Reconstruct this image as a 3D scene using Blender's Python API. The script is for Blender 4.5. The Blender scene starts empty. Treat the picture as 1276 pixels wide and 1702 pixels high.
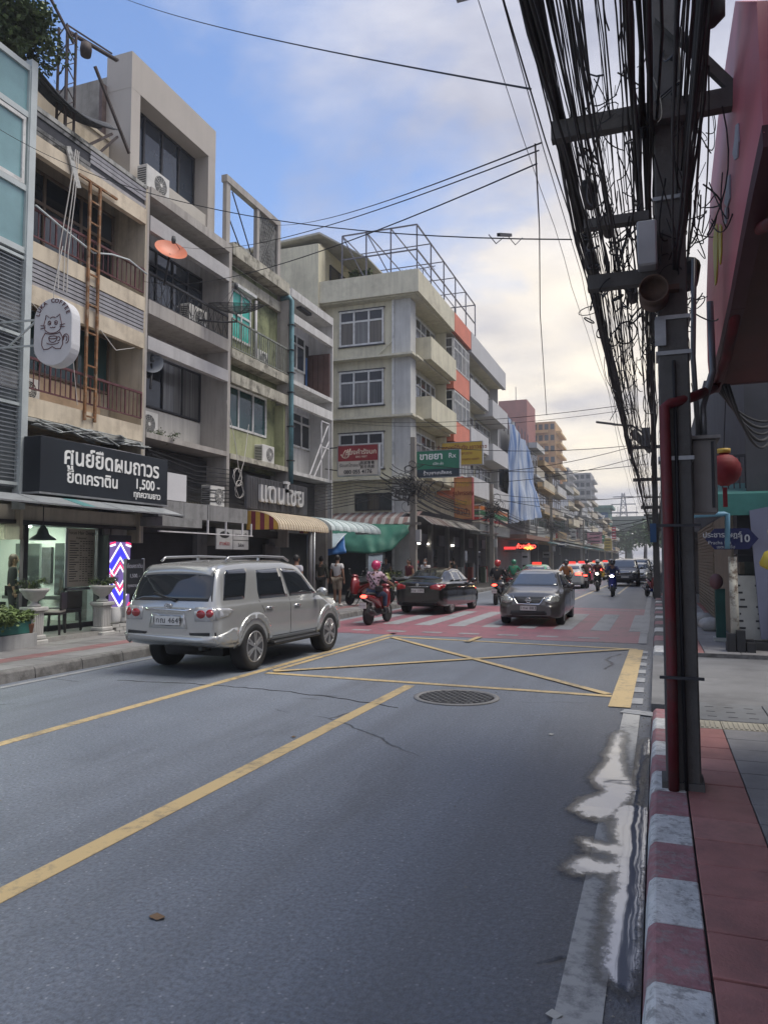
import bpy, bmesh, math, random
import numpy as np
from mathutils import Vector, Matrix, noise as mnoise
from mathutils.bvhtree import BVHTree
random.seed(7)
S = bpy.context.scene
C = S.collection
R_ = math.radians
# ------------------------------------------------------------------ camera
CAMH = 1.82
YAW, PITCH, FPX = R_(20.03), R_(3.553), 1240.0
cd = bpy.data.cameras.new('camera'); cam = bpy.data.objects.new('camera', cd); C.objects.link(cam)
cam.location = (0, 0, CAMH)
cam.rotation_euler = (R_(90) + PITCH, 0, YAW)
cd.sensor_fit = 'VERTICAL'; cd.sensor_height = 36; cd.lens = FPX / 1702 * 36
cd.clip_start = .05; cd.clip_end = 6000
S.camera = cam
# ------------------------------------------------------------------ sky, sun, exposure
SUN_EL, SUN_AZ = R_(66), R_(80)          # azimuth measured from +Y (down the street) towards +X
sdir = Vector((math.sin(SUN_AZ) * math.cos(SUN_EL), math.cos(SUN_AZ) * math.cos(SUN_EL), math.sin(SUN_EL)))
W = bpy.data.worlds.new('World'); S.world = W; W.use_nodes = True
nt = W.node_tree; N = nt.nodes; Lk = nt.links
N.clear()
def nd(t, **k):
    n = N.new(t)
    for a, b in k.items(): setattr(n, a, b)
    return n
def vm(op, a, b=None):
    n = nd('ShaderNodeMath', operation=op)
    for i, x in enumerate((a, b)):
        if x is None: continue
        if isinstance(x, (int, float)): n.inputs[i].default_value = x
        else: Lk.new(x, n.inputs[i])
    return n.outputs[0]
out = nd('ShaderNodeOutputWorld'); bg = nd('ShaderNodeBackground'); bg.inputs['Strength'].default_value = .086
sky = nd('ShaderNodeTexSky', sky_type='NISHITA', sun_disc=False, sun_elevation=SUN_EL, sun_rotation=SUN_AZ)
sky.air_density = 1.0; sky.dust_density = .4; sky.ozone_density = 3.0
tc = nd('ShaderNodeTexCoord')
sep = nd('ShaderNodeSeparateXYZ'); Lk.new(tc.outputs['Generated'], sep.inputs[0])
zc = vm('MAXIMUM', sep.outputs[2], 0.0)
den = vm('ADD', zc, .16)
cx = vm('DIVIDE', sep.outputs[0], den); cy = vm('DIVIDE', sep.outputs[1], den)
comb = nd('ShaderNodeCombineXYZ'); Lk.new(cx, comb.inputs[0]); Lk.new(cy, comb.inputs[1])
def wnoise(scale, detail, rough, off, dist=0.0):
    mp = nd('ShaderNodeMapping'); mp.inputs['Location'].default_value = off; Lk.new(comb.outputs[0], mp.inputs[0])
    n = nd('ShaderNodeTexNoise'); n.inputs['Scale'].default_value = scale; n.inputs['Detail'].default_value = detail
    n.inputs['Roughness'].default_value = rough; n.inputs['Distortion'].default_value = dist
    Lk.new(mp.outputs[0], n.inputs['Vector']); return n.outputs['Fac']
def wramp(fac, stops):
    r = nd('ShaderNodeValToRGB'); e = r.color_ramp.elements
    while len(e) < len(stops): e.new(.5)
    for i, (p, c) in enumerate(stops):
        e[i].position = p; e[i].color = (c, c, c, 1) if isinstance(c, (int, float)) else (*c, 1)
    Lk.new(fac, r.inputs[0]); return r.outputs['Color']
def wmix(fac, a, b, typ='MIX'):
    m = nd('ShaderNodeMix', data_type='RGBA', blend_type=typ, clamp_factor=True)
    for s, x in ((m.inputs[0], fac), (m.inputs[6], a), (m.inputs[7], b)):
        if isinstance(x, (int, float)): s.default_value = x
        elif isinstance(x, tuple): s.default_value = (*x, 1)
        else: Lk.new(x, s)
    return m.outputs[2]
n1 = wnoise(.55, 9, .55, (3.1, 1.6, 0), .35)
n2 = wnoise(1.7, 8, .6, (9.2, 4.7, 0), .3)
n3 = wnoise(.9, 6, .5, (1.2, 7.7, 0))
# cloud cover rises towards the sun side of the sky, as over the street; the blue patch lies to the left
covx = vm('MULTIPLY', cx, .085)
cov = vm('ADD', vm('ADD', n1, covx), vm('MULTIPLY', vm('SUBTRACT', n2, .5), .25))
hz = vm('POWER', vm('SUBTRACT', 1.0, zc), 5)
cov = vm('ADD', cov, vm('MULTIPLY', hz, .12))
mask = wramp(cov, [(.365, 0.0), (.49, 1.0)])
dt = nd('ShaderNodeVectorMath', operation='DOT_PRODUCT'); Lk.new(tc.outputs['Generated'], dt.inputs[0])
gdir = Vector((math.sin(R_(-8)) * math.cos(R_(10)), math.cos(R_(-8)) * math.cos(R_(10)), math.sin(R_(10))))
dt.inputs[1].default_value = gdir
glow = vm('POWER', vm('MAXIMUM', dt.outputs['Value'], 0.0), 38)
body = wmix(wramp(vm('ADD', vm('MULTIPLY', n2, .6), vm('MULTIPLY', n3, .4)), [(.42, 0.0), (.60, 1.0)]), (1.75, 1.87, 2.5), (3.5, 3.6, 4.2))
lit = wmix(vm('MULTIPLY', glow, wramp(n3, [(.38, .25), (.56, 1.0)])), body, (8.0, 7.0, 5.2))
skyc = wmix(1.0, sky.outputs[0], (.92, 1.0, 1.12), 'MULTIPLY')
skyh = wmix(vm('MULTIPLY', hz, .8), skyc, (4.6, 4.8, 5.2))
col = wmix(mask, skyh, lit)
Lk.new(col, bg.inputs['Color']); Lk.new(bg.outputs[0], out.inputs[0])
sl = bpy.data.lights.new('sun', 'SUN'); sl.energy = 1.5; sl.angle = R_(36); sl.color = (1, .94, .84)
so = bpy.data.objects.new('sun', sl); C.objects.link(so)
so.rotation_euler = (-sdir).to_track_quat('-Z', 'Y').to_euler()
vs = S.view_settings; vs.view_transform = 'Standard'; vs.look = 'None'; vs.gamma = 1; vs.use_curve_mapping = False
vs.exposure = 1.3
S.cycles.max_bounces = 6; S.cycles.transparent_max_bounces = 12
# ------------------------------------------------------------------ places: photograph ray meets a real plane
_s, _c, _sp, _cp = math.sin(YAW), math.cos(YAW), math.sin(PITCH), math.cos(PITCH)
_R, _U, _F = Vector((_c, _s, 0)), Vector((_s * _sp, -_c * _sp, _cp)), Vector((-_s * _cp, _c * _cp, _sp))
def _ray(u, v): return _R * ((u - 638) / FPX) - _U * ((v - 851) / FPX) + _F
def onZ(u, v, z=0.0): d = _ray(u, v); return Vector((0, 0, CAMH)) + d * ((z - CAMH) / d.z)
def onX(u, v, x): d = _ray(u, v); return Vector((0, 0, CAMH)) + d * (x / d.x)
def onY(u, v, y): d = _ray(u, v); return Vector((0, 0, CAMH)) + d * (y / d.y)
# ------------------------------------------------------------------ materials
MATS = {}
def mat(name, col, rough=.75, metal=0.0, var=.18, scale=2.0, streak=0.0, dirt=(.05, .045, .04), grime=0.0, gscale=.7, gdirt=None, bump=0.0, bscale=40, emit=None, estr=1.0, spec=.5, coat=0.0, flake=0.0):
    if name in MATS: return MATS[name]
    m = bpy.data.materials.new(name); m.use_nodes = True; t = m.node_tree; n = t.nodes; l = t.links
    b = n['Principled BSDF']; b.inputs['Roughness'].default_value = rough; b.inputs['Metallic'].default_value = metal
    b.inputs['Specular IOR Level'].default_value = spec; b.inputs['Coat Weight'].default_value = coat; b.inputs['Coat Roughness'].default_value = .06
    g = n.new('ShaderNodeNewGeometry'); last = None
    def noise(sc, det=4, vec=None, ro=.6):
        x = n.new('ShaderNodeTexNoise'); x.inputs['Scale'].default_value = sc; x.inputs['Detail'].default_value = det; x.inputs['Roughness'].default_value = ro
        l.new(vec or g.outputs['Position'], x.inputs['Vector']); return x.outputs['Fac']
    def ramp(f, a, c):
        x = n.new('ShaderNodeMapRange'); x.inputs[1].default_value = a; x.inputs[2].default_value = c; l.new(f, x.inputs[0]); return x.outputs[0]
    def mix(f, a, c, typ='MIX'):
        x = n.new('ShaderNodeMix'); x.data_type = 'RGBA'; x.blend_type = typ
        for s, q in ((x.inputs[0], f), (x.inputs[6], a), (x.inputs[7], c)):
            if isinstance(q, (int, float)): s.default_value = q
            elif isinstance(q, tuple): s.default_value = (*q, 1)
            else: l.new(q, s)
        return x.outputs[2]
    cc = col
    if var:
        f = ramp(noise(scale, 5), .3, .7)
        lo = tuple(max(0, x * (1 - var)) for x in col); hi = tuple(min(1, x * (1 + var)) for x in col)
        cc = mix(f, lo, hi)
    if streak:
        mp = n.new('ShaderNodeMapping'); mp.inputs['Scale'].default_value = (5, 5, .35); l.new(g.outputs['Position'], mp.inputs[0])
        f = ramp(noise(1.0, 6, mp.outputs[0], .65), .46, .74)
        mm = n.new('ShaderNodeMath'); mm.operation = 'MULTIPLY'; mm.inputs[1].default_value = streak; l.new(f, mm.inputs[0])
        cc = mix(mm.outputs[0], cc, dirt)
    if grime:
        f = ramp(noise(gscale, 8, None, .7), .5, .62)
        mm = n.new('ShaderNodeMath'); mm.operation = 'MULTIPLY'; mm.inputs[1].default_value = grime; l.new(f, mm.inputs[0])
        cc = mix(mm.outputs[0], cc, gdirt or dirt)
    if isinstance(cc, tuple): b.inputs['Base Color'].default_value = (*cc, 1)
    else: l.new(cc, b.inputs['Base Color'])
    if bump:
        bp = n.new('ShaderNodeBump'); bp.inputs['Strength'].default_value = bump; bp.inputs['Distance'].default_value = .02
        l.new(noise(bscale, 3), bp.inputs['Height']); l.new(bp.outputs[0], b.inputs['Normal'])
    if emit:
        b.inputs['Emission Color'].default_value = (*emit, 1); b.inputs['Emission Strength'].default_value = estr
    MATS[name] = m
    m['bsdf'] = 1
    return m
def glass_clear(name, tint=(.75, .85, .82), refl=1.0):
    if name in MATS: return MATS[name]
    m = bpy.data.materials.new(name); m.use_nodes = True; t = m.node_tree; n = t.nodes; l = t.links; n.clear()
    o = n.new('ShaderNodeOutputMaterial'); mx = n.new('ShaderNodeMixShader'); tr = n.new('ShaderNodeBsdfTransparent'); gl = n.new('ShaderNodeBsdfGlossy')
    tr.inputs[0].default_value = (*tint, 1); gl.inputs['Roughness'].default_value = .02
    fr = n.new('ShaderNodeLayerWeight'); fr.inputs[0].default_value = .5
    pw = n.new('ShaderNodeMath'); pw.operation = 'POWER'; pw.inputs[1].default_value = 4.0; l.new(fr.outputs['Facing'], pw.inputs[0])
    ad = n.new('ShaderNodeMath'); ad.operation = 'MULTIPLY_ADD'; ad.inputs[1].default_value = .8; ad.inputs[2].default_value = .04; l.new(pw.outputs[0], ad.inputs[0]); l.new(ad.outputs[0], mx.inputs[0]); l.new(tr.outputs[0], mx.inputs[1]); l.new(gl.outputs[0], mx.inputs[2]); l.new(mx.outputs[0], o.inputs[0])
    MATS[name] = m; return m
# ------------------------------------------------------------------ objects
def wl(o):
    v = Vector((0, 0, 0))
    while o: v = v + o.location; o = o.parent
    return v
def thing(name, label, cat, loc=(0, 0, 0), rz=0.0, group=None, kind=None):
    o = bpy.data.objects.new(name, None); o.empty_display_size = .2; C.objects.link(o); o.location = loc; o.rotation_euler = (0, 0, rz)
    tag(o, label, cat, group, kind); return o
def tag(o, label=None, cat=None, group=None, kind=None):
    if label: o['label'] = label
    if cat: o['category'] = cat
    if group: o['group'] = group
    if kind: o['kind'] = kind
    return o
class MB:
    def __init__(s): s.v = []; s.f = []; s.m = []; s.sm = []
    def face(s, idx, m=0, sm=False): s.f.append(tuple(idx)); s.m.append(m); s.sm.append(sm)
    def poly(s, pts, m=0):
        k = len(s.v); s.v += [tuple(p) for p in pts]; s.face(range(k, k + len(pts)), m); return s
    def box(s, x0, x1, y0, y1, z0, z1, m=0, M=None):
        k = len(s.v); p = [(x0, y0, z0), (x1, y0, z0), (x1, y1, z0), (x0, y1, z0), (x0, y0, z1), (x1, y0, z1), (x1, y1, z1), (x0, y1, z1)]
        if M is not None: p = [tuple(M @ Vector(q)) for q in p]
        s.v += p
        for f in ((3, 2, 1, 0), (4, 5, 6, 7), (0, 1, 5, 4), (1, 2, 6, 5), (2, 3, 7, 6), (3, 0, 4, 7)): s.face([k + i for i in f], m)
        return s
    def bar(s, a, b, w, h=None, m=0, up=(0, 0, 1)):
        a = Vector(a); b = Vector(b); h = h or w; d = (b - a)
        if d.length < 1e-6: return s
        d.normalize(); u = Vector(up)
        if abs(d.dot(u)) > .98: u = Vector((1, 0, 0))
        x = d.cross(u).normalized(); z = x.cross(d)
        k = len(s.v)
        for q in (a, b):
            for sx, sz in ((-1, -1), (1, -1), (1, 1), (-1, 1)): s.v.append(tuple(q + x * (sx * w / 2) + z * (sz * h / 2)))
        for f in ((3, 2, 1, 0), (4, 5, 6, 7), (0, 1, 5, 4), (1, 2, 6, 5), (2, 3, 7, 6), (3, 0, 4, 7)): s.face([k + i for i in f], m)
        return s
    def tube(s, pts, r, n=6, m=0, closed=False, cap=True):
        pts = [Vector(p) for p in pts]; L = len(pts); k = len(s.v); pv = None
        for i, p in enumerate(pts):
            a = pts[i - 1] if (i > 0 or closed) else p
            b = pts[(i + 1) % L] if (i < L - 1 or closed) else p
            d = (b - a)
            d = d.normalized() if d.length > 1e-9 else Vector((0, 0, 1))
            if pv is None: pv = d.orthogonal().normalized()
            pv = (pv - d * pv.dot(d))
            pv = pv.normalized() if pv.length > 1e-6 else d.orthogonal().normalized()
            q = d.cross(pv); rr = r[i] if isinstance(r, (list, tuple)) else r
            for j in range(n):
                t = 2 * math.pi * j / n; s.v.append(tuple(p + pv * (rr * math.cos(t)) + q * (rr * math.sin(t))))
        for i in range(L if closed else L - 1):
            for j in range(n):
                a = k + i * n + j; b = k + i * n + (j + 1) % n; i2 = (i + 1) % L
                s.face((a, b, k + i2 * n + (j + 1) % n, k + i2 * n + j), m, n > 4)
        if cap and not closed:
            s.face([k + j for j in range(n)][::-1], m); s.face([k + (L - 1) * n + j for j in range(n)], m)
        return s
    def lathe(s, prof, c=(0, 0, 0), n=16, m=0, M=None, sm=True):
        k = len(s.v); c = Vector(c)
        for r, z in prof:
            for j in range(n):
                t = 2 * math.pi * j / n; p = Vector((r * math.cos(t), r * math.sin(t), z))
                if M is not None: p = M @ p
                s.v.append(tuple(c + p))
        for i in range(len(prof) - 1):
            for j in range(n):
                s.face((k + i * n + j, k + i * n + (j + 1) % n, k + (i + 1) * n + (j + 1) % n, k + (i + 1) * n + j), m, sm)
        s.face([k + j for j in range(n)][::-1], m); s.face([k + (len(prof) - 1) * n + j for j in range(n)], m)
        return s
    def prism(s, pts, vec, m=0):
        pts = [Vector(p) for p in pts]; v = Vector(vec); k = len(s.v); n = len(pts)
        s.v += [tuple(p) for p in pts] + [tuple(p + v) for p in pts]
        s.face(range(k, k + n), m); s.face(range(k + 2 * n - 1, k + n - 1, -1), m)
        for i in range(n):
            j = (i + 1) % n; s.face((k + i, k + j, k + n + j, k + n + i), m)
        return s
    def ball(s, c, r, m=0, nu=12, nv=8, M=None):
        prof = [(max(1e-4, math.sin(math.pi * i / nv)), -math.cos(math.pi * i / nv)) for i in range(nv + 1)]
        sc = Matrix.Diagonal((r, r, r)) if isinstance(r, (int, float)) else Matrix.Diagonal(r)
        if M is not None: sc = M @ sc.to_4x4()
        return s.lathe(prof, c, nu, m, sc)
    def build(s, name, mats, parent=None, local=False, bevel=0.0, recalc=True, smooth=None, loc=None):
        me = bpy.data.meshes.new(name)
        off = Vector((0, 0, 0))
        if parent is not None and not local: off = wl(parent)
        if loc is not None: off = off + Vector(loc)
        V = np.array(s.v, dtype=float).reshape(-1, 3) - np.array(off)
        me.from_pydata(V.tolist(), [], s.f)
        if not isinstance(mats, (list, tuple)): mats = [mats]
        for m in mats: me.materials.append(m)
        if len(mats) > 1: me.polygons.foreach_set('material_index', s.m)
        me.polygons.foreach_set('use_smooth', s.sm if smooth is None else [smooth] * len(s.f))
        if recalc or bevel:
            bm = bmesh.new(); bm.from_mesh(me)
            if recalc: bmesh.ops.recalc_face_normals(bm, faces=bm.faces)
            if bevel: bmesh.ops.bevel(bm, geom=[e for e in bm.edges if len(e.link_faces) == 2 and e.calc_face_angle(0) > .6], offset=bevel, segments=1, affect='EDGES', clamp_overlap=True)
            bm.to_mesh(me); bm.free()
        o = bpy.data.objects.new(name, me); C.objects.link(o)
        if parent is not None: o.parent = parent
        if loc is not None: o.location = loc
        return o
def text(body, name, parent, M, size, m, depth=.01, align='CENTER', bold=0.0, space=1.0):
    """lettering turned into a mesh; M is a local matrix for its baseline frame (x along the line, y up the letters)"""
    cu = bpy.data.curves.new(name, 'FONT'); cu.body = body; cu.size = size; cu.align_x = align; cu.align_y = 'CENTER'
    cu.extrude = depth; cu.offset = bold; cu.space_character = space; cu.resolution_u = 3
    o = bpy.data.objects.new(name, cu); C.objects.link(o)
    dg = bpy.context.evaluated_depsgraph_get(); dg.update()
    me = bpy.data.meshes.new_from_object(o.evaluated_get(dg))
    bpy.data.objects.remove(o); bpy.data.curves.remove(cu)
    me.transform(M); me.materials.clear(); me.materials.append(m); me.name = name
    for p in me.polygons: p.use_smooth = False
    o = bpy.data.objects.new(name, me); C.objects.link(o)
    if parent is not None: o.parent = parent
    return o
def frame(origin, xdir, ydir):
    x = Vector(xdir).normalized(); y = Vector(ydir); y = (y - x * y.dot(x)).normalized(); z = x.cross(y)
    M = Matrix((x, y, z)).transposed().to_4x4(); M.translation = Vector(origin); return M
def jit(a): return random.uniform(-a, a)
# ================================================================== GROUND, ROAD, PAVEMENTS
def struct(o, **k): o['kind'] = 'structure'; return o
ground_m = mat('earth', (.12, .115, .11), .9)
struct(MB().box(-420, 420, -60, 760, -.4, -.06).build('ground', ground_m))
def asphalt():
    m = bpy.data.materials.new('asphalt'); m.use_nodes = True; t = m.node_tree; n = t.nodes; l = t.links; b = n['Principled BSDF']
    g = n.new('ShaderNodeNewGeometry')
    def tex(tp, vec=None, **k):
        x = n.new(tp)
        for a, c in k.items():
            if a in x.inputs: x.inputs[a].default_value = c
            else: setattr(x, a, c)
        l.new(vec or g.outputs['Position'], x.inputs['Vector']); return x
    def mr(f, a, c, d=0.0, e=1.0):
        x = n.new('ShaderNodeMapRange'); x.inputs[1].default_value = a; x.inputs[2].default_value = c; x.inputs[3].default_value = d; x.inputs[4].default_value = e; l.new(f, x.inputs[0]); return x.outputs[0]
    def ma(op, a, c):
        x = n.new('ShaderNodeMath'); x.operation = op
        for i, q in enumerate((a, c)):
            if isinstance(q, (int, float)): x.inputs[i].default_value = q
            else: l.new(q, x.inputs[i])
        return x.outputs[0]
    def mix(f, a, c):
        x = n.new('ShaderNodeMix'); x.data_type = 'RGBA'
        for s_, q in ((x.inputs[0], f), (x.inputs[6], a), (x.inputs[7], c)):
            if isinstance(q, (int, float)): s_.default_value = q
            elif isinstance(q, tuple): s_.default_value = (*q, 1)
            else: l.new(q, s_)
        return x.outputs[2]
    big = tex('ShaderNodeTexNoise', Scale=.35, Detail=6.0, Roughness=.6).outputs['Fac']
    fine = tex('ShaderNodeTexNoise', Scale=38.0, Detail=3.0, Roughness=.7).outputs['Fac']
    vor = tex('ShaderNodeTexVoronoi', Scale=46.0)
    base = mix(mr(big, .33, .66), (.160, .184, .224), (.215, .242, .287))
    base = mix(mr(fine, .38, .68, 0, .7), base, (.07, .075, .085))
    spk = n.new('ShaderNodeMath'); spk.operation = 'GREATER_THAN'; spk.inputs[1].default_value = .95
    sepc = n.new('ShaderNodeSeparateColor'); l.new(vor.outputs['Color'], sepc.inputs[0]); l.new(sepc.outputs[0], spk.inputs[0])
    base = mix(ma('MULTIPLY', spk.outputs[0], mr(vor.outputs['Distance'], .22, .42, .9, 0)), base, (.34, .355, .38))
    # darker tyre-polished tracks and old streaks along the lanes
    mp = n.new('ShaderNodeMapping'); mp.inputs['Scale'].default_value = (2.2, .06, 1); l.new(g.outputs['Position'], mp.inputs[0])
    trk = tex('ShaderNodeTexNoise', mp.outputs[0], Scale=1.0, Detail=3.0).outputs['Fac']
    base = mix(mr(trk, .42, .68, 0, .4), base, (.10, .107, .12))
    # damp band along the right-hand gutter
    sx = n.new('ShaderNodeSeparateXYZ'); l.new(g.outputs['Position'], sx.inputs[0])
    edge = ma('MULTIPLY', mr(ma('ADD', sx.outputs[0], mr(big, .2, .8, -.7, .7)), -1.6, -.3), .55)
    base = mix(edge, base, (.042, .046, .054))
    # old oil drips and repairs: broad darker blots down the middle of the lanes
    mp3 = n.new('ShaderNodeMapping'); mp3.inputs['Scale'].default_value = (1.0, .28, 1); l.new(g.outputs['Position'], mp3.inputs[0])
    blot = tex('ShaderNodeTexNoise', mp3.outputs[0], Scale=1.1, Detail=7.0, Roughness=.7).outputs['Fac']
    base = mix(mr(blot, .54, .64, 0, .32), base, (.075, .08, .09))
    pv_ = tex('ShaderNodeTexVoronoi', Scale=28.0); base = mix(mr(pv_.outputs['Distance'], .0, .5, .22, 0), base, (.30, .31, .33))
    # hairline cracks across the lanes
    wn = tex('ShaderNodeTexNoise', Scale=1.3, Detail=5.0)
    dv = n.new('ShaderNodeVectorMath'); dv.operation = 'MULTIPLY_ADD'; dv.inputs[1].default_value = (.5, .5, 0); l.new(wn.outputs['Color'], dv.inputs[0]); l.new(g.outputs['Position'], dv.inputs[2])
    mp2 = n.new('ShaderNodeMapping'); mp2.inputs['Scale'].default_value = (.10, .17, 1); l.new(dv.outputs[0], mp2.inputs[0])
    cr = tex('ShaderNodeTexVoronoi', mp2.outputs[0], feature='DISTANCE_TO_EDGE', Scale=1.0).outputs['Distance']
    ck = ma('MULTIPLY', mr(cr, .0, .0032, 1, 0), mr(tex('ShaderNodeTexNoise', Scale=.5, Detail=2.0).outputs['Fac'], .5, .56))
    base = mix(ma('MULTIPLY', ck, .85), base, (.025, .026, .03))
    l.new(base, b.inputs['Base Color'])
    rg = ma('SUBTRACT', mr(big, .3, .7, .48, .62), ma('MULTIPLY', edge, .2)); l.new(rg, b.inputs['Roughness'])
    bp = n.new('ShaderNodeBump'); bp.inputs['Strength'].default_value = .8; bp.inputs['Distance'].default_value = .014
    l.new(ma('SUBTRACT', fine, ma('MULTIPLY', ck, 1.5)), bp.inputs['Height']); l.new(bp.outputs[0], b.inputs['Normal'])
    return m
asph = asphalt()
def grid_sheet(mb, x0, x1, y0, y1, z, m=0): mb.box(x0, x1, y0, y1, z - .05, z, m)
road = struct(MB().box(-8.92, -.1, -12, 420, -.05, 0).build('road', asph))
def paint(name, col, wear=.45, rough=.55, ws=9.0, under=(.085, .09, .1)):
    """road paint rubbed through to the asphalt"""
    m = bpy.data.materials.new(name); m.use_nodes = True; t = m.node_tree; n = t.nodes; l = t.links; b = n['Principled BSDF']
    g = n.new('ShaderNodeNewGeometry')
    a = n.new('ShaderNodeTexNoise'); a.inputs['Scale'].default_value = ws; a.inputs['Detail'].default_value = 8; a.inputs['Roughness'].default_value = .75; l.new(g.outputs['Position'], a.inputs['Vector'])
    c = n.new('ShaderNodeTexNoise'); c.inputs['Scale'].default_value = 1.1; c.inputs['Detail'].default_value = 4; l.new(g.outputs['Position'], c.inputs['Vector'])
    s_ = n.new('ShaderNodeMath'); s_.operation = 'MULTIPLY_ADD'; s_.inputs[1].default_value = .6; l.new(c.outputs['Fac'], s_.inputs[0]); l.new(a.outputs['Fac'], s_.inputs[2])
    r = n.new('ShaderNodeMapRange'); r.inputs[1].default_value = .78; r.inputs[2].default_value = 1.05; r.inputs[4].default_value = wear; l.new(s_.outputs[0], r.inputs[0])
    x = n.new('ShaderNodeMix'); x.data_type = 'RGBA'; l.new(r.outputs[0], x.inputs[0]); x.inputs[6].default_value = (*col, 1); x.inputs[7].default_value = (*under, 1)
    l.new(x.outputs[2], b.inputs['Base Color']); b.inputs['Roughness'].default_value = rough
    bp = n.new('ShaderNodeBump'); bp.inputs['Strength'].default_value = .35; bp.inputs['Distance'].default_value = .01; l.new(a.outputs['Fac'], bp.inputs['Height']); l.new(bp.outputs[0], b.inputs['Normal'])
    return m
yel = paint('yellow_paint', (.50, .375, .19), .85); wht = paint('white_paint', (.30, .31, .32), .85); crm = paint('cream_paint', (.52, .44, .30), .6); redp = paint('red_crossing_paint', (.28, .115, .14), .95, .5, 5.0)
conc_edge = paint('worn_white_edge', (.40, .40, .385), .9, .6, 14.0)
def line(name, a, b, w, m, z=.004, ext=0.0):
    a = Vector((*a, 0)); b = Vector((*b, 0)); d = (b - a).normalized(); nrm = Vector((-d.y, d.x, 0)) * (w / 2); a = a - d * ext; b = b + d * ext
    mb = MB(); mb.prism([(*(a - nrm).xy, z - .003), (*(b - nrm).xy, z - .003), (*(b + nrm).xy, z - .003), (*(a + nrm).xy, z - .003)], (0, 0, .003))
    return mb.build(name, m, road)
line('red_crossing', (-4.55, 16.95), (-4.55, 28.4), 8.3, redp, .004)
line('yellow_lane_line', (-3.38, -8), (-3.36, 10.3), .155, yel, .004)
line('yellow_lane_line', (-6.16, -8), (-6.02, 17.3), .13, yel, .004)
line('yellow_lane_line', (-5.86, 10.9), (-5.80, 16.4), .10, yel, .008)
line('yellow_box_border', (-5.85, 10.62), (-.6, 10.4), .14, yel, .008)
line('yellow_box_border', (-5.8, 16.45), (-.4, 15.85), .16, yel, .008)
line('yellow_box_border', (-.47, 9.65), (-.42, 15.75), .26, yel, .012)
line('yellow_box_diagonal', (-5.75, 16.3), (-.65, 10.5), .13, yel, .016)
line('yellow_box_diagonal', (-5.8, 10.75), (-.6, 15.75), .13, yel, .020)
for i in range(9):
    x = -8.15 + i * .93
    line('zebra_bar', (x + .25, 19.6), (x + .25, 25.3), .46, wht, .008)
    if i < 8: line('crossing_dash', (x - .1, 17.75), (x + .38, 17.75), .28, wht, .008)
line('crossing_dash', (-4.05, 27.3), (-.6, 27.3), .2, wht, .008)
line('yellow_lane_line', (-3.9, 15.9), (-3.86, 17.0), .13, yel, .024)
for i in range(7): line('gutter_dash', (-.28, 9.95 + i * .88), (-.28, 10.35 + i * .88), .15, wht, .008)
line('white_edge_line', (-.355, -6), (-.315, 9.55), .185, conc_edge, .008)
line('white_edge_line', (-.33, 16.9), (-.45, 120), .17, wht, .012)
line('white_edge_line', (-8.68, -8), (-8.72, 60), .12, wht, .008)
line('cream_centre_line', (-3.55, 29), (-3.0, 62), .15, crm, .004)
line('cream_centre_line', (-3.0, 64), (-2.9, 140), .15, crm, .004)
line('cream_lane_line', (-1.9, 40), (-1.75, 56), .12, crm, .004)
line('cream_stop_bar', (-3.3, 39.7), (-2.2, 39.7), .25, crm, .008)
for i in range(6): line('white_lane_dash', (-6.1, 34 + i * 9), (-6.1, 38 + i * 9), .12, wht, .004)
line('white_scrap_plate', (-.42, 9.42), (-.02, 9.3), .22, wht, .016)
# a crack crossing both lanes in front of the silver car
mb = MB(); pr = None
for k in range(41):
    t = k / 40; x = -7.6 + t * 4.6; y = 9.25 + .34 * math.sin(t * 3.0) - t * .55 + jit(.035)
    q = Vector((x, y, 0)); w = .006 + .011 * random.random()
    if pr: mb.prism([(pr.x, pr.y - w, .0015), (q.x, q.y - w, .0015), (q.x, q.y + w, .0015), (pr.x, pr.y + w, .0015)], (0, 0, .0025))
    pr = q
mb.build('road_crack', mat('crack', (.02, .021, .024), .9, var=0), road)
# manhole cover with its bars standing proud of the pit
mh = thing('manhole_cover', 'round cast iron manhole grating set in the grey road surface', 'manhole cover', (-2.5, 9.62, 0))
iron = mat('cast_iron', (.12, .118, .115), .55, .5, .3, 30); pit = mat('pit_black', (.012, .012, .013), .9, var=0)
MB().lathe([(.56, .001), (.56, .012), (.52, .017), (.5, .017), (.49, .004)], (0, 0, 0), 48).build('rim', mat('manhole_rim', (.20, .195, .19), .7), mh, True)
MB().lathe([(.49, .003), (.49, .006)], (0, 0, 0), 40).build('pit', pit, mh, True)
mb = MB()
for r in range(-6, 7):
    y = r * .072; h = math.sqrt(max(0, .47 ** 2 - y * y))
    if h > .05: mb.box(-h, h, y - .013, y + .013, .006, .016)
    o_ = .055 if r % 2 else 0
    for q in range(-5, 6):
        x = q * .11 + o_
        if x * x + (y + .036) ** 2 < .21: mb.box(x - .018, x + .018, y + .012, y + .06, .006, .0155)
mb.build('grating', iron, mh, True)
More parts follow.
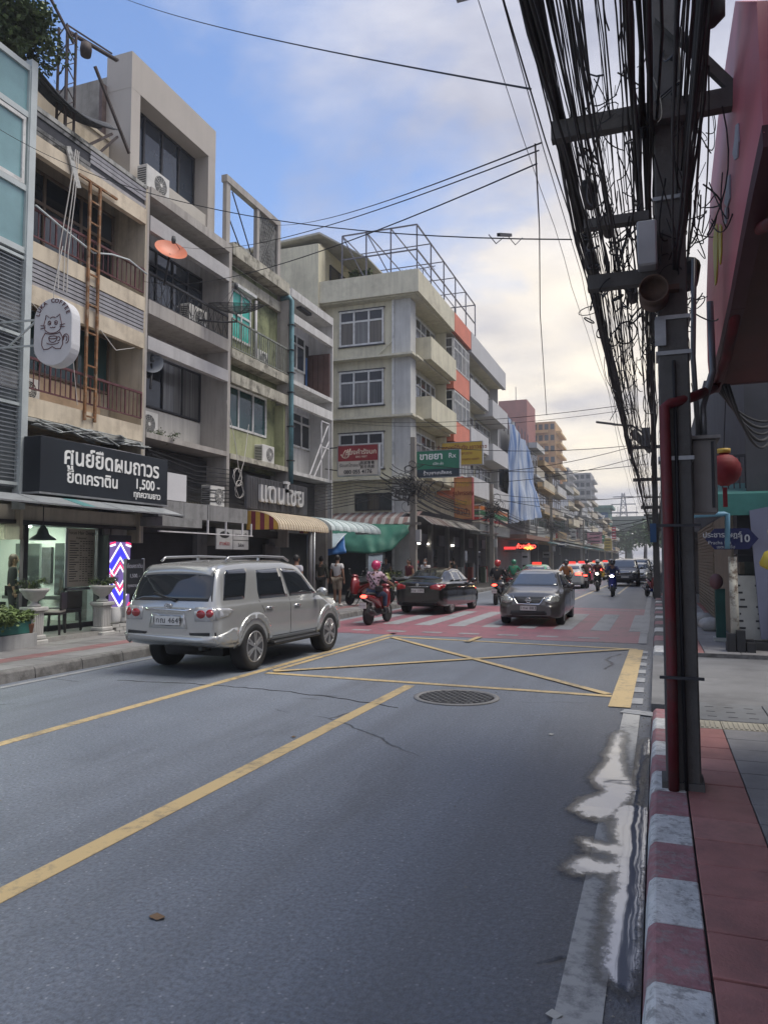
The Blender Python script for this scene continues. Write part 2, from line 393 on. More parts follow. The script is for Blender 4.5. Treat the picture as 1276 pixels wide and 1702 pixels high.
# ------------------------------------------------------------------ right-hand gutter: puddles
def outline(pts, n=6, a=.02, seed=3):
    """closed Catmull-Rom curve through the points, roughened a little"""
    rnd = random.Random(seed); o = []; L = len(pts); P = [Vector(p) for p in pts]
    for i in range(L):
        p0, p1, p2, p3 = P[i - 1], P[i], P[(i + 1) % L], P[(i + 2) % L]
        for k in range(n):
            t = k / n; v = .5 * (2 * p1 + (p2 - p0) * t + (2 * p0 - 5 * p1 + 4 * p2 - p3) * t * t + (3 * p1 - p0 - 3 * p2 + p3) * t ** 3)
            w = mnoise.noise((v.x * 9, v.y * 5, seed)); w2 = mnoise.noise((v.x * 30, v.y * 16, seed + 5))
            o.append((v.x + a * w + a * .5 * w2 + rnd.uniform(-a, a) * .25, v.y + a * 2 * w2 + a * w))
    return o
def water_mat():
    m = bpy.data.materials.new('puddle_water'); m.use_nodes = True; t = m.node_tree; n = t.nodes; l = t.links; b = n['Principled BSDF']; o = n['Material Output']
    b.inputs['IOR'].default_value = 1.33
    g = n.new('ShaderNodeNewGeometry'); at = n.new('ShaderNodeAttribute'); at.attribute_name = 'depth'
    x = n.new('ShaderNodeTexNoise'); x.inputs['Scale'].default_value = 30; x.inputs['Detail'].default_value = 8; x.inputs['Roughness'].default_value = .75; l.new(g.outputs['Position'], x.inputs['Vector'])
    a = n.new('ShaderNodeMath'); a.operation = 'MULTIPLY_ADD'; a.inputs[1].default_value = .14; a.inputs[2].default_value = -.07; l.new(x.outputs['Fac'], a.inputs[0])
    d = n.new('ShaderNodeMath'); d.operation = 'ADD'; l.new(a.outputs[0], d.inputs[0]); l.new(at.outputs['Fac'], d.inputs[1])
    f = n.new('ShaderNodeMapRange'); f.inputs[1].default_value = -.075; f.inputs[2].default_value = -.02; f.inputs[4].default_value = .5; l.new(d.outputs[0], f.inputs[0])
    w_ = n.new('ShaderNodeMapRange'); w_.inputs[1].default_value = -.012; w_.inputs[2].default_value = .04; l.new(d.outputs[0], w_.inputs[0])
    f2 = n.new('ShaderNodeMath'); f2.operation = 'MAXIMUM'; l.new(f.outputs[0], f2.inputs[0]); l.new(w_.outputs[0], f2.inputs[1])
    mc = n.new('ShaderNodeMix'); mc.data_type = 'RGBA'; mc.inputs[6].default_value = (.045, .048, .054, 1); mc.inputs[7].default_value = (.36, .385, .45, 1); l.new(w_.outputs[0], mc.inputs[0]); l.new(mc.outputs[2], b.inputs['Base Color'])  # pale, part-metal water colour stands in for the bright sky reflection
    mm_ = n.new('ShaderNodeMath'); mm_.operation = 'MULTIPLY'; mm_.inputs[1].default_value = .62; l.new(w_.outputs[0], mm_.inputs[0]); l.new(mm_.outputs[0], b.inputs['Metallic'])
    r = n.new('ShaderNodeMapRange'); r.inputs[1].default_value = -.06; r.inputs[2].default_value = .01; r.inputs[3].default_value = .5; r.inputs[4].default_value = .03; l.new(d.outputs[0], r.inputs[0]); l.new(r.outputs[0], b.inputs['Roughness'])
    y = n.new('ShaderNodeTexNoise'); y.inputs['Scale'].default_value = 2.5; l.new(g.outputs['Position'], y.inputs['Vector'])
    bp = n.new('ShaderNodeBump'); bp.inputs['Strength'].default_value = .03; bp.inputs['Distance'].default_value = .05; l.new(y.outputs['Fac'], bp.inputs['Height']); l.new(bp.outputs[0], b.inputs['Normal'])
    tr_ = n.new('ShaderNodeBsdfTransparent'); mx = n.new('ShaderNodeMixShader'); l.new(f2.outputs[0], mx.inputs[0]); l.new(tr_.outputs[0], mx.inputs[1]); l.new(b.outputs[0], mx.inputs[2]); l.new(mx.outputs[0], o.inputs[0])
    return m
wat = water_mat()
def pools(shapes, z=.0125, st=.014):
    """one sheet of gutter water; its film thins out towards the joined outlines"""
    G_ = None; S_ = None; x0, x1, y0, y1 = -1.15, -.1012, 3.0, 9.0; nx, ny = int((x1 - x0) / st), int((y1 - y0) / (st * 1.7))
    X, Y = np.meshgrid(np.linspace(x0, x1, nx), np.linspace(y0, y1, ny)); G_ = np.stack([X.ravel(), Y.ravel()], 1); S_ = np.full(len(G_), -9.0)
    for px, seed, a in shapes:
        P = np.array(outline([onZ(u, v, 0).xy for u, v in px], 6, a, seed)); Q = np.roll(P, -1, 0); D = np.full(len(G_), 9.0); ins = np.zeros(len(G_), bool)
        for p, q in zip(P, Q):
            e = q - p; t = np.clip(((G_ - p) @ e) / max(1e-9, e @ e), 0, 1); D = np.minimum(D, np.hypot(*(G_ - p - t[:, None] * e).T))
            c = (p[1] > G_[:, 1]) != (q[1] > G_[:, 1]); xi = (q[0] - p[0]) * (G_[:, 1] - p[1]) / (q[1] - p[1] + 1e-12) + p[0]; ins ^= c & (G_[:, 0] < xi)
        S_ = np.maximum(S_, np.where(ins, D, -D))
    S_ = S_ + np.array([  .014 * mnoise.noise((x * 16, y * 9, 1)) + .006 * mnoise.noise((x * 40, y * 22, 4)) for x, y in G_]); F = []; keep = (S_ > -.15).reshape(ny, nx)
    for j in range(ny - 1):
        for i in range(nx - 1):
            if keep[j:j + 2, i:i + 2].any(): k = j * nx + i; F.append((k, k + 1, k + nx + 1, k + nx))
    me = bpy.data.meshes.new('puddle'); me.from_pydata([(x, y, z) for x, y in G_], [], F); at = me.attributes.new('depth', 'FLOAT', 'POINT'); at.data.foreach_set('value', S_.astype(np.float32)); me.materials.append(wat)
    bm = bmesh.new(); bm.from_mesh(me); bmesh.ops.delete(bm, geom=[v for v in bm.verts if not v.link_faces], context='VERTS'); bm.to_mesh(me); bm.free()
    o = bpy.data.objects.new('puddle', me); C.objects.link(o); o['kind'] = 'structure'; return o
pools([([(1020, 1345), (1082, 1352), (1080, 1440), (1070, 1550), (1063, 1640), (1030, 1648), (1000, 1610), (1008, 1520), (1022, 1440)], 6, .02),
    ([(1022, 1222), (1036, 1222), (1034, 1262), (1046, 1292), (1056, 1308), (1050, 1326), (1030, 1352), (1012, 1362), (985, 1364), (950, 1348), (966, 1332), (1000, 1318), (985, 1298), (1004, 1265)], 8, .03),
    ([(1070, 1232), (1088, 1234), (1082, 1252), (1072, 1266), (1064, 1300), (1062, 1340), (1050, 1330), (1060, 1270)], 9, .02),
    ([(962, 1398), (1000, 1402), (1044, 1412), (1040, 1426), (990, 1418), (966, 1412)], 11, .03), ([(940, 1440), (962, 1428), (1000, 1432), (1036, 1440), (1030, 1458), (985, 1458), (955, 1456)], 12, .03)])
# fallen leaf on the road
lf = MB(); p = onZ(262, 1526, 0)
lf.poly([(p.x - .05, p.y, .005), (p.x - .02, p.y + .025, .014), (p.x + .03, p.y + .02, .006), (p.x + .05, p.y - .005, .016), (p.x + .02, p.y - .03, .007), (p.x - .03, p.y - .025, .012)])
tag(lf.build('dry_leaf', mat('dry_leaf', (.16, .10, .055), .8)), 'small curled brown leaf lying on the open grey road', 'leaf')
gm_ = MB(); rg_ = random.Random(5)
for k in range(520):
    if k < 330: x, y = -.12 - abs(rg_.gauss(0, .13)), rg_.uniform(2.6, 16)
    elif k < 420: x, y = rg_.uniform(-8.5, -.3), rg_.uniform(3, 16)
    else: x, y = -8.88 + abs(rg_.gauss(0, .1)), rg_.uniform(6, 24)
    r_ = rg_.uniform(.004, .012); c_ = Vector((x, y, .002)); P_ = [c_ + Vector((r_ * rg_.uniform(.6, 1.2) * math.cos(a), r_ * rg_.uniform(.6, 1.2) * math.sin(a), 0)) for a in (0, 1.6, 3.1, 4.7)]; t_ = c_ + Vector((0, 0, r_ * .8)); k0 = len(gm_.v); gm_.v += [tuple(p) for p in P_] + [tuple(t_)]
    for a in range(4): gm_.face((k0 + a, k0 + (a + 1) % 4, k0 + 4))
gm_.build('road_grit', mat('grit', (.24, .23, .21), .9, 0, .5, 30))['kind'] = 'stuff'
for k, (u, v, lab) in enumerate(((920, 1715, 'crumpled pale paper scrap by the gutter near the bottom edge'), (915, 722 + 500, 'flattened pale wrapper lying near the puddle top'), (488, 1226, 'small dark brown leaf beside the end of the yellow line'))):
    p = onZ(u, min(v, 1690), 0); q_ = .035 if k < 2 else .03; lf = MB(); lf.poly([(p.x - q_, p.y, .006), (p.x - q_ * .3, p.y + q_ * .7, .016), (p.x + q_ * .7, p.y + q_ * .5, .007), (p.x + q_, p.y - q_ * .2, .018), (p.x + q_ * .3, p.y - q_ * .8, .008), (p.x - q_ * .6, p.y - q_ * .6, .014)])
    tag(lf.build('paper_scrap' if k < 2 else 'dry_leaf', mat('paper', (.45, .44, .40), .8) if k < 2 else MATS['dry_leaf']), lab, 'litter' if k < 2 else 'leaf')
# ------------------------------------------------------------------ right-hand kerb and pavement
kw = mat('kerb_white', (.62, .62, .60), .8, 0, .2, 9, grime=.75, gscale=17, gdirt=(.24, .23, .22), bump=.5, bscale=30)
kr = mat('kerb_red', (.34, .165, .175), .8, 0, .25, 9, grime=.75, gscale=17, gdirt=(.30, .27, .26), bump=.5, bscale=30)
kg = mat('kerb_grey', (.16, .155, .15), .85, 0, .25, 7, grime=.6, gscale=3, bump=.4, bscale=30)
def kerb_run(name, x0, x1, ys, mats, h=.15, batter=.025):
    root = struct(thing(name, None, None, (x0, ys[0], 0)))
    for i in range(len(ys) - 1):
        a, b = ys[i] + .006, ys[i + 1] - .006
        s = 1 if x1 > x0 else -1
        mb = MB(); mb.prism([(x0, a, -.05), (x0 + s * batter, a, h - .03), (x0 + s * (batter + .03), a, h + jit(.003)), (x1, a, h + jit(.003)), (x1, a, -.05)], (0, b - a, 0))
        mb.build('kerb_stone', mats[i % len(mats)], root, bevel=.006)
    return root
ys = [-1.43 + .52 * i for i in range(21)]
kerb_run('kerb', -.1, .165, ys, [kw, kr])
ys = [14.4 + i * 1.0 for i in range(30)]
kerb_run('kerb', -.12, .15, ys, [kw, kg, kr, kg])
struct(MB().box(-.1, .15, 44.4, 300, -.05, .15).build('far_kerb', kg))
slab_m = mat('pavement_slab', (.045, .042, .04), .9, 0, .2, 3)
pv = struct(MB().box(.165, 4.5, -6, 9.6, -.05, .12).build('pavement', slab_m))
tr = mat('red_tile', (.38, .165, .145), .62, 0, .22, 2.5, grime=.5, gscale=1.6, gdirt=(.20, .105, .10), bump=.25, bscale=60)
tr2 = mat('red_tile_pale', (.44, .205, .18), .62, 0, .2, 2.5, grime=.5, gscale=1.3, gdirt=(.19, .11, .10), bump=.25, bscale=60)
tg = mat('grey_tile', (.26, .25, .245), .68, 0, .22, 2.5, grime=.5, gscale=1.4, gdirt=(.15, .145, .14), bump=.25, bscale=60)
tile_meshes = {}
def tile(x0, x1, y0, y1, z, m, parent, name='paving_tile', th=.03):
    key = (round(x1 - x0, 3), round(y1 - y0, 3), m.name)
    if key not in tile_meshes:
        o = MB().box(-(x1 - x0) / 2, (x1 - x0) / 2, -(y1 - y0) / 2, (y1 - y0) / 2, -th, 0).build(name, m, parent, True, bevel=.004); tile_meshes[key] = o.data
    else:
        o = bpy.data.objects.new(name, tile_meshes[key]); C.objects.link(o); o.parent = parent
    o.location = ((x0 + x1) / 2, (y0 + y1) / 2, z + jit(.0025)); o.rotation_euler = (jit(.004), jit(.004), jit(.004)); return o
for r in range(24):
    y0 = -1.4 + r * .396
    for c in range(6):
        x0 = .172 + c * .4
        m = (random.choice((tr, tr, tr2)) if c in (0, 3, 4) else tg)
        tile(x0 + .004, x0 + .396, y0 + .006, y0 + .389, .15, m, pv)
tact = mat('tactile_cream', (.36, .33, .26), .7, 0, .2, 6, grime=.6, gscale=3)
for c in range(6):
    x0 = .172 + c * .4
    t_ = MB().box(x0 + .004, x0 + .396, 8.12, 8.5, .12, .149)
    for k in range(8): t_.box(x0 + .02 + k * .046, x0 + .045 + k * .046, 8.15, 8.47, .149, .156)
    t_.build('tactile_tile', tact, pv)
dm = mat('drain_plate', (.15, .155, .16), .7, 0, .2, 4, grime=.5, gscale=2)
for k in range(3):
    d_ = MB().box(.18 + k * .9, 1.07 + k * .9, 8.54, 9.55, .12, .151).build('drain_plate', dm, pv, bevel=.006)
    s_ = MB()
    for i in range(4):
        for j in range(3): s_.box(.27 + k * .9 + i * .2, .36 + k * .9 + i * .2, 8.72 + j * .27, 8.74 + j * .27, .146, .1525)
    s_.build('drain_slot', pit, d_)
alley = struct(MB().box(-.1, 14, 9.6, 14.35, -.05, .085).build('alley_road', mat('alley_concrete', (.17, .17, .172), .75, 0, .22, 1.2, grime=.5, gscale=.8, gdirt=(.085, .085, .088), bump=.2)))
pv2 = struct(MB().box(.15, 3.2, 14.4, 300, -.05, .13).build('pavement', slab_m))
for r in range(40):
    y0 = 14.42 + r * .6
    for c in range(4):
        x0 = .16 + c * .6
        tile(x0 + .006, x0 + .594, y0 + .006, y0 + .594, .15, tg if (c + r // 9) % 4 else tr, pv2)
MB().box(.16, 2.5, 14.36, 14.41, -.02, .155).build('pavement_edge', kg, pv2)
# ------------------------------------------------------------------ left-hand kerb and pavement
ys = [-2 + i * 1.0 for i in range(90)]
kerb_run('kerb', -8.92, -9.12, ys, [kg], .17)
ml = mat('left_paving', (.20, .195, .195), .75, 0, .25, 1.5, grime=.5, gscale=1.2, gdirt=(.10, .095, .092), bump=.25)
mlr = mat('left_paving_red', (.21, .105, .105), .75, 0, .25, 1.5, grime=.6, gscale=1.2, gdirt=(.13, .11, .105), bump=.25)
pvl = struct(MB().box(-16, -9.12, -6, 300, -.05, .14).build('pavement', slab_m))
for r in range(64):
    y0 = 3 + r * .6
    for c, (a, b) in enumerate(((-9.72, -9.13), (-10.12, -9.74), (-10.72, -10.14), (-11.3, -10.74))):
        if c == 1 and False: continue
        tile(a, b, y0 + .005, y0 + .595, .172, mlr if c == 1 else ml, pvl, th=.03)
# ================================================================== LEFT-HAND BUILDINGS
g_dark = mat('dark_glass', (.012, .016, .022), .04, 0, .3, .6, spec=.6)
g_teal = mat('teal_glass', (.02, .055, .055), .05, 0, .3, .7, spec=.6)
g_green = mat('turquoise_glass', (.03, .42, .33), .12, 0, .25, 3, spec=.6)
g_pale = mat('pale_green_glass', (.17, .30, .32), .05, 0, .35, .5, spec=.8)
fr_w = mat('white_frame', (.62, .62, .60), .5, 0, .12, 4, grime=.3, gscale=3)
fr_d = mat('dark_frame', (.045, .045, .05), .5, .3, .2, 6)
fr_b = mat('brown_frame', (.16, .12, .09), .6, 0, .2, 4)
rail_m = mat('maroon_rail', (.105, .035, .04), .6, 0, .35, 6)
rail_k = mat('black_rail', (.03, .03, .034), .55, .2, .3, 6)
rust = mat('rusty_steel', (.22, .105, .045), .8, .2, .5, 7, grime=.7, gscale=6, gdirt=(.33, .27, .2))
pipe_b = mat('blue_pipe', (.105, .22, .25), .5, 0, .2, 3, grime=.3, gscale=4)
cw = mat('cream_wall', (.52, .46, .365), .85, 0, .12, 1.2, .7, (.16, .135, .105), grime=.35, gscale=.9, bump=.15)
cw_b = mat('cream_beam', (.60, .52, .40), .82, 0, .12, 1.5, .35, (.2, .16, .12), grime=.3, gscale=1.3)
mold = mat('mould_wall', (.36, .36, .34), .9, 0, .3, 2, .6, (.035, .038, .035), grime=.95, gscale=2.2, gdirt=(.03, .032, .03))
gw = mat('grey_wall', (.40, .375, .345), .85, 0, .1, 1.0, .7, (.2, .18, .16), grime=.25, gscale=.8, bump=.12)
gw_b = mat('grey_beam', (.43, .42, .42), .82, 0, .1, 1.5, .25, (.2, .19, .18), grime=.2)
penth = mat('taupe_panel', (.43, .395, .355), .6, 0, .06, .8, .18, (.3, .28, .25))
mossw = mat('mossy_wall', (.24, .26, .14), .9, 0, .35, .9, .75, (.045, .055, .03), grime=.75, gscale=1.0, gdirt=(.05, .06, .035))
moss2 = mat('moss_wall_pale', (.36, .37, .22), .88, 0, .2, 1.0, .55, (.10, .12, .05), grime=.4, gscale=1.2, gdirt=(.09, .12, .04))
mossb = mat('mossy_beam', (.42, .40, .33), .88, 0, .25, 2, .55, (.07, .065, .05), grime=.7, gscale=2.5, gdirt=(.06, .055, .045))
ww = mat('white_wall', (.56, .555, .54), .82, 0, .08, 1.2, .7, (.26, .25, .24), grime=.25, gscale=1.1, bump=.1)
soff = mat('dark_soffit', (.17, .165, .16), .9, 0, .2, 1.5, grime=.4, gscale=1)
louv = mat('white_louvre', (.60, .59, .60), .55, 0, .1, 3, .4, (.2, .19, .18))
inner = mat('dark_interior', (.02, .02, .022), .9, var=0)
FX = -12.0
g_dark2 = mat('dark_glass_sky', (.03, .04, .055), .03, 0, .3, .5, spec=.9)  # bluish base puts some sky reflection into the pane colour
def curtain(n_, c, k):  # light and shade of the folds are put into the colour
    m = mat(n_, c, .45, var=0, spec=.6, coat=.5); t = m.node_tree; g = t.nodes.new('ShaderNodeNewGeometry'); mp_c = t.nodes.new('ShaderNodeMapping'); mp_c.inputs['Scale'].default_value = (k, k, .25); t.links.new(g.outputs['Position'], mp_c.inputs[0])
    w = t.nodes.new('ShaderNodeTexNoise'); w.inputs['Scale'].default_value = 1; w.inputs['Detail'].default_value = 4; t.links.new(mp_c.outputs[0], w.inputs['Vector'])
    r = t.nodes.new('ShaderNodeValToRGB'); r.color_ramp.elements[0].position = .35; r.color_ramp.elements[0].color = (*[x * .35 for x in c], 1); r.color_ramp.elements[1].position = .66; r.color_ramp.elements[1].color = (*c, 1); t.links.new(w.outputs['Fac'], r.inputs[0]); t.links.new(r.outputs[0], t.nodes['Principled BSDF'].inputs['Base Color']); return m
curt = [curtain('curtain_behind_glass', (.10, .105, .11), 14), curtain('curtain_tan_behind_glass', (.11, .09, .065), 11), curtain('curtain_pale_behind_glass', (.17, .17, .165), 16)]
def window(parent, axis, P, a0, a1, z0, z1, ncol, rows, fm, gm, fw=.06, dp=.07, name='window', off=0.0):
    """axis 'x': faces +X at plane P; axis 'y': faces -Y at plane P. rows: heights of the pane rows from the bottom as fractions"""
    def bx(mb, a, b, lo, hi, d0, d1, m=0):
        if axis == 'x': mb.box(P + d0, P + d1, a, b, lo, hi, m)
        else: mb.box(a, b, P - d1, P - d0, lo, hi, m)
    f = MB(); cw_ = (a1 - a0) / ncol
    for i in range(ncol + 1):
        c = a0 + i * cw_; w = fw if 0 < i < ncol else fw
        lo = max(a0, c - w / 2); hi = min(a1, c + w / 2)
        if i == 0: hi = a0 + w
        if i == ncol: lo = a1 - w
        bx(f, lo, hi, z0, z1, off, off + dp)
    zs = [z0]
    for r in rows: zs.append(zs[-1] + r * (z1 - z0))
    for i, z in enumerate(zs):
        lo, hi = z - fw / 2, z + fw / 2
        if i == 0: lo, hi = z0, z0 + fw
        if i == len(zs) - 1: lo, hi = z1 - fw, z1
        bx(f, a0, a1, lo, hi, off + .003, off + dp - .003)
    wo = f.build(name, fm, parent)
    for i in range(ncol):
        for j in range(len(rows)):
            gl = MB(); t = random.uniform(0, .004); g = gm if not isinstance(gm, (list, tuple)) else gm[j % len(gm)]; q_ = random.random()
            if g is g_dark: g = g_dark2 if q_ < .3 else (random.choice(curt) if q_ < .55 else g)
            elif g.name == 'curtain_glass': g = random.choice(curt) if q_ < .6 else g
            bx(gl, a0 + i * cw_ + fw * .3, a0 + (i + 1) * cw_ - fw * .3, zs[j] + fw * .3, zs[j + 1] - fw * .3, off + .015 + t, off + .03 + t)
            gl.build('pane', g, wo)
    return wo
def railing(parent, x, y0, y1, z0, z1, n, m, w=.022, mid=(), name='railing'):
    top = MB().box(x - .03, x + .03, y0, y1, z1 - .03, z1 + .02)
    top.box(x - .02, x + .02, y0, y1, z0, z0 + .03)
    for zz in mid: top.box(x - .015, x + .015, y0, y1, zz - .012, zz + .012)
    o = top.build(name, m, parent)
    me = None
    for i in range(n + 1):
        y = y0 + (y1 - y0) * i / n; ww_ = w * (1.5 if i % 4 == 0 else .8); lo = z0 - (.1 if i % 2 else -.02)
        b = MB().box(x - ww_ / 2, x + ww_ / 2, y - ww_ / 2, y + ww_ / 2, z0 + .02, z1 - .01)
        b.build('bar', m, o)
    return o
def slats(parent, x, y0, y1, z0, z1, n, m, name='louvre', slatname='slat', tilt=.35, skip=()):
    o = MB().box(x - .05, x - .03, y0, y1, z0, z1).build(name, fr_d, parent)  # dark sheet behind the slats stands in for the shaded recess
    h = (z1 - z0) / n
    for i in range(n):
        if i in skip: continue
        z = z0 + (i + .5) * h
        M = Matrix.Translation((x, (y0 + y1) / 2, z)) @ Matrix.Rotation(tilt, 4, 'Y')
        MB().box(-.008, .008, -(y1 - y0) / 2, (y1 - y0) / 2, -h * .33, h * .33, 0, M).build(slatname, m, o)
    return o
def part(mb, name, m, p, bevel=0.0): return mb.build(name, m, p, bevel=bevel)
# ---- glass corner house with green panes, metal grille below, tree on its roof
b0 = thing('glass_house', 'pale green glass fronted house with grey metal frames at the left picture edge', 'building', (FX, 8.5, 0))
part(MB().box(-20, -12.12, 5.5, 11.5, 3.0, 11.3), 'wall', mat('glasshouse_wall', (.16, .19, .19), .7), b0)
wf = MB(); PB0 = -11.95
for z in (8.05, 9.35, 10.9, 11.9): wf.box(PB0 - .06, PB0 + .05, 5.6, 11.5, z - .06, z + .06)
for y in (5.65, 8.0, 9.9, 10.2, 11.44): wf.box(PB0 - .055, PB0 + .06, y - .06, y + .06, 8.05, 11.9)
f0 = part(wf, 'window_frame', mat('pale_metal', (.50, .54, .53), .45, .2, .1), b0)
for y0_, y1_ in ((5.7, 7.95), (8.05, 9.85), (10.25, 11.38)):
    for z0_, z1_ in ((8.1, 9.3), (9.4, 10.85), (10.95, 11.85)):
        part(MB().box(PB0 - .02, PB0, y0_, y1_, z0_, z1_), 'pane', g_pale, f0)
sf = MB()
for y0_, y1_ in ((8.06, 9.84), (10.26, 11.34)):
    for a in ((y0_, y0_ + .07, 9.42, 10.8), (y1_ - .07, y1_, 9.42, 10.8)): sf.box(PB0, PB0 + .04, *a)
    sf.box(PB0, PB0 + .042, y0_, y1_, 9.42, 9.5); sf.box(PB0, PB0 + .042, y0_, y1_, 10.74, 10.82)
part(sf, 'sash', fr_w, f0)
part(MB().box(PB0 - .1, PB0 + .09, 11.4, 11.56, 2.8, 12.1), 'corner_post', MATS['pale_metal'], b0)
gr = part(MB().box(PB0 - .1, PB0 - .06, 5.6, 11.4, 3.2, 8.0), 'grille_backing', mat('grille_dark', (.10, .115, .125), .7, 0, .4, 1.3, .3), b0)
for z in (5.2, 6.6):
    part(MB().box(PB0 - .06, PB0 - .02, 5.6, 11.38, z, z + .35), 'floor_band', mat('pale_concrete', (.36, .36, .36), .8, grime=.5), gr)
gs = MB()
for i in range(58): gs.bar((PB0, 5.6, 3.25 + i * .083), (PB0, 11.4, 3.25 + i * .083), .012, .022)
o = part(gs, 'grille_slat', mat('grille_steel', (.25, .265, .28), .5, .4, .2), gr); o['kind'] = 'stuff'
gp = MB()
for y in (7.5, 9.0, 10.4): gp.box(PB0 - .02, PB0 + .05, y - .03, y + .03, 3.2, 8.0)
for z in (3.3, 4.9, 6.3, 7.9): gp.box(PB0 - .02, PB0 + .04, 5.6, 11.4, z - .03, z + .03)
part(gp, 'grille_frame', MATS['pale_metal'], gr)
# ---- generic pieces of one shophouse bay
def bay_shell(name, label, y0, y1, wallm, beamm, zs, back=-13.0, roofz=11.45, finw=.16, backm=None, slabm=None, finm=None):
    r = thing(name, label, 'building', (FX, (y0 + y1) / 2, 0))
    part(MB().box(back - .25, back, y0 + .09, y1 - .09, 4.7, roofz - .3), 'wall', backm or wallm, r)
    part(MB().box(-24, back - .26, y0 + .02, y1 - .02, 2.8, roofz - .1), 'rear_wall', wallm, r)
    for y in (y0, y1 - finw / 2): part(MB().box(back, FX - .01, y, y + finw / 2, 2.2, roofz - .02), 'party_wall', finm or wallm, r)
    for (z, t) in zs:
        part(MB().box(back - .01, FX + .03, y0 + .085, y1 - .085, z - t, z), 'floor_slab', slabm or beamm, r)
    return r
# ---- cream shophouse with maroon balcony rails
b1 = bay_shell('cream_shophouse', 'cream shophouse with maroon balcony railings and white louvre bands', 11.58, 15.35, cw, cw_b, [(5.12, .40), (8.38, .35)], roofz=11.25)
for z0, z1 in ((7.08, 7.46), (10.28, 10.66)): part(MB().box(FX - .12, FX + .02, 11.66, 15.27, z0, z1), 'beam', cw_b, b1)
slats(b1, FX - .01, 11.66, 15.27, 7.46, 8.03, 6, louv)
slats(b1, FX - .02, 13.3, 15.27, 10.68, 11.2, 5, louv, skip=(1,))
lb = slats(b1, FX - .02, 11.66, 13.3, 10.68, 11.2, 5, mold, skip=(2, 3))
part(MB().box(-13.0, FX + .02, 11.66, 15.27, 11.2, 11.3), 'roof_slab', mold, b1)
part(MB().box(-13.45, -13.25, 11.2, 15.33, 11.3, 12.7), 'parapet', cw_b, b1)
part(MB().box(-13.5, -13.2, 11.2, 15.33, 12.7, 12.78), 'coping', cw, b1)
window(b1, 'x', -13.0, 11.75, 15.22, 8.42, 10.6, 3, (.66, .34), fr_b, g_dark, .07)
window(b1, 'x', -13.0, 11.8, 15.15, 5.95, 7.4, 3, (1.0,), fr_b, g_teal, .06)
part(MB().box(-12.998, -12.96, 11.7, 14.9, 5.14, 5.9), 'sill_wall', mat('peach_wall', (.62, .45, .30), .85, grime=.3), b1)
railing(b1, FX - .02, 11.68, 15.26, 5.3, 5.95, 24, rail_m)
railing(b1, FX - .02, 11.68, 15.26, 8.5, 9.1, 22, rail_m)
part(MB().box(FX - .3, FX + .06, 11.6, 15.3, 4.62, 4.7), 'soffit_board', mold, b1)
hp = MB(); hp.box(-.02, .02, -.07, .07, -.75, .1, 0, Matrix.Translation((FX + .07, 12.55, 10.75)) @ Matrix.Rotation(.42, 4, 'X'))
part(hp, 'hanging_plank', mat('flaked_white', (.5, .5, .48), .9, 0, .3, 6, grime=.8, gscale=6), b1)
cbm = MB()
for k, (ya, yb) in enumerate(((12.75, 12.35), (12.8, 12.5), (12.85, 12.6))): cbm.tube([(FX + .06, ya, 10.9), (FX + .1, (ya + yb) / 2, 9.8), (FX + .07, yb, 8.5), (FX + .06, yb, 7.6)], .012, 4)
part(cbm, 'hanging_cord', mat('pale_cord', (.5, .48, .45), .8), b1)
part(MB().tube([(FX + .03, 11.7, 9.15), (FX + .06, 12.5, 8.95), (FX + .05, 13.4, 8.8), (FX + .05, 14.0, 9.0), (FX + .05, 14.6, 9.1), (FX + .04, 15.3, 9.0)], .022, 6), 'hose', mat('pale_hose', (.5, .55, .56), .6), b1)
part(MB().tube([(FX + .02, 11.7, 7.08), (FX + .06, 12.8, 6.4), (FX + .06, 13.0, 5.2)], .008, 4).tube([(FX + .03, 13.7, 7.1), (FX + .06, 14.2, 6.75), (FX + .03, 14.9, 7.0)], .01, 4), 'loose_cord', MATS['pale_cord'], b1)
# broken strip of roofing under the balcony
mb = MB()
for k in range(30):
    y = 11.7 + random.random() * 3.2; q = .25 + random.random() * .7; dz = jit(.06); mb.bar((FX + .1 + jit(.1), y, 4.6 + jit(.12)), (FX + .1 + jit(.14), y + q, 4.56 + jit(.14)), .03 + .1 * random.random(), .015)
part(mb, 'torn_roofing', mat('torn_white', (.46, .48, .47), .8, 0, .4, 4, grime=.6, gscale=5), b1)
part(MB().box(FX - .3, FX + .08, 13.2, 15.2, 4.33, 4.38).box(FX - .3, FX + .08, 13.2, 15.2, 4.2, 4.25), 'batten', louv, b1)
# ladder of rusty steel fixed to the balconies
ld = thing('steel_ladder', 'tall rusty steel ladder fixed across the cream balconies', 'ladder', (FX + .1, 13.4, 4.9))
for y in (13.2, 13.52): part(MB().box(FX + .06, FX + .11, y - .03, y + .03, 4.9, 10.35), 'rail', rust, ld)
for z in (5.0, 5.65, 6.15, 6.9, 7.55, 8.25, 8.85, 9.45, 9.95): part(MB().bar((FX + .085, 13.2, z), (FX + .085, 13.52, z), .035), 'rung', rust, ld)
part(MB().bar((FX + .08, 12.85, 10.38), (FX + .08, 14.1, 10.38), .05), 'hanger', rust, ld)
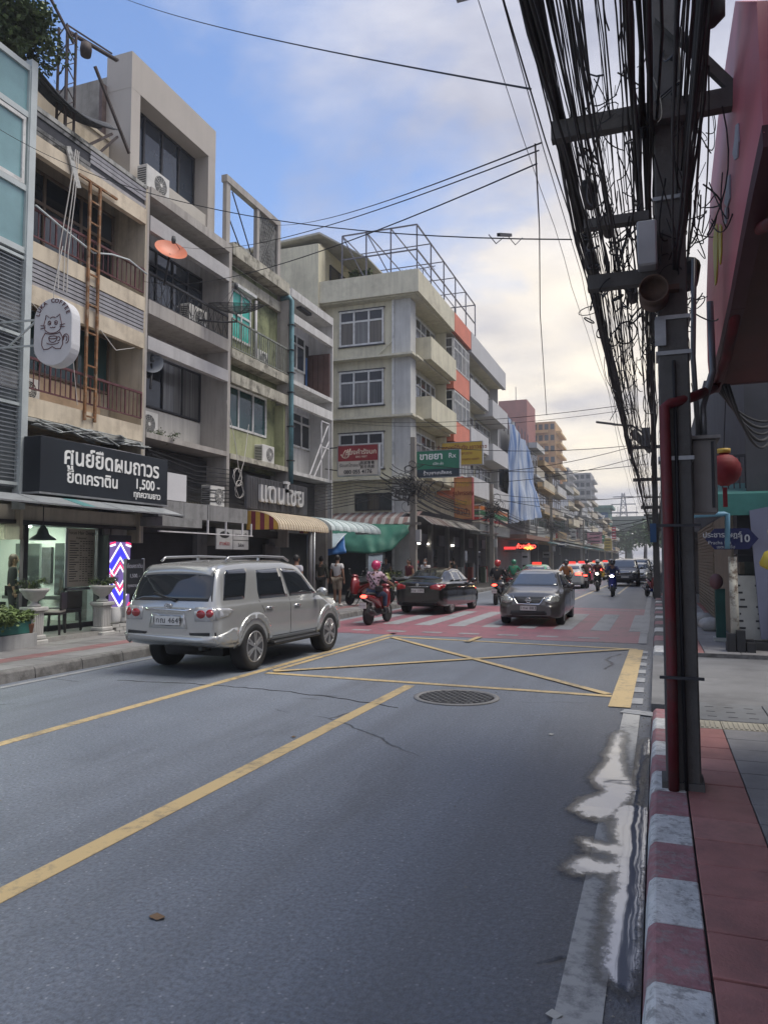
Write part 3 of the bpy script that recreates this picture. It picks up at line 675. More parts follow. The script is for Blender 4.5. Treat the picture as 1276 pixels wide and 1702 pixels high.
# ---- penthouse shophouse
b2 = bay_shell('penthouse_shophouse', 'grey shophouse topped by a boxy taupe penthouse with dark glass', 15.35, 19.3, gw, gw_b, [(5.0, .14), (8.4, .36), (11.35, .25)], roofz=11.35, slabm=gw)
for z0, z1 in ((7.12, 7.46), (10.2, 10.6)): part(MB().box(FX - .14, FX + .02, 15.44, 19.21, z0, z1), 'beam', gw_b, b2)
window(b2, 'x', -13.0, 15.5, 19.2, 5.95, 7.42, 4, (1.0,), fr_d, g_dark, .05)
window(b2, 'x', -13.0, 15.5, 19.2, 8.75, 10.4, 5, (.72, .28), fr_d, g_dark, .05)
part(MB().box(-12.998, -12.93, 15.5, 19.2, 5.05, 5.9), 'panel', mat('off_white_panel', (.55, .53, .49), .8, 0, .08, 1, .3), b2)
part(MB().box(-12.998, -12.93, 15.5, 19.2, 8.42, 8.74), 'panel', MATS['off_white_panel'], b2)
rb = railing(b2, FX - .02, 15.45, 19.2, 8.42, 9.12, 2, rail_k, .02)
orn = MB(); x = FX - .02
for k in range(5):
    y = 15.5 + k * .75
    orn.tube([(x, y, 8.44), (x, y + .36, 9.1), (x, y + .72, 8.44)], .009, 4); orn.tube([(x, y, 9.08), (x, y + .36, 8.44), (x, y + .72, 9.08)], .009, 4)
    orn.tube([(x, y + .36 + .16 * math.cos(t / 10 * 6.283), 8.78 + .2 * math.sin(t / 10 * 6.283)) for t in range(10)], .009, 4, closed=True)
for k in range(16): orn.bar((x, 15.5 + k * .245, 8.44), (x, 15.5 + k * .245, 9.1), .012)
part(orn, 'scrollwork', rail_k, rb)
# the taupe box on top
PX_ = -12.6
part(MB().box(PX_ - .8, PX_, 15.36, 15.72, 11.36, 15.05), 'pier', penth, b2); part(MB().box(PX_ - .8, PX_, 18.92, 19.3, 11.36, 15.05), 'pier', penth, b2)
part(MB().box(PX_ - .8, PX_ + .003, 15.355, 19.303, 14.1, 15.08), 'fascia', penth, b2)
part(MB().box(PX_ - .8, PX_ - .06, 15.72, 18.92, 11.36, 12.25), 'sill_wall', mat('penthouse_sill', (.46, .43, .38), .7, 0, .06, .8, .2, (.3, .28, .25)), b2)
window(b2, 'x', PX_ - .55, 15.72, 18.92, 12.25, 14.1, 4, (1.0,), fr_d, mat('sky_glass', (.03, .042, .06), .03, 0, .2, .5, spec=.9), .07)
part(MB().box(-19, PX_ - .78, 15.362, 15.6, 11.3, 14.55), 'side_wall', mat('stained_grey', (.30, .285, .26), .9, 0, .2, 1.2, .4, (.1, .09, .08), grime=.6, gscale=.9, gdirt=(.13, .12, .11)), b2)
part(MB().box(-19, PX_ - .56, 15.6, 19.29, 11.4, 14.4), 'rear_room', inner, b2)
part(MB().box(PX_ - .9, PX_ - .8, 15.2, 15.5, 12.2, 14.3), 'rust_flashing', mat('flashing', (.12, .085, .08), .7, .2, .4, 4), b2)
# ---- mossy shophouse with turquoise window
b3 = bay_shell('mossy_shophouse', 'moss stained green shophouse with a turquoise window and railed balcony', 19.3, 23.2, mossw, mossb, [(4.98, .16), (8.2, .28), (11.5, .38)], back=-12.45, roofz=11.4, slabm=mossb, finm=gw)
part(MB().box(FX - .14, FX + .02, 19.39, 23.11, 7.15, 7.5), 'beam', mossb, b3); part(MB().box(-12.44, -12.3, 19.39, 23.11, 10.5, 10.85), 'beam', mossb, b3)
window(b3, 'x', -12.45, 20.0, 21.2, 8.75, 10.35, 2, (.52, .48), fr_w, [g_green, g_green], .07)
part(MB().box(-12.44, -12.2, 19.95, 21.25, 10.37, 10.47), 'window_hood', fr_w, b3)
window(b3, 'x', -12.45, 19.6, 22.3, 5.9, 7.25, 3, (1.0,), fr_w, g_teal, .07)
part(MB().box(-12.447, -12.41, 19.45, 22.4, 5.0, 5.88), 'sill_wall', moss2, b3)
part(MB().box(-13.0, FX - .1, 23.0, 23.11, 5.0, 7.15), 'side_wall', moss2, b3)
railing(b3, FX - .02, 19.45, 23.1, 8.25, 9.15, 26, mat('grey_rail', (.24, .25, .22), .6, .2, .3, 5, grime=.5, gscale=6), .022)
part(MB().tube([(-12.38, 21.5, 8.2), (-12.38, 21.5, 10.4)], .05, 8), 'downpipe', louv, b3)
# pergola on its roof
pg = thing('roof_pergola', 'weathered concrete frame and lattice screen on the mossy flat roof', 'pergola', (-12.3, 21, 11.5))
part(MB().box(-12.45, -12.25, 19.42, 22.95, 13.5, 13.72), 'beam', gw, pg)
for a_ in ((-12.42, -12.28, 19.46, 19.68), (-12.45, -12.25, 22.75, 22.95), (-12.42, -12.28, 21.35, 21.5)): part(MB().box(*a_, 11.5, 13.5), 'post', gw, pg)
part(MB().box(-12.40, -12.38, 21.5, 22.75, 11.55, 13.45), 'screen', mat('lattice_dark', (.10, .105, .10), .9, 0, .3, 3), pg)
lt = MB()
for k in range(-9, 10):
    for sgn in (1, -1):
        p0 = []; 
        for i in range(2):
            zz = 11.55 + i * 1.9; yy = 22.1 + k * .14 + sgn * (i - .5) * 1.0; p0.append((-12.33, min(22.72, max(21.52, yy)), zz))
        lt.bar(p0[0], p0[1], .018)
part(lt, 'lattice', mat('lattice_grey', (.25, .25, .24), .8, grime=.5, gscale=3), pg)
part(MB().bar((-12.36, 19.9, 13.4), (-12.36, 21.3, 11.6), .03).bar((-12.36, 19.6, 12.6), (-12.36, 20.6, 11.6), .03), 'brace', rail_k, pg)
part(MB().box(-12.9, -12.5, 20.4, 22.9, 11.5, 12.0), 'upstand', mold, pg)
dpz = thing('blue_downpipe', 'pale blue drain pipe running down beside the mossy shophouse', 'pipe', (FX + .08, 23.2, 4.4))
part(MB().tube([(FX - .3, 23.12, 11.0), (FX + .02, 23.14, 11.02), (FX + .1, 23.16, 10.9), (FX + .1, 23.18, 7), (FX + .1, 23.2, 4.42)], .085, 10), 'pipe', pipe_b, dpz)
for z in (5.2, 6.4, 7.6, 8.3, 9.1, 10.0): part(MB().box(FX - .02, FX + .2, 23.07, 23.29, z, z + .035), 'clamp', fr_d, dpz)
# ---- white shophouse with brown shutter
b4 = bay_shell('white_shophouse', 'white end shophouse with a brown folding shutter upstairs', 23.2, 27.0, ww, ww, [(4.9, .12), (8.15, .14), (11.42, .3)], roofz=11.4)
for z0, z1 in ((7.28, 7.62), (10.25, 10.55)): part(MB().box(FX - .14, FX + .02, 23.29, 26.91, z0, z1), 'beam', ww, b4)
window(b4, 'x', -13.0, 24.2, 26.35, 9.1, 10.5, 3, (.72, .28), fr_w, g_dark, .07)
window(b4, 'x', -13.0, 24.6, 26.85, 6.1, 7.45, 3, (.72, .28), fr_w, g_dark, .07)
sh = part(MB().box(-13.0, -12.05, 26.72, 26.8, 8.2, 9.95), 'shutter', mat('brown_shutter', (.09, .05, .045), .65, 0, .25, 3, .3), b4)
for k in range(4): part(MB().box(-12.98 + k * .235, -12.98 + k * .235 + .21, 26.69, 26.72, 8.25, 9.9), 'panel', MATS['brown_shutter'], sh)
part(MB().box(-13.0, -12.96, 26.4, 26.72, 8.2, 10.3), 'door_gap', inner, b4)
part(MB().box(-12.96, -12.94, 26.45, 26.55, 8.4, 9.8), 'blue_curtain', mat('blue_curtain', (.05, .13, .32), .8), b4)
part(MB().box(FX - .3, FX - .1, 24.3, 25.2, 11.02, 11.1), 'strip_lamp', fr_d, b4)
mb = MB()
for a, b_ in (((-12.0, 25.9, 4.9), (-12.0, 25.9, 7.1)), ((-12.0, 26.6, 4.9), (-12.0, 26.6, 7.1)), ((-12.0, 25.9, 7.1), (-12.0, 26.6, 7.1)), ((-12.0, 25.9, 6.1), (-12.0, 26.6, 6.1)), ((-12.0, 24.9, 4.9), (-12.0, 26.5, 7.0)), ((-12.0, 25.3, 4.9), (-12.0, 26.6, 6.4))): mb.bar(a, b_, .04)
part(mb, 'scaffold_bracket', louv, b4)
# roof sheet and steel frame over the cream house (old aerial tower)
at = thing('roof_frame', 'rusted steel rooftop tower with a sagging mesh tray above the cream house', 'roof frame', (-12.8, 12.9, 11.3))
tw = MB(); y_ = 13.2; x_ = -12.7
for dx, dy in ((0, 0), (0, .28), (-.25, .0), (-.25, .28)): tw.bar((x_ + dx, y_ + dy, 11.3), (x_ + dx, y_ + dy, 14.3), .045)
for k in range(12): tw.bar((x_, y_ + (k % 2) * .28, 11.4 + k * .24), (x_, y_ + ((k + 1) % 2) * .28, 11.64 + k * .24), .02)
for k in range(6): tw.bar((x_ - .25, y_, 11.6 + k * .5), (x_, y_, 11.85 + k * .5), .02)
part(tw, 'tower', mat('rust_dark', (.065, .05, .048), .7, .3, .4, 5), at)
part(MB().bar((x_ - .1, y_ + .1, 14.25), (x_ + .1, y_ + 1.6, 14.45), .1, .05).bar((x_ - .1, y_ + .1, 14.4), (x_ + .1, y_ + 1.4, 14.5), .03), 'jib', MATS['rust_dark'], at)
part(MB().bar((-12.5, 13.9, 13.7), (-12.5, 15.2, 12.2), .06).bar((-12.6, 12.0, 14.9), (-12.6, 13.3, 13.9), .05).bar((-12.55, 13.6, 11.5), (-12.55, 14.6, 12.4), .06).bar((-12.4, 13.7, 11.2), (-12.5, 14.75, 12.4), .05), 'stay', MATS['rust_dark'], at)
tray = MB()
for i in range(6):
    for j in range(10):
        pass
P_ = [[(-13.0 + .5 * i / 5, 12.0 + 2.75 * j / 11, 12.72 - .55 * math.sin(math.pi * j / 11) * .6 + .12 * math.sin(i)) for j in range(12)] for i in range(6)]
for i in range(5):
    for j in range(11): tray.poly([P_[i][j], P_[i + 1][j], P_[i + 1][j + 1], P_[i][j + 1]])
for i in range(6): tray.tube([Vector(p) + Vector((0, 0, -.02)) for p in P_[i]], .018, 4)
part(tray, 'tray', mat('tray_mesh', (.07, .075, .085), .7, .2, .3, 8), at)
part(MB().lathe([(.12, -.15), (.14, 0), (.12, .15)], (x_ + .1, y_ + .5, 14.0), 10), 'floodlight', MATS['rust_dark'], at)
# ---- air conditioners
ac_w = mat('ac_white', (.60, .59, .56), .5, 0, .1, 4, .25, (.3, .28, .25)); ac_d = mat('ac_dark', (.05, .052, .055), .6, 0, .2, 8)
def aircon(label, loc, w=.85, h=.6, d=.32, white=True, group='air conditioner units hung on the shophouses', rz=0.0):
    t = thing('air_conditioner', label, 'air conditioner', loc, rz, group)
    MB().box(-d, 0, -w / 2, w / 2, 0, h).build('case', ac_w, t, True, bevel=.015)
    yc = .1 * w; r = h * .38; Mx = Matrix.Rotation(math.pi / 2, 4, 'Y')
    MB().lathe([(r, 0), (r, .008), (r * .98, .012)], (.001, yc, h / 2), 28, 0, Mx).build('fan_opening', ac_d, t, True)
    g = MB()
    for k in range(1, 6): g.tube([(.02, yc + r * k / 5.2 * math.cos(a / 24 * 6.2832), h / 2 + r * k / 5.2 * math.sin(a / 24 * 6.2832)) for a in range(24)], .004, 4, closed=True)
    for k in range(12): a = k / 12 * 6.2832; g.bar((.02, yc, h / 2), (.02, yc + r * math.cos(a), h / 2 + r * math.sin(a)), .006)
    g.build('fan_guard', ac_w, t, True)
    MB().lathe([(r * .22, 0), (r * .2, .012)], (.02, yc, h / 2), 14, 0, Mx).build('fan_hub', ac_w, t, True)
    f = MB()
    for k in range(9): f.box(-d * .9, -d * .1, -w / 2 - .006, -w / 2, .06 + k * (h - .12) / 9, .06 + k * (h - .12) / 9 + .028)
    f.build('side_louvre', ac_d, t, True)
    k = MB().box(-d, .02, -w / 2 + .05, -w / 2 + .09, -.05, 0).box(-d, .02, w / 2 - .09, w / 2 - .05, -.05, 0); k.build('bracket', fr_d, t, True)
    return t
aircon('white outdoor air conditioner below the big dark second floor window', (-12.62, 16.25, 5.05), 1.0, .68)
aircon('air conditioner outdoor unit on the ledge of the taupe penthouse', (-12.15, 15.95, 11.36), .95, .66)
aircon('air conditioner unit behind the black scrollwork balcony rail', (-12.25, 18.0, 8.42), .9, .62)
aircon('air conditioner unit behind the green house balcony bars', (-12.35, 21.9, 8.22), .85, .6)
aircon('air conditioner unit under the green sill by the blue pipe', (-12.1, 21.95, 5.0), .8, .58)
aircon('weathered unit half hidden on the lower maroon railed balcony', (-12.55, 12.15, 5.14), .8, .55)
aircon('grey outdoor unit on the ledge beside the long black sign', (-11.9, 18.6, 3.32), .75, .6)
MB_ = MB()
# ---- satellite dishes
def dish(label, loc, aim, r, m, mesh=False, post=None):
    t = thing('satellite_dish', label, 'satellite dish', loc)
    q = Vector(aim).to_track_quat('Z', 'Y').to_matrix().to_4x4()
    pr = [(max(.01, r * k / 7), .32 * r * (k / 7) ** 2) for k in range(8)]; d_ = MB()
    kk = 24
    for i in range(8):
        for j in range(kk): a = j / kk * 6.2832; d_.v.append(tuple(q @ Vector((pr[i][0] * math.cos(a), pr[i][0] * math.sin(a), pr[i][1]))))
    for i in range(7):
        for j in range(kk): d_.face((i * kk + j, i * kk + (j + 1) % kk, (i + 1) * kk + (j + 1) % kk, (i + 1) * kk + j), 0, True)
    o = d_.build('reflector', m, t, True, recalc=False)
    if mesh:
        w = MB()
        for k in range(12): a = k / 12 * 6.2832; w.tube([q @ Vector((pr[i][0] * math.cos(a), pr[i][0] * math.sin(a), pr[i][1] - .01)) for i in range(8)], .009, 4)
        for i in (3, 5, 7): w.tube([q @ Vector((pr[i][0] * math.cos(a / 20 * 6.2832), pr[i][0] * math.sin(a / 20 * 6.2832), pr[i][1] - .005)) for a in range(20)], .009, 4, closed=True)
        w.build('rib', rail_k, t, True)
    tip = q @ Vector((0, 0, r * .95)); a_ = MB()
    for k in range(4 if mesh else 1):
        a = k / 4 * 6.2832 + .6; a_.bar(q @ Vector((r * .8 * math.cos(a), r * .8 * math.sin(a), .2 * r)), tip, .012)
    a_.build('feed_arm', rail_k, t, True)
    MB().lathe([(.045, -.08), (.06, 0), (.045, .1)], tip, 10).build('feed_horn', ac_d, t, True)
    if post: MB().tube([(0, 0, 0)] + [Vector(p) for p in post], .03, 6).build('mount', rail_k, t, True)
    return t
dmesh = bpy.data.materials.new('dish_mesh'); dmesh.use_nodes = True
_n = dmesh.node_tree.nodes; _l = dmesh.node_tree.links; _n.clear()
_o = _n.new('ShaderNodeOutputMaterial'); _x = _n.new('ShaderNodeMixShader'); _t = _n.new('ShaderNodeBsdfTransparent'); _d = _n.new('ShaderNodeBsdfPrincipled'); _d.inputs['Base Color'].default_value = (.03, .03, .032, 1)
_x.inputs[0].default_value = .55; _l.new(_t.outputs[0], _x.inputs[1]); _l.new(_d.outputs[0], _x.inputs[2]); _l.new(_x.outputs[0], _o.inputs[0])
dish('wide black mesh satellite dish hung outside the scrollwork balcony', (-11.35, 18.6, 8.95), (.12, -.25, 1), .8, dmesh, True, [(0, 0, -.25), (-.25, -.4, -.35), (-.65, -.9, -.4)])
dish('orange solid satellite dish under the penthouse soffit', (-11.75, 15.95, 9.75), (.45, -.35, .45), .42, mat('orange_dish', (.62, .20, .11), .5, 0, .12, 3), False, [(-.1, .05, -.3), (-.2, .05, -.8)])
dish('small dark dish seen against the second floor glass', (-12.3, 16.0, 6.9), (.7, -.8, .25), .3, mat('grey_dish', (.25, .27, .3), .5), False, [(.05, -.05, -.3), (.25, -.35, -.75)])
# ---- tree on the glass house roof
def leaf_clump(name, parent, c, rad, n, m, size=.09, seed=1, squash=.8):
    rnd = random.Random(seed); mb = MB()
    cs = [Vector((rnd.gauss(0, .5), rnd.gauss(0, .5), rnd.gauss(0, .42 * squash))) * rad for _ in range(max(5, n // 90))]
    for i in range(n):
        b_ = rnd.choice(cs); p = Vector(c) + b_ + Vector((rnd.gauss(0, 1), rnd.gauss(0, 1), rnd.gauss(0, .8))) * rad * .2
        d = Vector((rnd.uniform(-1, 1), rnd.uniform(-1, 1), rnd.uniform(-.9, .3))).normalized(); u = d.cross(Vector((rnd.random(), rnd.random(), 1))).normalized(); s = size * rnd.uniform(.6, 1.3)
        mb.poly([p, p + d * s * .5 + u * s * .28, p + d * s, p + d * s * .5 - u * s * .28], rnd.choice((0, 0, 1)))
    return mb.build(name, m, parent, recalc=False, smooth=False)
lf1 = mat('leaf_green', (.055, .085, .03), .6, 0, .3, 5); lf2 = mat('leaf_light', (.105, .15, .05), .6, 0, .3, 5); bark = mat('bark', (.09, .07, .055), .9)
tr0 = thing('roof_tree', 'leafy green tree overhanging the roof of the glass fronted house', 'tree', (-12.4, 10.7, 11.3))
part(MB().tube([(-12.9, 10.9, 11.3), (-12.7, 11.2, 12.6), (-12.5, 11.4, 13.4)], [.1, .08, .03], 7).tube([(-12.7, 11.2, 12.5), (-12.4, 11.6, 13.0)], [.05, .02], 6), 'trunk', bark, tr0)
_tc = onX(14, 42, -12.5)
leaf_clump('crown', tr0, _tc, .75, 8500, [lf1, lf2], .12, 4)
# small plants on ledges and moss
def potless(label, loc, n, rad, seed, size=.06):
    t = thing('ledge_plant', label, 'plant', loc); leaf_clump('foliage', t, loc, rad, n, [lf1, lf2], size, seed, .5); return t
potless('weeds growing on the ledge below the white air conditioner', (-12.1, 16.3, 5.08), 260, .3, 11)
# ================================================================== SHOPS AND SIGNS ALONG THE LEFT PAVEMENT
lett_w = mat('lettering_white', (.78, .78, .76), .5, var=.03)
lett_k = mat('lettering_dark', (.02, .02, .022), .5, var=0)
sign_k = mat('sign_black', (.016, .02, .026), .45, 0, .2, 1.2)
alu = mat('aluminium', (.38, .39, .40), .4, .6, .15, 4, grime=.3)
YX = lambda x, y, z: frame((x, y, z), (0, 1, 0), (0, 0, 1))        # lettering on a face towards +X
XZ = lambda x, y, z: frame((x, y, z), (1, 0, 0), (0, 0, 1))        # lettering on a face towards -Y
def on(p, M): M = M.copy(); M.translation = M.translation - wl(p); return M
def wtext(body, p, M, size, m, name='lettering', **k): return text(body, name, p, on(p, M), size, m, **k)
# ---- black price sign
s1 = thing('price_sign', 'long black signboard with white price lettering above the salon canopy', 'sign', (-11.4, 13.5, 3.15))
part(MB().box(-11.85, -11.4, 11.46, 15.55, 3.14, 4.26), 'board', sign_k, s1, .01)
part(MB().box(-11.86, -11.39, 11.44, 15.57, 3.1, 3.14), 'trim', alu, s1)
wtext('ศูนย์ยืดผมถาวร', s1, YX(-11.395, 13.62, 3.92), .50, lett_w, bold=.008)
wtext('ยืดเคราติน', s1, YX(-11.395, 12.94, 3.50), .37, lett_w, bold=.006)
wtext('1,500 -', s1, YX(-11.395, 14.76, 3.55), .33, lett_w, bold=.004)
wtext('ทุกความยาว', s1, YX(-11.395, 14.76, 3.31), .21, lett_w, bold=.002)
# ---- round ended cafe sign
cs = thing('cafe_sign', 'oval white LUKA COFFEE lightbox with a cat drawing on a bracket', 'sign', (-10.9, 10.4, 4.9))
pc_ = onX(88, 551, -10.75); c0 = Vector((-10.75, pc_.y, pc_.z))
fx = Vector((.955, -.297, 0)).normalized(); fx = Vector((.99, .14, 0)).normalized(); fz = Vector((0, 0, 1)); fn = fx.cross(fz); fx = fx * 1.29; fz = fz * 1.29
def stad(w, h, n=14):
    r = w / 2; o = []
    for k in range(n + 1): a = math.pi * k / n; o.append((r * math.cos(a), h / 2 - r + r * math.sin(a)))
    for k in range(n + 1): a = math.pi + math.pi * k / n; o.append((r * math.cos(a), -(h / 2 - r) + r * math.sin(a)))
    return o
CWD, CHT = .64, 1.02
mb = MB(); mb.prism([c0 + fx * a + fz * b for a, b in stad(CWD, CHT)], -fn * .27)
white_box = mat('lightbox_white', (.60, .60, .61), .45, 0, .05, 3)
part(mb, 'lightbox', white_box, cs, .012)
Mc = lambda a, b: frame(c0 + fx * a + fz * b + fn * .004, fx, fz)
brown = mat('brown_print', (.10, .035, .04), .5, var=0)
def stroke(pts, w=.012):
    m_ = MB(); P = [c0 + fx * a + fz * b + fn * .004 for a, b in pts]; m_.tube(P, w / 2, 5); return m_
def arc(cx_, cy_, rx, ry, a0, a1, n=14): return [(cx_ + rx * math.cos(R_(a0 + (a1 - a0) * k / n)), cy_ + ry * math.sin(R_(a0 + (a1 - a0) * k / n))) for k in range(n + 1)]
logo = MB()
for pts in (arc(0, .10, .155, .125, 215, 325), [(-.127, .028), (-.15, .10), (-.125, .2)], [(.127, .028), (.15, .10), (.125, .2)],
            [(-.125, .19), (-.115, .255), (-.06, .215)], [(.125, .19), (.115, .255), (.06, .215)], arc(0, .17, .06, .048, 40, 140),
            arc(-.055, .13, .024, .03, 0, 360), arc(.055, .13, .024, .03, 0, 360), arc(-.02, .07, .02, .014, 180, 360), arc(.02, .07, .02, .014, 180, 360),
            [(-.12, .09), (-.2, .10)], [(-.12, .065), (-.2, .05)], [(.12, .09), (.2, .105)], [(.12, .065), (.2, .06)],
            [(-.12, -.01), (-.17, -.10), (-.175, -.2), (-.14, -.265), (-.06, -.26), (0, -.225)], [(.12, -.01), (.17, -.10), (.175, -.2), (.14, -.265), (.06, -.26), (0, -.225)],
            arc(0, -.01, .12, .03, 190, 350), arc(.01, -.09, .07, .022, 0, 360), arc(.01, -.09, .07, .075, 180, 360), arc(.01, -.165, .10, .028, 180, 360), arc(.10, -.115, .03, .03, 250, 470),
            arc(.225, -.12, .05, .07, -90, 200), arc(.215, -.12, .028, .04, -60, 200)):
    P = [c0 + fx * a + fz * b + fn * .004 for a, b in pts]; logo.tube(P, .0085, 5)
logo.ball(c0 + fx * -.05 + fz * .128 + fn * .004, .014); logo.ball(c0 + fx * .05 + fz * .128 + fn * .004, .014)
part(logo, 'cat_logo', brown, cs)
word = 'LUKA COFFEE'
for i, ch in enumerate(word):
    if ch == ' ': continue
    a = R_(168 - i * 15.2); rr_ = .255
    q = c0 + fx * (rr_ * math.cos(a)) + fz * (CHT / 2 - CWD / 2 + .02 + rr_ * math.sin(a)) + fn * .004
    ux = fx * math.sin(a) - fz * math.cos(a); uy = fx * math.cos(a) + fz * math.sin(a)
    wtext(ch, cs, frame(q, ux, uy), .113, brown, bold=.002, depth=.003)
mb = MB()
for b in (.22, -.17):
    p = c0 + fx * (-CWD / 2) + fz * b - fn * .1; q = p - fx * .75; mb.bar(p, q, .035)
mb.bar(c0 - fx * CWD / 2 + fz * .22 - fn * .1, c0 - fx * (CWD / 2 + .5) - fz * .17 - fn * .1, .03); mb.bar(c0 - fx * (CWD / 2 + .02) + fz * .3 - fn * .1, c0 - fx * (CWD / 2 + .02) - fz * .3 - fn * .1, .03)
part(mb, 'bracket', MATS['pale_metal'], cs)
part(MB().tube([c0 + fz * .5, c0 + fz * .62, c0 + fz * 1.4 + Vector((-.1, .3, 0))], .008, 4), 'hanging_wire', MATS['pale_cord'], cs)
# ---- salon: canopy, beam, glass front, lit room
sal = thing('hair_salon', 'glass fronted hair salon with lit ceiling lamps on the ground floor', 'shop', (-12.4, 12.5, .15))
cream_d = mat('shop_beam', (.46, .42, .35), .8, 0, .15, 1.5, .4, (.15, .13, .11))
part(MB().box(-12.6, -12.15, 9.2, 15.3, 2.6, 2.9), 'beam', cream_d, sal)
part(MB().box(-12.7, -12.1, 9.2, 15.3, 2.52, 2.6), 'lintel', fr_d, sal)
part(MB().box(-12.18, -11.7, 9.9, 10.5, 2.58, 2.95), 'green_bracket', mat('green_paint', (.10, .21, .18), .6, 0, .2, 5), sal)
part(MB().box(-19, -11.3, 8.0, 15.4, .14, .25), 'terrace', mat('terrace_tile', (.19, .18, .17), .6, 0, .25, 2, grime=.4, gscale=2), sal)
part(MB().box(-11.31, -11.27, 8.0, 15.4, .14, .262), 'terrace_edge', mat('stone_edge', (.33, .32, .30), .75, 0, .2, 3, grime=.4, gscale=3), sal)
in_w = mat('salon_wall', (.54, .56, .51), .7, 0, .06, 1)
part(MB().box(-18.2, -18, 8.0, 15.1, .25, 2.75), 'back_wall', in_w, sal); part(MB().box(-18, -12.45, 8, 15.2, 2.62, 2.7), 'ceiling', in_w, sal)
part(MB().box(-18, -12.45, 15.0, 15.1, .25, 2.62), 'side_wall', in_w, sal)
part(MB().box(-18, -12.45, 8.0, 15.0, .25, .262), 'floor', mat('salon_floor', (.2, .19, .17), .35), sal)
for x_, y_ in ((-14.2, 10.9), (-13.4, 12.9), (-16, 11.8), (-15.6, 13.6), (-15, 9.5), (-13.3, 11.0), (-13.6, 9.7), (-14.6, 14.2)):
    lm = part(MB().lathe([(.17, 0), (.17, .03)], (x_, y_, 2.588), 16), 'ceiling_lamp', mat('lamp_glow', (.9, .9, .85), .5, var=0, emit=(1, .95, .84), estr=45), sal)
part(MB().box(-14.0, -13.95, 13.6, 13.66, 1.3, 2.45), 'tube_lamp', mat('tube_glow', (.9, .95, 1), .5, var=0, emit=(.85, .93, 1), estr=14), sal)
for y0_, y1_ in ((8.6, 10.6), (10.85, 12.2)):
    part(MB().box(-17.98, -17.6, y0_, y1_, .3, 1.9), 'shelf_unit', mat('shelf_dark', (.06, .06, .06), .6, 0, .5, 7), sal)
sh_ = MB()
for k in range(5):
    for j in range(9): sh_.box(-17.6, -17.5, 8.7 + j * .38, 8.95 + j * .38, .5 + k * .28, .62 + k * .28)
part(sh_, 'bottle_row', mat('bottles', (.4, .4, .42), .4, 0, .6, 9), sal)['kind'] = 'stuff'
part(MB().box(-15.2, -15.1, 12.3, 13.4, .25, 2.3), 'mirror_panel', mat('mirror', (.35, .38, .38), .08, .9, .05), sal)
for x_, y_ in ((-14.2, 11.6), (-14.4, 13.0)):
    ch = MB().box(x_ - .28, x_ + .28, y_ - .28, y_ + .28, .7, .82).box(x_ - .3, x_ - .2, y_ - .28, y_ + .28, .8, 1.35).lathe([(.25, .26), (.05, .3), (.05, .7)], (x_, y_, 0), 12)
    part(ch, 'salon_chair', mat('black_leather', (.015, .015, .016), .4), sal)
for x0_, x1_ in ((-14.3, -13.5), (-15.6, -14.8), (-17.0, -16.2)):
    part(MB().box(x0_, x1_, 14.93, 14.99, .9, 2.2), 'mirror_panel', MATS['mirror'], sal); part(MB().box(x0_ - .06, x1_ + .06, 14.6, 14.95, .8, .88), 'counter', MATS['shelf_dark'], sal)
part(MB().box(-13.4, -12.6, 14.7, 14.98, .3, 1.5), 'cabinet', MATS['shelf_dark'], sal); part(MB().box(-14.7, -14.4, 14.9, 14.98, 1.2, 2.1), 'shelf_unit', MATS['shelf_dark'], sal)
gls = glass_clear('shop_glass')
for y0_, y1_ in ((8.6, 10.3), (10.35, 12.0), (12.2, 14.22)):
    gz = part(MB().box(-12.42, -12.405, y0_, y1_, .35, 2.52), 'shop_window', gls, sal)
for y_ in (10.32, 12.1, 14.3): part(MB().box(-12.47, -12.36, y_ - .06, y_ + .06, .25, 2.52), 'mullion', fr_d, sal)
part(MB().box(-12.46, -12.37, 8.5, 14.3, .25, .36), 'bottom_rail', fr_d, sal)
part(MB().box(-12.75, -12.3, 14.36, 14.58, .25, 2.52), 'pilaster', alu, sal); part(MB().box(-12.7, -12.3, 14.62, 15.18, .25, 2.52), 'pilaster', mat('shop_pilaster', (.30, .29, .28), .75, 0, .2, 3, .4), sal)
pst = part(MB().box(-12.40, -12.385, 13.3, 14.16, 1.18, 2.5), 'price_poster', mat('poster_tan', (.44, .38, .30), .6, 0, .1, 2), sal)
wtext('Focus Hair Design', pst, YX(-12.384, 13.74, 2.40), .115, lett_k, depth=.002)
wtext('Professional', pst, YX(-12.384, 13.72, 2.28), .065, lett_k, depth=.002)
lns = MB(); rnd = random.Random(4)
for k in range(18):
    z = 2.2 - k * .053; lns.box(-12.3845, -12.382, 13.36, 13.36 + rnd.uniform(.15, .3), z, z + .018)
    for j in range(5):
        if rnd.random() < .8: lns.box(-12.3845, -12.382, 13.68 + j * .09, 13.74 + j * .09, z, z + .016)
part(lns, 'print_line', lett_k, pst)['kind'] = 'stuff'
part(MB().box(-12.41, -12.38, 13.24, 13.3, 1.1, 2.5).box(-12.41, -12.38, 13.24, 14.2, 1.1, 1.16), 'poster_frame', alu, pst)
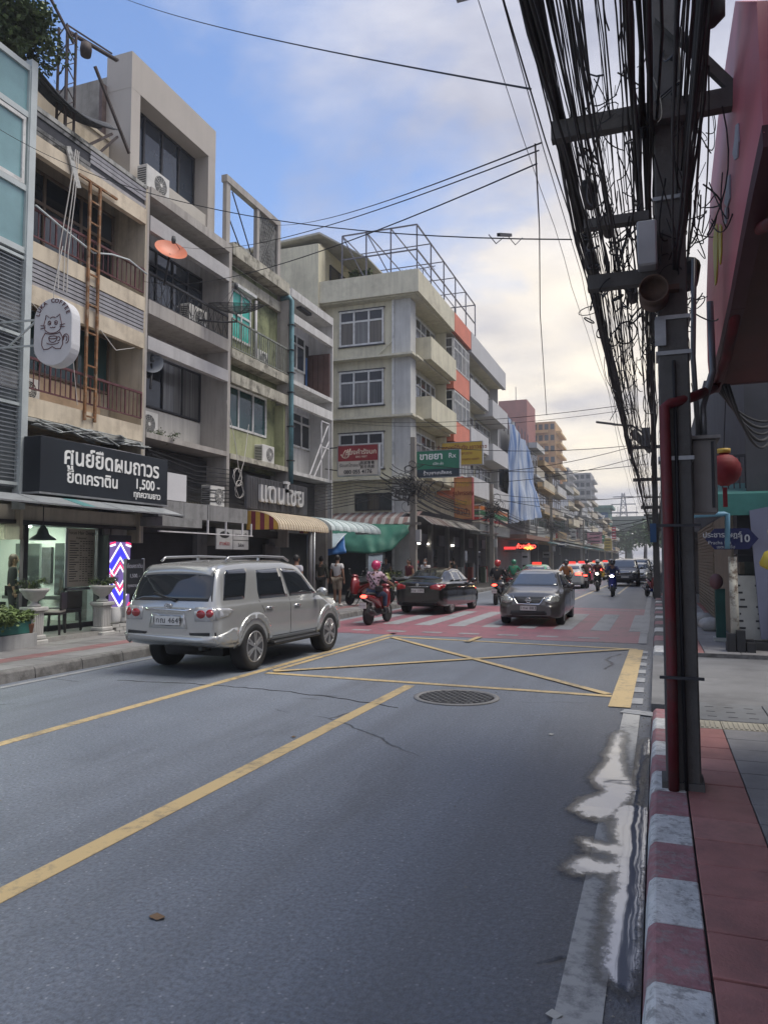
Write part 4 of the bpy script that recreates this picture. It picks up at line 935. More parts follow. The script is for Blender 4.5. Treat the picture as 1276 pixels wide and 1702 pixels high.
# canopy of grey polycarbonate sheets
can = thing('salon_canopy', 'grey translucent plastic canopy below the long black sign', 'canopy', (-11.2, 12.5, 2.85))
poly_m = mat('polycarbonate', (.33, .35, .36), .25, 0, .15, 2, .3, (.2, .2, .2)); poly_t = mat('teal_sheet', (.10, .27, .27), .3)
for k in range(6):
    y0_ = 8.6 + k * 1.12; mm = poly_t if k == 3 else poly_m
    mb = MB(); mb.prism([(-11.9, y0_, 3.1), (-11.3, y0_, 3.04), (-10.72, y0_, 2.86), (-10.72, y0_, 2.84), (-11.3, y0_, 3.02), (-11.9, y0_, 3.08)], (0, .35 if k == 3 else 1.08, 0)); part(mb, 'sheet', mm, can)
    if k == 3:
        mb = MB(); mb.prism([(-11.9, y0_ + .36, 3.1), (-11.3, y0_ + .36, 3.04), (-10.72, y0_ + .36, 2.86), (-10.72, y0_ + .36, 2.84), (-11.3, y0_ + .36, 3.02), (-11.9, y0_ + .36, 3.08)], (0, .72, 0)); part(mb, 'sheet', poly_m, can)
for k in range(7): part(MB().bar((-12.0, 8.62 + k * 1.11, 3.0), (-10.75, 8.62 + k * 1.11, 2.81), .03), 'arm', fr_d, can)
part(MB().bar((-10.73, 8.5, 2.85), (-10.73, 15.35, 2.85), .03), 'edge_strip', alu, can)
# pendant lamp on the terrace
pl = thing('pendant_lamp', 'dark metal bell shaped pendant lamp hanging before the salon glass', 'lamp', (-11.5, 11.67, 2.2))
part(MB().lathe([(.26, 0), (.24, .035), (.12, .12), (.085, .22), (.03, .3)], (-11.5, 11.67, 2.18), 22), 'shade', mat('lamp_green', (.05, .065, .06), .35, .3), pl)
part(MB().tube([(-11.5, 11.67, 2.46), (-11.5, 11.67, 2.86)], .012, 5), 'cord', fr_d, pl)
# LED barber column
led = thing('led_column', 'glowing blue, red and white chevron light column beside the salon', 'light column', (-11.75, 14.3, .6))
LY0, LY1, LX = 13.92, 14.62, -11.75
part(MB().box(LX - .3, LX, LY0 - .04, LY1 + .04, .62, 2.36), 'case', sign_k, led)
def glow(n, c, s): return mat(n, (.1, .1, .1), .4, var=0, emit=c, estr=s)
lw, lb_, lr = glow('led_white', (.9, .85, 1), 1.1), glow('led_blue', (.02, .02, .9), 1.1), glow('led_red', (.9, .02, .1), .8)
part(MB().box(LX, LX + .01, LY0, LY1, .66, 2.2), 'panel', glow('led_purple', (.20, .12, .42), .35), led)
ym = (LY0 + LY1) / 2; hw = (LY1 - LY0) / 2
def chev(zc, up, col_, th, z_off, wfrac=1.0):
    mb = MB(); a = .42
    for s_ in (-1, 1):
        p = [(LX + .012 + z_off, ym, zc), (LX + .012 + z_off, ym + s_ * hw * wfrac, zc - up * a * wfrac), (LX + .012 + z_off, ym + s_ * hw * wfrac, zc - up * a * wfrac - th), (LX + .012 + z_off, ym, zc - th)]
        p = [(x, y, min(2.19, max(.67, z))) for x, y, z in p]; mb.prism(p, (.004, 0, 0))
    part(mb, 'led_strip', col_, led)
for zc, up, col_, th in ((2.19, 1, lw, .05), (2.08, 1, lb_, .17), (1.86, 1, lw, .04), (1.74, 1, lr, .05), (1.66, 1, lw, .04), (1.18, -1, lw, .04), (1.10, -1, lr, .05), (1.0, -1, lw, .04), (.92, -1, lb_, .16), (.72, -1, lw, .05)): chev(zc, up, col_, th, random.uniform(0, .004))
for s_ in (-1, 1):
    for zz, cc_ in ((2.15, lr), (2.1, lw), (.78, lr), (.72, lw)): part(MB().bar((LX + .02, ym + s_ * hw, zz - (.0 if zz > 1 else 0)), (LX + .02, ym + s_ * hw * .55, zz + (.0) - (.2 if zz < 1 else -.04)), .03), 'led_strip', cc_, led)
sb = thing('price_board', 'small dark standing price board in front of the glowing column', 'sign', (-11.2, 14.0, .17))
part(MB().box(-11.24, -11.2, 13.82, 14.42, 1.02, 1.8), 'board', sign_k, sb); part(MB().box(-11.25, -11.19, 13.79, 13.82, .5, 1.82), 'frame', alu, sb); part(MB().box(-11.25, -11.19, 14.42, 14.45, .5, 1.82), 'frame', alu, sb)
for k, (tx, sz) in enumerate((('ยืดเคราติน', .13), ('1,500. -', .12), ('ทุกความยาว', .10))): wtext(tx, sb, YX(-11.197, 14.12, 1.64 - k * .22), sz, mat('lettering_grey', (.35, .35, .4), .5), depth=.003)
# ---- balustrade pedestals, urns, chairs, planters in front of the salon
stone = mat('white_stone', (.47, .46, .44), .8, 0, .12, 4, .4, (.2, .19, .17), grime=.3, gscale=4)
def pedestal(label, x, y):
    t = thing('stone_pedestal', label, 'pedestal', (x, y, .15), 0, 'stone pedestals before the salon')
    part(MB().box(x - .2, x + .2, y - .2, y + .2, .15, .25).box(x - .17, x + .17, y - .17, y + .17, .252, .34), 'base', stone, t, .02)
    sh = MB().box(x - .125, x + .125, y - .125, y + .125, .34, .80)
    for k in range(5): sh.box(x + .125, x + .135, y - .11 + k * .048, y - .085 + k * .048, .36, .78); sh.box(x - .11 + k * .048, x - .085 + k * .048, y - .135, y - .125, .36, .78)
    part(sh, 'shaft', stone, t); part(MB().box(x - .19, x + .19, y - .19, y + .19, .80, .88).box(x - .15, x + .15, y - .15, y + .15, .76, .798), 'capital', stone, t, .015); return t
def urn(label, x, y, z, seed):
    t = thing('stone_urn', label, 'urn', (x, y, z), 0, 'planted urns before the salon')
    part(MB().lathe([(.12, 0), (.12, .03), (.06, .07), (.07, .11), (.17, .17), (.22, .26), (.27, .31), (.27, .35), (.22, .35), (.2, .3)], (x, y, z), 24), 'bowl', stone, t)
    leaf_clump('foliage', t, (x, y, z + .43), .25, 520, [lf1, lf2], .06, seed, .5); return t
pedestal('white fluted pedestal by the green planter box', -11.35, 11.35); pedestal('white fluted pedestal joined to the low white brick wall', -11.35, 13.25)
urn('stone urn of bright green shrubs near the cafe sign side', -11.35, 11.35, .885, 5); urn('stone urn of dark grey green leaves beside the light column', -11.35, 13.25, .885, 8)
bw = thing('low_brick_wall', 'low whitewashed brick wall carrying a row of white ribbed pots', 'wall', (-11.35, 14.3, .15))
for r in range(3):
    for k in range(8):
        y0_ = 13.45 + k * .24 + (.12 if r % 2 else 0); part(MB().box(-11.46 + jit(.006), -11.23 + jit(.008), y0_, y0_ + .225, .15 + r * .075, .218 + r * .075), 'brick', stone, bw)
potw = mat('ribbed_pot', (.58, .58, .57), .6, 0, .08, 6)
for k in range(5):
    y = 13.62 + k * .30; t = thing('ribbed_pot', ['white ribbed plant pot next to the pedestal, first of the row', 'white ribbed plant pot second along the low brick wall', 'white ribbed plant pot third along the low brick wall', 'white ribbed plant pot fourth along the low brick wall', 'white ribbed plant pot last along the low brick wall'][k], 'plant pot', (-11.34, y, .375), 0, 'white pots on the brick wall')
    pr = [(.09, 0), (.12, .03)] + [(.125 + .018 * math.sin(math.pi * j / 10) + (.006 if j % 2 else 0), .03 + j * .03) for j in range(11)] + [(.13, .36), (.11, .36), (.1, .3)]
    part(MB().lathe(pr, (-11.34, y, .375), 18), 'pot', potw, t)
    if k > 2: leaf_clump('foliage', t, (-11.34, y, .8), .13, 160, [lf1, lf2], .05, 20 + k, .6)
def chair(label, x, y, rz, seatm):
    t = thing('terrace_chair', label, 'chair', (x, y, .262), rz, 'chairs on the salon terrace')
    L_ = mat('black_wood', (.02, .018, .018), .5)
    MB().box(-.24, .24, -.24, .24, .40, .44).build('seat', L_, t, True); MB().box(-.25, .25, -.25, .24, .44, .5).build('cushion', seatm, t, True, bevel=.02)
    MB().box(-.24, .24, .22, .26, .5, .86).build('backrest', L_, t, True, bevel=.01)
    for sx in (-.21, .21):
        for sy in (-.21, .21): MB().bar((sx * 1.1, sy * 1.1, 0), (sx, sy, .4), .04).build('leg', L_, t, True)
    return t
chair('black wooden chair with a pale cushion between the two pedestals', -11.75, 12.2, R_(-60), mat('cushion_pale', (.42, .39, .35), .9))
chair('dark chair behind the pale cushioned one, against the glass', -12.0, 12.85, R_(-90), mat('cushion_dark', (.03, .03, .035), .9))
pb = thing('planter_box', 'teal planter box of bright leafy plants on the low wall', 'planter', (-11.2, 10.6, .4))
part(MB().box(-11.32, -11.05, 9.6, 11.0, .42, .66), 'trough', mat('teal_planter', (.03, .14, .12), .5), pb, .015)
leaf_clump('foliage', pb, (-11.18, 10.3, .78), .42, 1500, [mat('leaf_bright', (.14, .20, .06), .55, 0, .3, 6), lf2], .085, 31, .35); leaf_clump('foliage', pb, (-11.18, 10.85, .76), .25, 500, [MATS['leaf_bright'], lf2], .085, 32, .4)
rw = thing('low_terrace_wall', 'low grey rendered wall under the teal planter box', 'wall', (-11.2, 10, .15)); part(MB().box(-11.4, -11.0, 7.5, 11.1, .15, .42), 'wall', mat('render_grey', (.36, .36, .36), .85, 0, .12, 2, .4), rw)
tp = thing('terracotta_pot', 'small brown clay pot at the end of the planter box', 'plant pot', (-11.1, 11.05, .42)); part(MB().lathe([(.06, 0), (.085, .16), (.09, .17)], (-11.1, 11.0, .42), 14), 'pot', mat('terracotta', (.22, .10, .06), .8), tp)
# ---- shuttered shop under the penthouse house, gutter strip and small signs
sh2 = thing('shuttered_shop', 'dark closed roller shutter shop front behind the silver car', 'shop', (-12.4, 17, .15))
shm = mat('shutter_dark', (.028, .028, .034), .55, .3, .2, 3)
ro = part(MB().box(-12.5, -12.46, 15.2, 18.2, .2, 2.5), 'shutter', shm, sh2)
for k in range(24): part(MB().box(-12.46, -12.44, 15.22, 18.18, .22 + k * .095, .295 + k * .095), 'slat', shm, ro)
part(MB().box(-12.7, -12.3, 18.2, 18.7, .15, 2.6), 'pier', mat('dark_pier', (.13, .13, .135), .85, 0, .2, 3, .4), sh2); part(MB().box(-12.9, -12.35, 15.2, 23.3, 2.5, 2.75), 'lintel', fr_d, sh2)
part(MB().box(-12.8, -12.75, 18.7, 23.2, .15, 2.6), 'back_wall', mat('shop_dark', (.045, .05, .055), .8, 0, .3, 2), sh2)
for y_, w_ in ((19.6, .5), (20.6, .7), (21.5, .5)): part(MB().box(-12.75, -12.4, y_, y_ + w_, .15, 1.6 + jit(.3)), 'crate_stack', mat('dark_goods', (.06, .065, .08), .8, 0, .5, 4), sh2)
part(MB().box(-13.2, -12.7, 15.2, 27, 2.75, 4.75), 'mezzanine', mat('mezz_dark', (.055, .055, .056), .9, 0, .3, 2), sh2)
vb = MB()
for k in range(14):
    for j in range(2): vb.box(-12.69, -12.66, 17.9 + k * .14, 17.97 + k * .14, 3.28 + j * .12, 3.34 + j * .12)
part(vb, 'vent_block', mat('vent_tan', (.14, .13, .10), .8), sh2)['kind'] = 'stuff'
gt = thing('concrete_ledge', 'stained grey concrete ledge in slabs above the dark shutter', 'ledge', (-11.6, 17.5, 2.8))
gm = mat('ledge_grey', (.25, .25, .25), .85, 0, .2, 2, .6, (.08, .08, .08), grime=.5, gscale=2)
for k in range(4): part(MB().box(-12.3, -11.55 + jit(.01), 15.4 + k * 1.08, 16.46 + k * 1.08, 2.86, 3.28), 'slab', gm, gt)
part(MB().box(-12.3, -11.35, 15.3, 17.0, 2.62, 2.84), 'lower_slab', gm, gt)
fr_ = MB()
for y in (17.3, 18.2, 19.1, 19.6): fr_.box(-11.4, -11.36, y, y + .04, 2.5, 2.85)
fr_.box(-11.41, -11.36, 15.2, 19.7, 2.47, 2.5); part(fr_, 'bracket_frame', louv, gt)
sgs = thing('shop_boards', 'cluster of three small pale shop boards hanging under the ledge', 'sign', (-11.6, 19, 2.1))
bd = mat('board_pale', (.40, .40, .40), .6, 0, .1, 3)
b_ = part(MB().box(-11.64, -11.6, 18.1, 18.95, 2.08, 2.66), 'board', bd, sgs); wtext('กาแฟสด', b_, YX(-11.598, 18.52, 2.24), .16, mat('print_red', (.3, .03, .03), .5), depth=.003)
part(MB().lathe([(.2, 0), (.2, .004)], (0, 0, 0), 18, 0, Matrix.Translation((-11.6, 18.52, 2.5)) @ Matrix.Rotation(math.pi / 2, 4, 'Y') @ Matrix.Diagonal((.5, 1.3, 1, 1))), 'print_oval', lett_k, b_)
b_ = part(MB().box(-11.64, -11.6, 18.99, 19.85, 2.36, 2.66), 'board', bd, sgs); wtext('อาหารตามสั่ง', b_, YX(-11.598, 19.42, 2.51), .13, lett_k, depth=.003)
b_ = part(MB().box(-11.64, -11.6, 18.99, 19.85, 2.08, 2.34), 'board', bd, sgs); wtext('Salon', b_, YX(-11.598, 19.42, 2.21), .15, lett_k, depth=.003)
part(MB().box(-11.62, -11.58, 15.75, 16.6, 3.3, 4.0), 'board', white_box, tag(thing('white_board', 'blank white panel standing right of the long black sign', 'sign', (-11.6, 16, 3.3))) )
cbl = thing('cable_coil', 'loose coils of grey cable hanging below the mossy house', 'cable', (-11.7, 19.3, 4))
mb = MB()
for k in range(4): mb.tube([(-11.75 + jit(.03), 19.4 + k * .06 + .22 * math.cos(a / 16 * 6.283) , 4.15 + (-.25 if k > 1 else .1) + .27 * math.sin(a / 16 * 6.283)) for a in range(16)], .01, 4, closed=True)
mb.tube([(-11.9, 19.0, 6.5), (-11.75, 19.3, 5.2), (-11.75, 19.5, 4.4)], .01, 4).tube([(-11.9, 20.3, 6.0), (-11.75, 19.8, 4.8), (-11.75, 19.5, 4.2)], .01, 4)
part(mb, 'coil', MATS['pale_cord'], cbl)
# ---- grey ribbed sign and striped awning
s2 = thing('grey_sign', 'grey ribbed metal sign with raised white Thai letters over the striped awning', 'sign', (-11.6, 21.8, 3.35))
part(MB().box(-11.7, -11.62, 19.75, 23.9, 3.34, 4.34), 'board', mat('sign_grey', (.085, .085, .092), .6, .2, .2, 2, .4), s2)
rb_ = MB()
for k in range(40): rb_.box(-11.62, -11.605, 19.78 + k * .103, 19.83 + k * .103, 3.36, 4.32)
part(rb_, 'rib', MATS['sign_grey'], s2)
wtext('แดนไชย', s2, YX(-11.55, 21.9, 3.88), .92, mat('raised_letter', (.50, .50, .50), .6, 0, .12, 3, .4), depth=.05, bold=.012, space=1.06)
def barrel_awning(name, label, x0, x1, y0, y1, zt, zb, cols, n, axis='y', scallop=True):
    """striped awning with a rounded front; one strip per colour stripe"""
    t = thing(name, label, 'awning', ((x0 + x1) / 2, (y0 + y1) / 2, zb))
    for k in range(n):
        a = y0 + (y1 - y0) * k / n; b = y0 + (y1 - y0) * (k + 1) / n; pr = []
        for j in range(9):
            q = j / 8 * math.pi / 2; pr.append((x0 + (x1 - x0) * math.sin(q), zb + (zt - zb) * math.cos(q)))
        pr.append((x1, zb - .06)); mb = MB(); bump = .014 * (1 if k % 2 else 0)
        P = [(x + bump, z + bump) for x, z in pr]; Q = [(x - .012, z - .012) for x, z in P[::-1]]
        mb.prism([(x, a + .002, z) for x, z in P + Q], (0, b - a - .004, 0)); part(mb, 'stripe', cols[k % len(cols)], t)
    for yy in (y0, y1):
        pr = [(x0, zb - .03)] + [(x0 + (x1 - x0 - .02) * math.sin(j / 8 * math.pi / 2), zb + (zt - zb - .02) * math.cos(j / 8 * math.pi / 2)) for j in range(9)] + [(x1 - .02, zb - .03)]
        m_ = 7
        for q in range(m_):
            xa, xb = x0 + (x1 - x0 - .03) * q / m_, x0 + (x1 - x0 - .03) * (q + 1) / m_
            f = lambda x: zb + (zt - zb - .02) * math.sqrt(max(0, 1 - ((x - x0) / (x1 - x0)) ** 2))
            mb = MB(); mb.prism([(xa, yy, zb - .06), (xb, yy, zb - .06), (xb, yy, f(xb)), (xa, yy, f(xa))], (0, .01, 0)); part(mb, 'end_panel', cols[(q + 1) % 2 + (len(cols) - 2 if len(cols) > 2 else 0)], t)
    return t
tan1, tan2 = mat('awning_tan', (.50, .40, .27), .7, 0, .1, 2, .3, (.25, .2, .14)), mat('awning_tan_pale', (.60, .52, .40), .7, 0, .1, 2, .3, (.3, .24, .18))
aw_y, aw_m = mat('awning_yellow', (.55, .33, .06), .7), mat('awning_maroon', (.20, .03, .05), .7)
def awn2():
    t = barrel_awning('striped_awning', 'rounded tan awning with a yellow and maroon striped end', -11.7, -10.6, 19.9, 23.5, 3.28, 2.75, [tan1, tan2], 40)
    for o in list(t.children):
        if o.name.startswith('end_panel'): o.data.materials[0] = random.choice((aw_y, aw_m))
    k = 0
    for o in [c for c in t.children if c.name.startswith('end_panel')]: o.data.materials[0] = (aw_y, aw_m)[k % 2]; k += 1
awn2()
barrel_awning('white_awning', 'plain white rounded awning reaching out beyond the striped one', -11.6, -10.5, 23.55, 28.4, 3.28, 2.85, [mat('awning_white', (.55, .62, .62), .5, 0, .06, 2, .2), mat('awning_white_b', (.48, .56, .56), .5, 0, .06, 2, .2)], 14)
po = thing('awning_post', 'grey steel post holding up the striped awning', 'post', (-10.7, 22.3, .17)); part(MB().tube([(-10.7, 22.3, .17), (-10.7, 22.3, 2.75)], .07, 10), 'post', mat('post_grey', (.16, .16, .165), .6, .2, .2, 3, .4), po)
part(MB().tube([(-10.62, 22.42, .17), (-10.62, 22.42, 2.7)], .03, 8), 'conduit', alu, po)
# ground-floor shop of the white house
sh3 = thing('open_shopfront', 'dim open shop front below the white shophouse', 'shop', (-12.4, 25, .15))
part(MB().box(-13.2, -13.1, 23.2, 27, .15, 2.8), 'back_wall', MATS['shop_dark'], sh3); part(MB().box(-13.0, -12.2, 26.8, 27.0, .15, 4.7), 'party_wall', gw, sh3)
part(MB().box(-12.6, -12.5, 22.5, 23.6, .15, 2.3), 'door', mat('grey_door', (.13, .13, .14), .5, .3), sh3)
# ---- soi side: tarpaulins
gtp = mat('green_tarp', (.03, .145, .10), .55, 0, .2, 2)
def tarp(name, label, pts_top, pts_bot, m, sag=.12, n=26, rows=10, seed=1, cat='tarpaulin'):
    mb = MB(); rnd = random.Random(seed)
    A, B_ = [Vector(p) for p in pts_top], [Vector(p) for p in pts_bot]
    def samp(P, t): s_ = t * (len(P) - 1); i = min(len(P) - 2, int(s_)); return P[i].lerp(P[i + 1], s_ - i)
    for j in range(rows + 1):
        for i in range(n + 1):
            t, q = i / n, j / rows; p = samp(A, t).lerp(samp(B_, t), q)
            p = p + Vector((0, -1, 0)) * (sag * math.sin(q * math.pi) + .07 * mnoise.noise((t * 9 + seed, q * 2.2, 1)) + .03 * math.sin(t * 40 + q * 6) * q) + Vector((.05 * mnoise.noise((t * 6, q * 3, 7)), 0, .05 * mnoise.noise((t * 5, q * 3, 17 + seed))))
            mb.v.append(tuple(p))
    for j in range(rows):
        for i in range(n): k = j * (n + 1) + i; mb.face((k, k + 1, k + n + 2, k + n + 1), 0, True)
    o = mb.build(name, m, recalc=False); tag(o, label, cat)
    md = o.modifiers.new('solid', 'SOLIDIFY'); md.thickness = .012; return o
# ================================================================== CREAM CORNER BUILDING AND ITS SHOPS
C1 = thing('corner_building', 'cream four storey corner building with projecting balconies and roof cage', 'building', (-11, 34, 0))
cy = mat('corner_cream', (.60, .565, .43), .85, 0, .07, .8, .6, (.30, .28, .22), grime=.35, gscale=.7, bump=.1)
cyb = mat('corner_cream_band', (.58, .55, .43), .85, 0, .1, .9, .45, (.28, .25, .19), grime=.35, gscale=1.0)
cyc = mat('corner_column', (.50, .50, .48), .85, 0, .12, 1, .4, (.24, .24, .23), grime=.2)
orn_ = mat('salmon_panel', (.60, .20, .135), .75, 0, .1, 1.5, .2, (.4, .12, .1))
gwh = mat('far_grey_white', (.47, .47, .48), .85, 0, .08, 1, .3, (.3, .3, .3))
g_c1 = mat('curtain_glass', (.035, .042, .045), .07, 0, .5, 3, spec=.6)
part(MB().box(-24, -11.5, 34, 55, .15, 15.0), 'wall', cy, C1)
part(MB().box(-24, -15.6, 33.2, 34.05, .15, 17.6), 'side_wall', cy, C1)
part(MB().box(-11.82, -11.0, 33.92, 34.75, .15, 14.6), 'corner_column', cyc, C1); part(MB().box(-11.94, -11.83, 33.88, 34.1, .15, 14.6), 'downpipe', MATS['white_frame'], C1)
for z in (5.6, 8.62, 11.6): part(MB().box(-15.6, -10.75, 33.45, 34.0, z, z + .1), 'side_slab', cyb, C1); part(MB().box(-11.6, -10.7, 33.99, 55, z + .005, z + .105), 'front_slab', cyb, C1)
part(MB().box(-15.7, -10.4, 33.3, 33.5, 14.55, 15.65), 'parapet', cyb, C1); part(MB().box(-10.62, -10.4, 33.5, 40.1, 14.55, 15.65), 'parapet', cyb, C1)
part(MB().box(-10.60, -10.38, 40.1, 44.0, 14.55, 15.65), 'parapet', orn_, C1); part(MB().box(-10.62, -10.35, 44.0, 55, 14.4, 15.65), 'parapet', gwh, C1)
part(MB().box(-15.7, -10.62, 33.5, 55, 14.5, 14.62), 'roof_slab', cyb, C1)
for (z0, z1) in ((12.4, 14.2), (9.35, 11.12), (6.2, 8.0)): window(C1, 'y', 34.0, -14.76, -12.39, z0, z1, 3, (.68, .32), fr_w, [g_c1, mat('transom_dark', (.03, .032, .04), .3, 0, .2, 3)], .09, .07)
for (z0, z1) in ((12.4, 14.2), (9.35, 11.12), (6.2, 8.0)):
    part(MB().box(-14.82, -12.33, 33.90, 34.0, z0 - .06, z0 - .005), 'window_edge', fr_d, C1); part(MB().box(-14.82, -12.33, 33.91, 34.0, z1 + .005, z1 + .05), 'window_edge', fr_d, C1)
window(C1, 'y', 34.0, -13.9, -11.95, 4.15, 5.0, 3, (1.0,), fr_d, g_c1, .05)
part(MB().bar((-12.9, 33.9, 9.0 + 2.65), (-12.0, 33.9, 9.0 + 3.4), .05), 'vent_strut', cyb, C1)
# street side bays with projecting balconies
def balcony(z, y0, y1, xf, m, h=1.0):
    mb = MB(); mb.prism([(-11.5, y0, z), (xf, y0 + .0, z + .0), (xf, y0, z + .12 + h), (-11.5, y0, z + .12 + h)], (0, .14, 0))
    part(mb, 'balcony_end', m, C1); part(MB().box(xf - .12, xf, y0 + .142, y1, z - .02, z + .12 + h + .003), 'balcony_front', m, C1); part(MB().box(-11.5, xf - .125, y0 + .142, y1 - .02, z, z + .12), 'balcony_floor', m, C1)
for z in (5.72, 8.73, 11.72):
    balcony(z, 35.1, 40.0, -10.3, cy); balcony(z, 44.1, 49.2, -10.45, gwh); balcony(z - .3, 49.4, 54.8, -10.2, gwh)
    window(C1, 'x', -11.5, 35.3, 39.7, z + .9, z + 2.6, 5, (.66, .34), fr_w, g_c1, .08)
    window(C1, 'x', -11.5, 44.5, 49.0, z + .9, z + 2.5, 4, (.66, .34), fr_w, g_c1, .08); window(C1, 'x', -11.5, 49.6, 54.4, z + .9, z + 2.5, 4, (.66, .34), fr_w, g_c1, .08)
    part(MB().box(-11.5, -10.95, 44.0, 44.2, z, z + 2.85), 'fin', gwh, C1); part(MB().box(-11.5, -10.95, 54.8, 55, z, z + 2.85), 'fin', gwh, C1); part(MB().box(-11.5, -10.9, 39.98, 40.12, z, z + 2.85), 'fin', cy, C1)
    # salmon bay window
    part(MB().box(-11.5, -10.5, 40.2, 43.95, z - .35, z + .85), 'salmon_apron', orn_, C1)
    window(C1, 'x', -10.55, 40.25, 43.9, z + .86, z + 2.55, 4, (.68, .32), fr_w, g_c1, .09); window(C1, 'y', 40.22, -11.45, -10.52, z + .86, z + 2.55, 2, (.68, .32), fr_w, g_c1, .07)
    gb = MB()
    for k in range(14): gb.box(-10.47, -10.45, 40.3 + k * .27, 40.325 + k * .27, z + .88, z + 2.53)
    part(gb, 'window_bars', fr_w, C1)['kind'] = 'stuff'
# penthouse room with its pitched roof, roof cage, tank, aerial
rr = thing('roof_room', 'cream rooftop room with a lean-to roof behind the corner parapet', 'roof room', (-18, 36, 15))
part(MB().box(-22, -15.9, 34.1, 42, 14.6, 18.0), 'wall', cy, rr)
mb = MB(); mb.prism([(-22.5, 33.95, 18.15), (-15.9, 33.95, 18.55), (-13.2, 33.95, 16.8), (-13.2, 33.95, 16.72), (-15.9, 33.95, 18.45), (-22.5, 33.95, 18.03)], (0, 8.2, 0)); part(mb, 'roof', mat('roof_grey', (.42, .41, .37), .85, 0, .2, 1, .3), rr)
window(rr, 'y', 34.1, -19.2, -16.6, 15.3, 17.6, 3, (.66, .34), fr_w, g_dark, .09)
part(MB().box(-16.35, -15.95, 33.8, 34.09, 14.6, 17.9), 'dark_door', fr_d, rr); part(MB().box(-15.88, -15.8, 34.3, 40, 14.7, 17.6), 'side_panel', cyb, rr)
window(rr, 'x', -15.8, 35, 38.5, 15.6, 17.2, 3, (1.0,), fr_d, g_dark, .06)
cg = thing('roof_cage', 'thin steel tube cage standing on the corner building roof', 'cage', (-12, 40, 15.6))
cgm = mat('cage_steel', (.16, .155, .18), .6, .3, .1)
def cbar(a, b, w=.06): part(MB().bar(a, b, w), 'bar', cgm, cg)
X0, X1, Y0, Y1, Z0, Z1 = -14.6, -10.65, 33.9, 46.3, 15.62, 18.1
for y in (Y0, 36.3, 38.8, 41.3, 43.8, Y1): cbar((X1, y, Z0), (X1, y, Z1)); cbar((X0, y, Z1), (X1, y, Z1), .045)
for x in (X0, -13.3, -12): cbar((x, Y0, Z0), (x, Y0, Z1)); cbar((x, Y0, Z1), (x, Y1, Z1), .045); cbar((x, Y1, Z0), (x, Y1, Z1), .045)
for z in (Z1, (Z0 + Z1) / 2): cbar((X1, Y0, z), (X1, Y1, z)); cbar((X0, Y0, z), (X1, Y0, z))
cbar((-13.3, Y0, Z1), (-12.0, Y0, Z0), .05); cbar((-14.6, Y0, Z1), (-13.3, Y0, Z0), .05); cbar((X0, Y1, Z1), (X1, Y1, Z1))
wt = thing('water_tank', 'round cream water tank on the roof inside the steel cage', 'tank', (-12.3, 35.6, 14.6)); part(MB().lathe([(.6, 0), (.62, 1.2), (.62, 1.5), (.5, 1.62), (.2, 1.68)], (-12.2, 35.6, 14.62), 20), 'tank', cyb, wt)
an = thing('roof_aerial', 'comb shaped television aerial over the water tank', 'aerial', (-11.6, 38, 15)); part(MB().bar((-11.6, 38, 14.6), (-11.6, 38, 17.6), .04), 'mast', cgm, an); part(MB().bar((-12.8, 38, 17.5), (-10.9, 38, 17.6), .035), 'boom', cgm, an)
for k in range(8): part(MB().bar((-12.7 + k * .24, 37.7, 17.52), (-12.7 + k * .24, 38.3, 17.52), .02), 'element', cgm, an)
fr2 = thing('roof_fern', 'green rooftop fern growing beside the lean-to roof', 'plant', (-13.8, 34.3, 15.6)); leaf_clump('foliage', fr2, (-13.6, 34.2, 16.1), .55, 500, [lf1, lf2], .22, 40, .7)
# ground floor: striped awning round the corner, tarps, open shops
sg1, sg2 = mat('awning_stripe_grey', (.36, .35, .33), .8, 0, .2, 2, .4, (.12, .12, .11), grime=.3, gscale=2), mat('awning_stripe_rust', (.21, .135, .12), .8, 0, .3, 2, .4, (.1, .09, .09), grime=.3, gscale=2)
aw = thing('corner_awning', 'faded grey and rust striped sheet awning round the corner building', 'awning', (-11, 33, 3.6))
for k in range(24):
    x0 = -15.6 + k * .215; mb = MB(); dz = .012 * (k % 2); mb.prism([(x0, 34.0, 4.05 + dz), (x0, 33.1, 3.72 + dz), (x0, 32.85, 3.42 + dz), (x0, 32.86, 3.40 + dz), (x0, 33.1, 3.70 + dz), (x0, 34.0, 4.03 + dz)], (.212, 0, 0)); part(mb, 'stripe', (sg1, sg2)[k % 2], aw)
for k in range(46):
    y0 = 33.2 + k * .34; sg = -.012 * k; mb = MB(); dz = .012 * (k % 2) + jit(.02); mb.prism([(-11.2, y0, 4.02 + dz), (-10.2, y0, 3.75 + dz), (-9.75, y0, 3.42 + dz), (-9.76, y0, 3.40 + dz), (-10.2, y0, 3.73 + dz), (-11.2, y0, 4.0 + dz)], (0, .335, 0))
    part(mb, 'stripe', (sg1, sg2)[k % 2] if k < 12 else (sg1 if k < 32 else sg2), aw)
tarp('green_tarpaulin', 'green tarpaulin hung under the striped corner awning', [(-15.0, 32.9, 3.5), (-10.7, 32.9, 3.4)], [(-15.0, 31.9, 2.2), (-12.2, 31.6, 2.02), (-11.3, 31.9, 2.15), (-10.65, 32.6, 3.0)], gtp, .22, 34, 12, 3)
tarp('blue_tarpaulin', 'blue tarpaulin drooping beside the green one', [(-15.3, 31.5, 2.95), (-13.4, 31.5, 2.9)], [(-15.2, 30.6, 2.0), (-14, 30.6, 1.92), (-13.0, 30.8, 2.05)], mat('blue_tarp', (.03, .13, .36), .5), .1, 18, 8, 5)
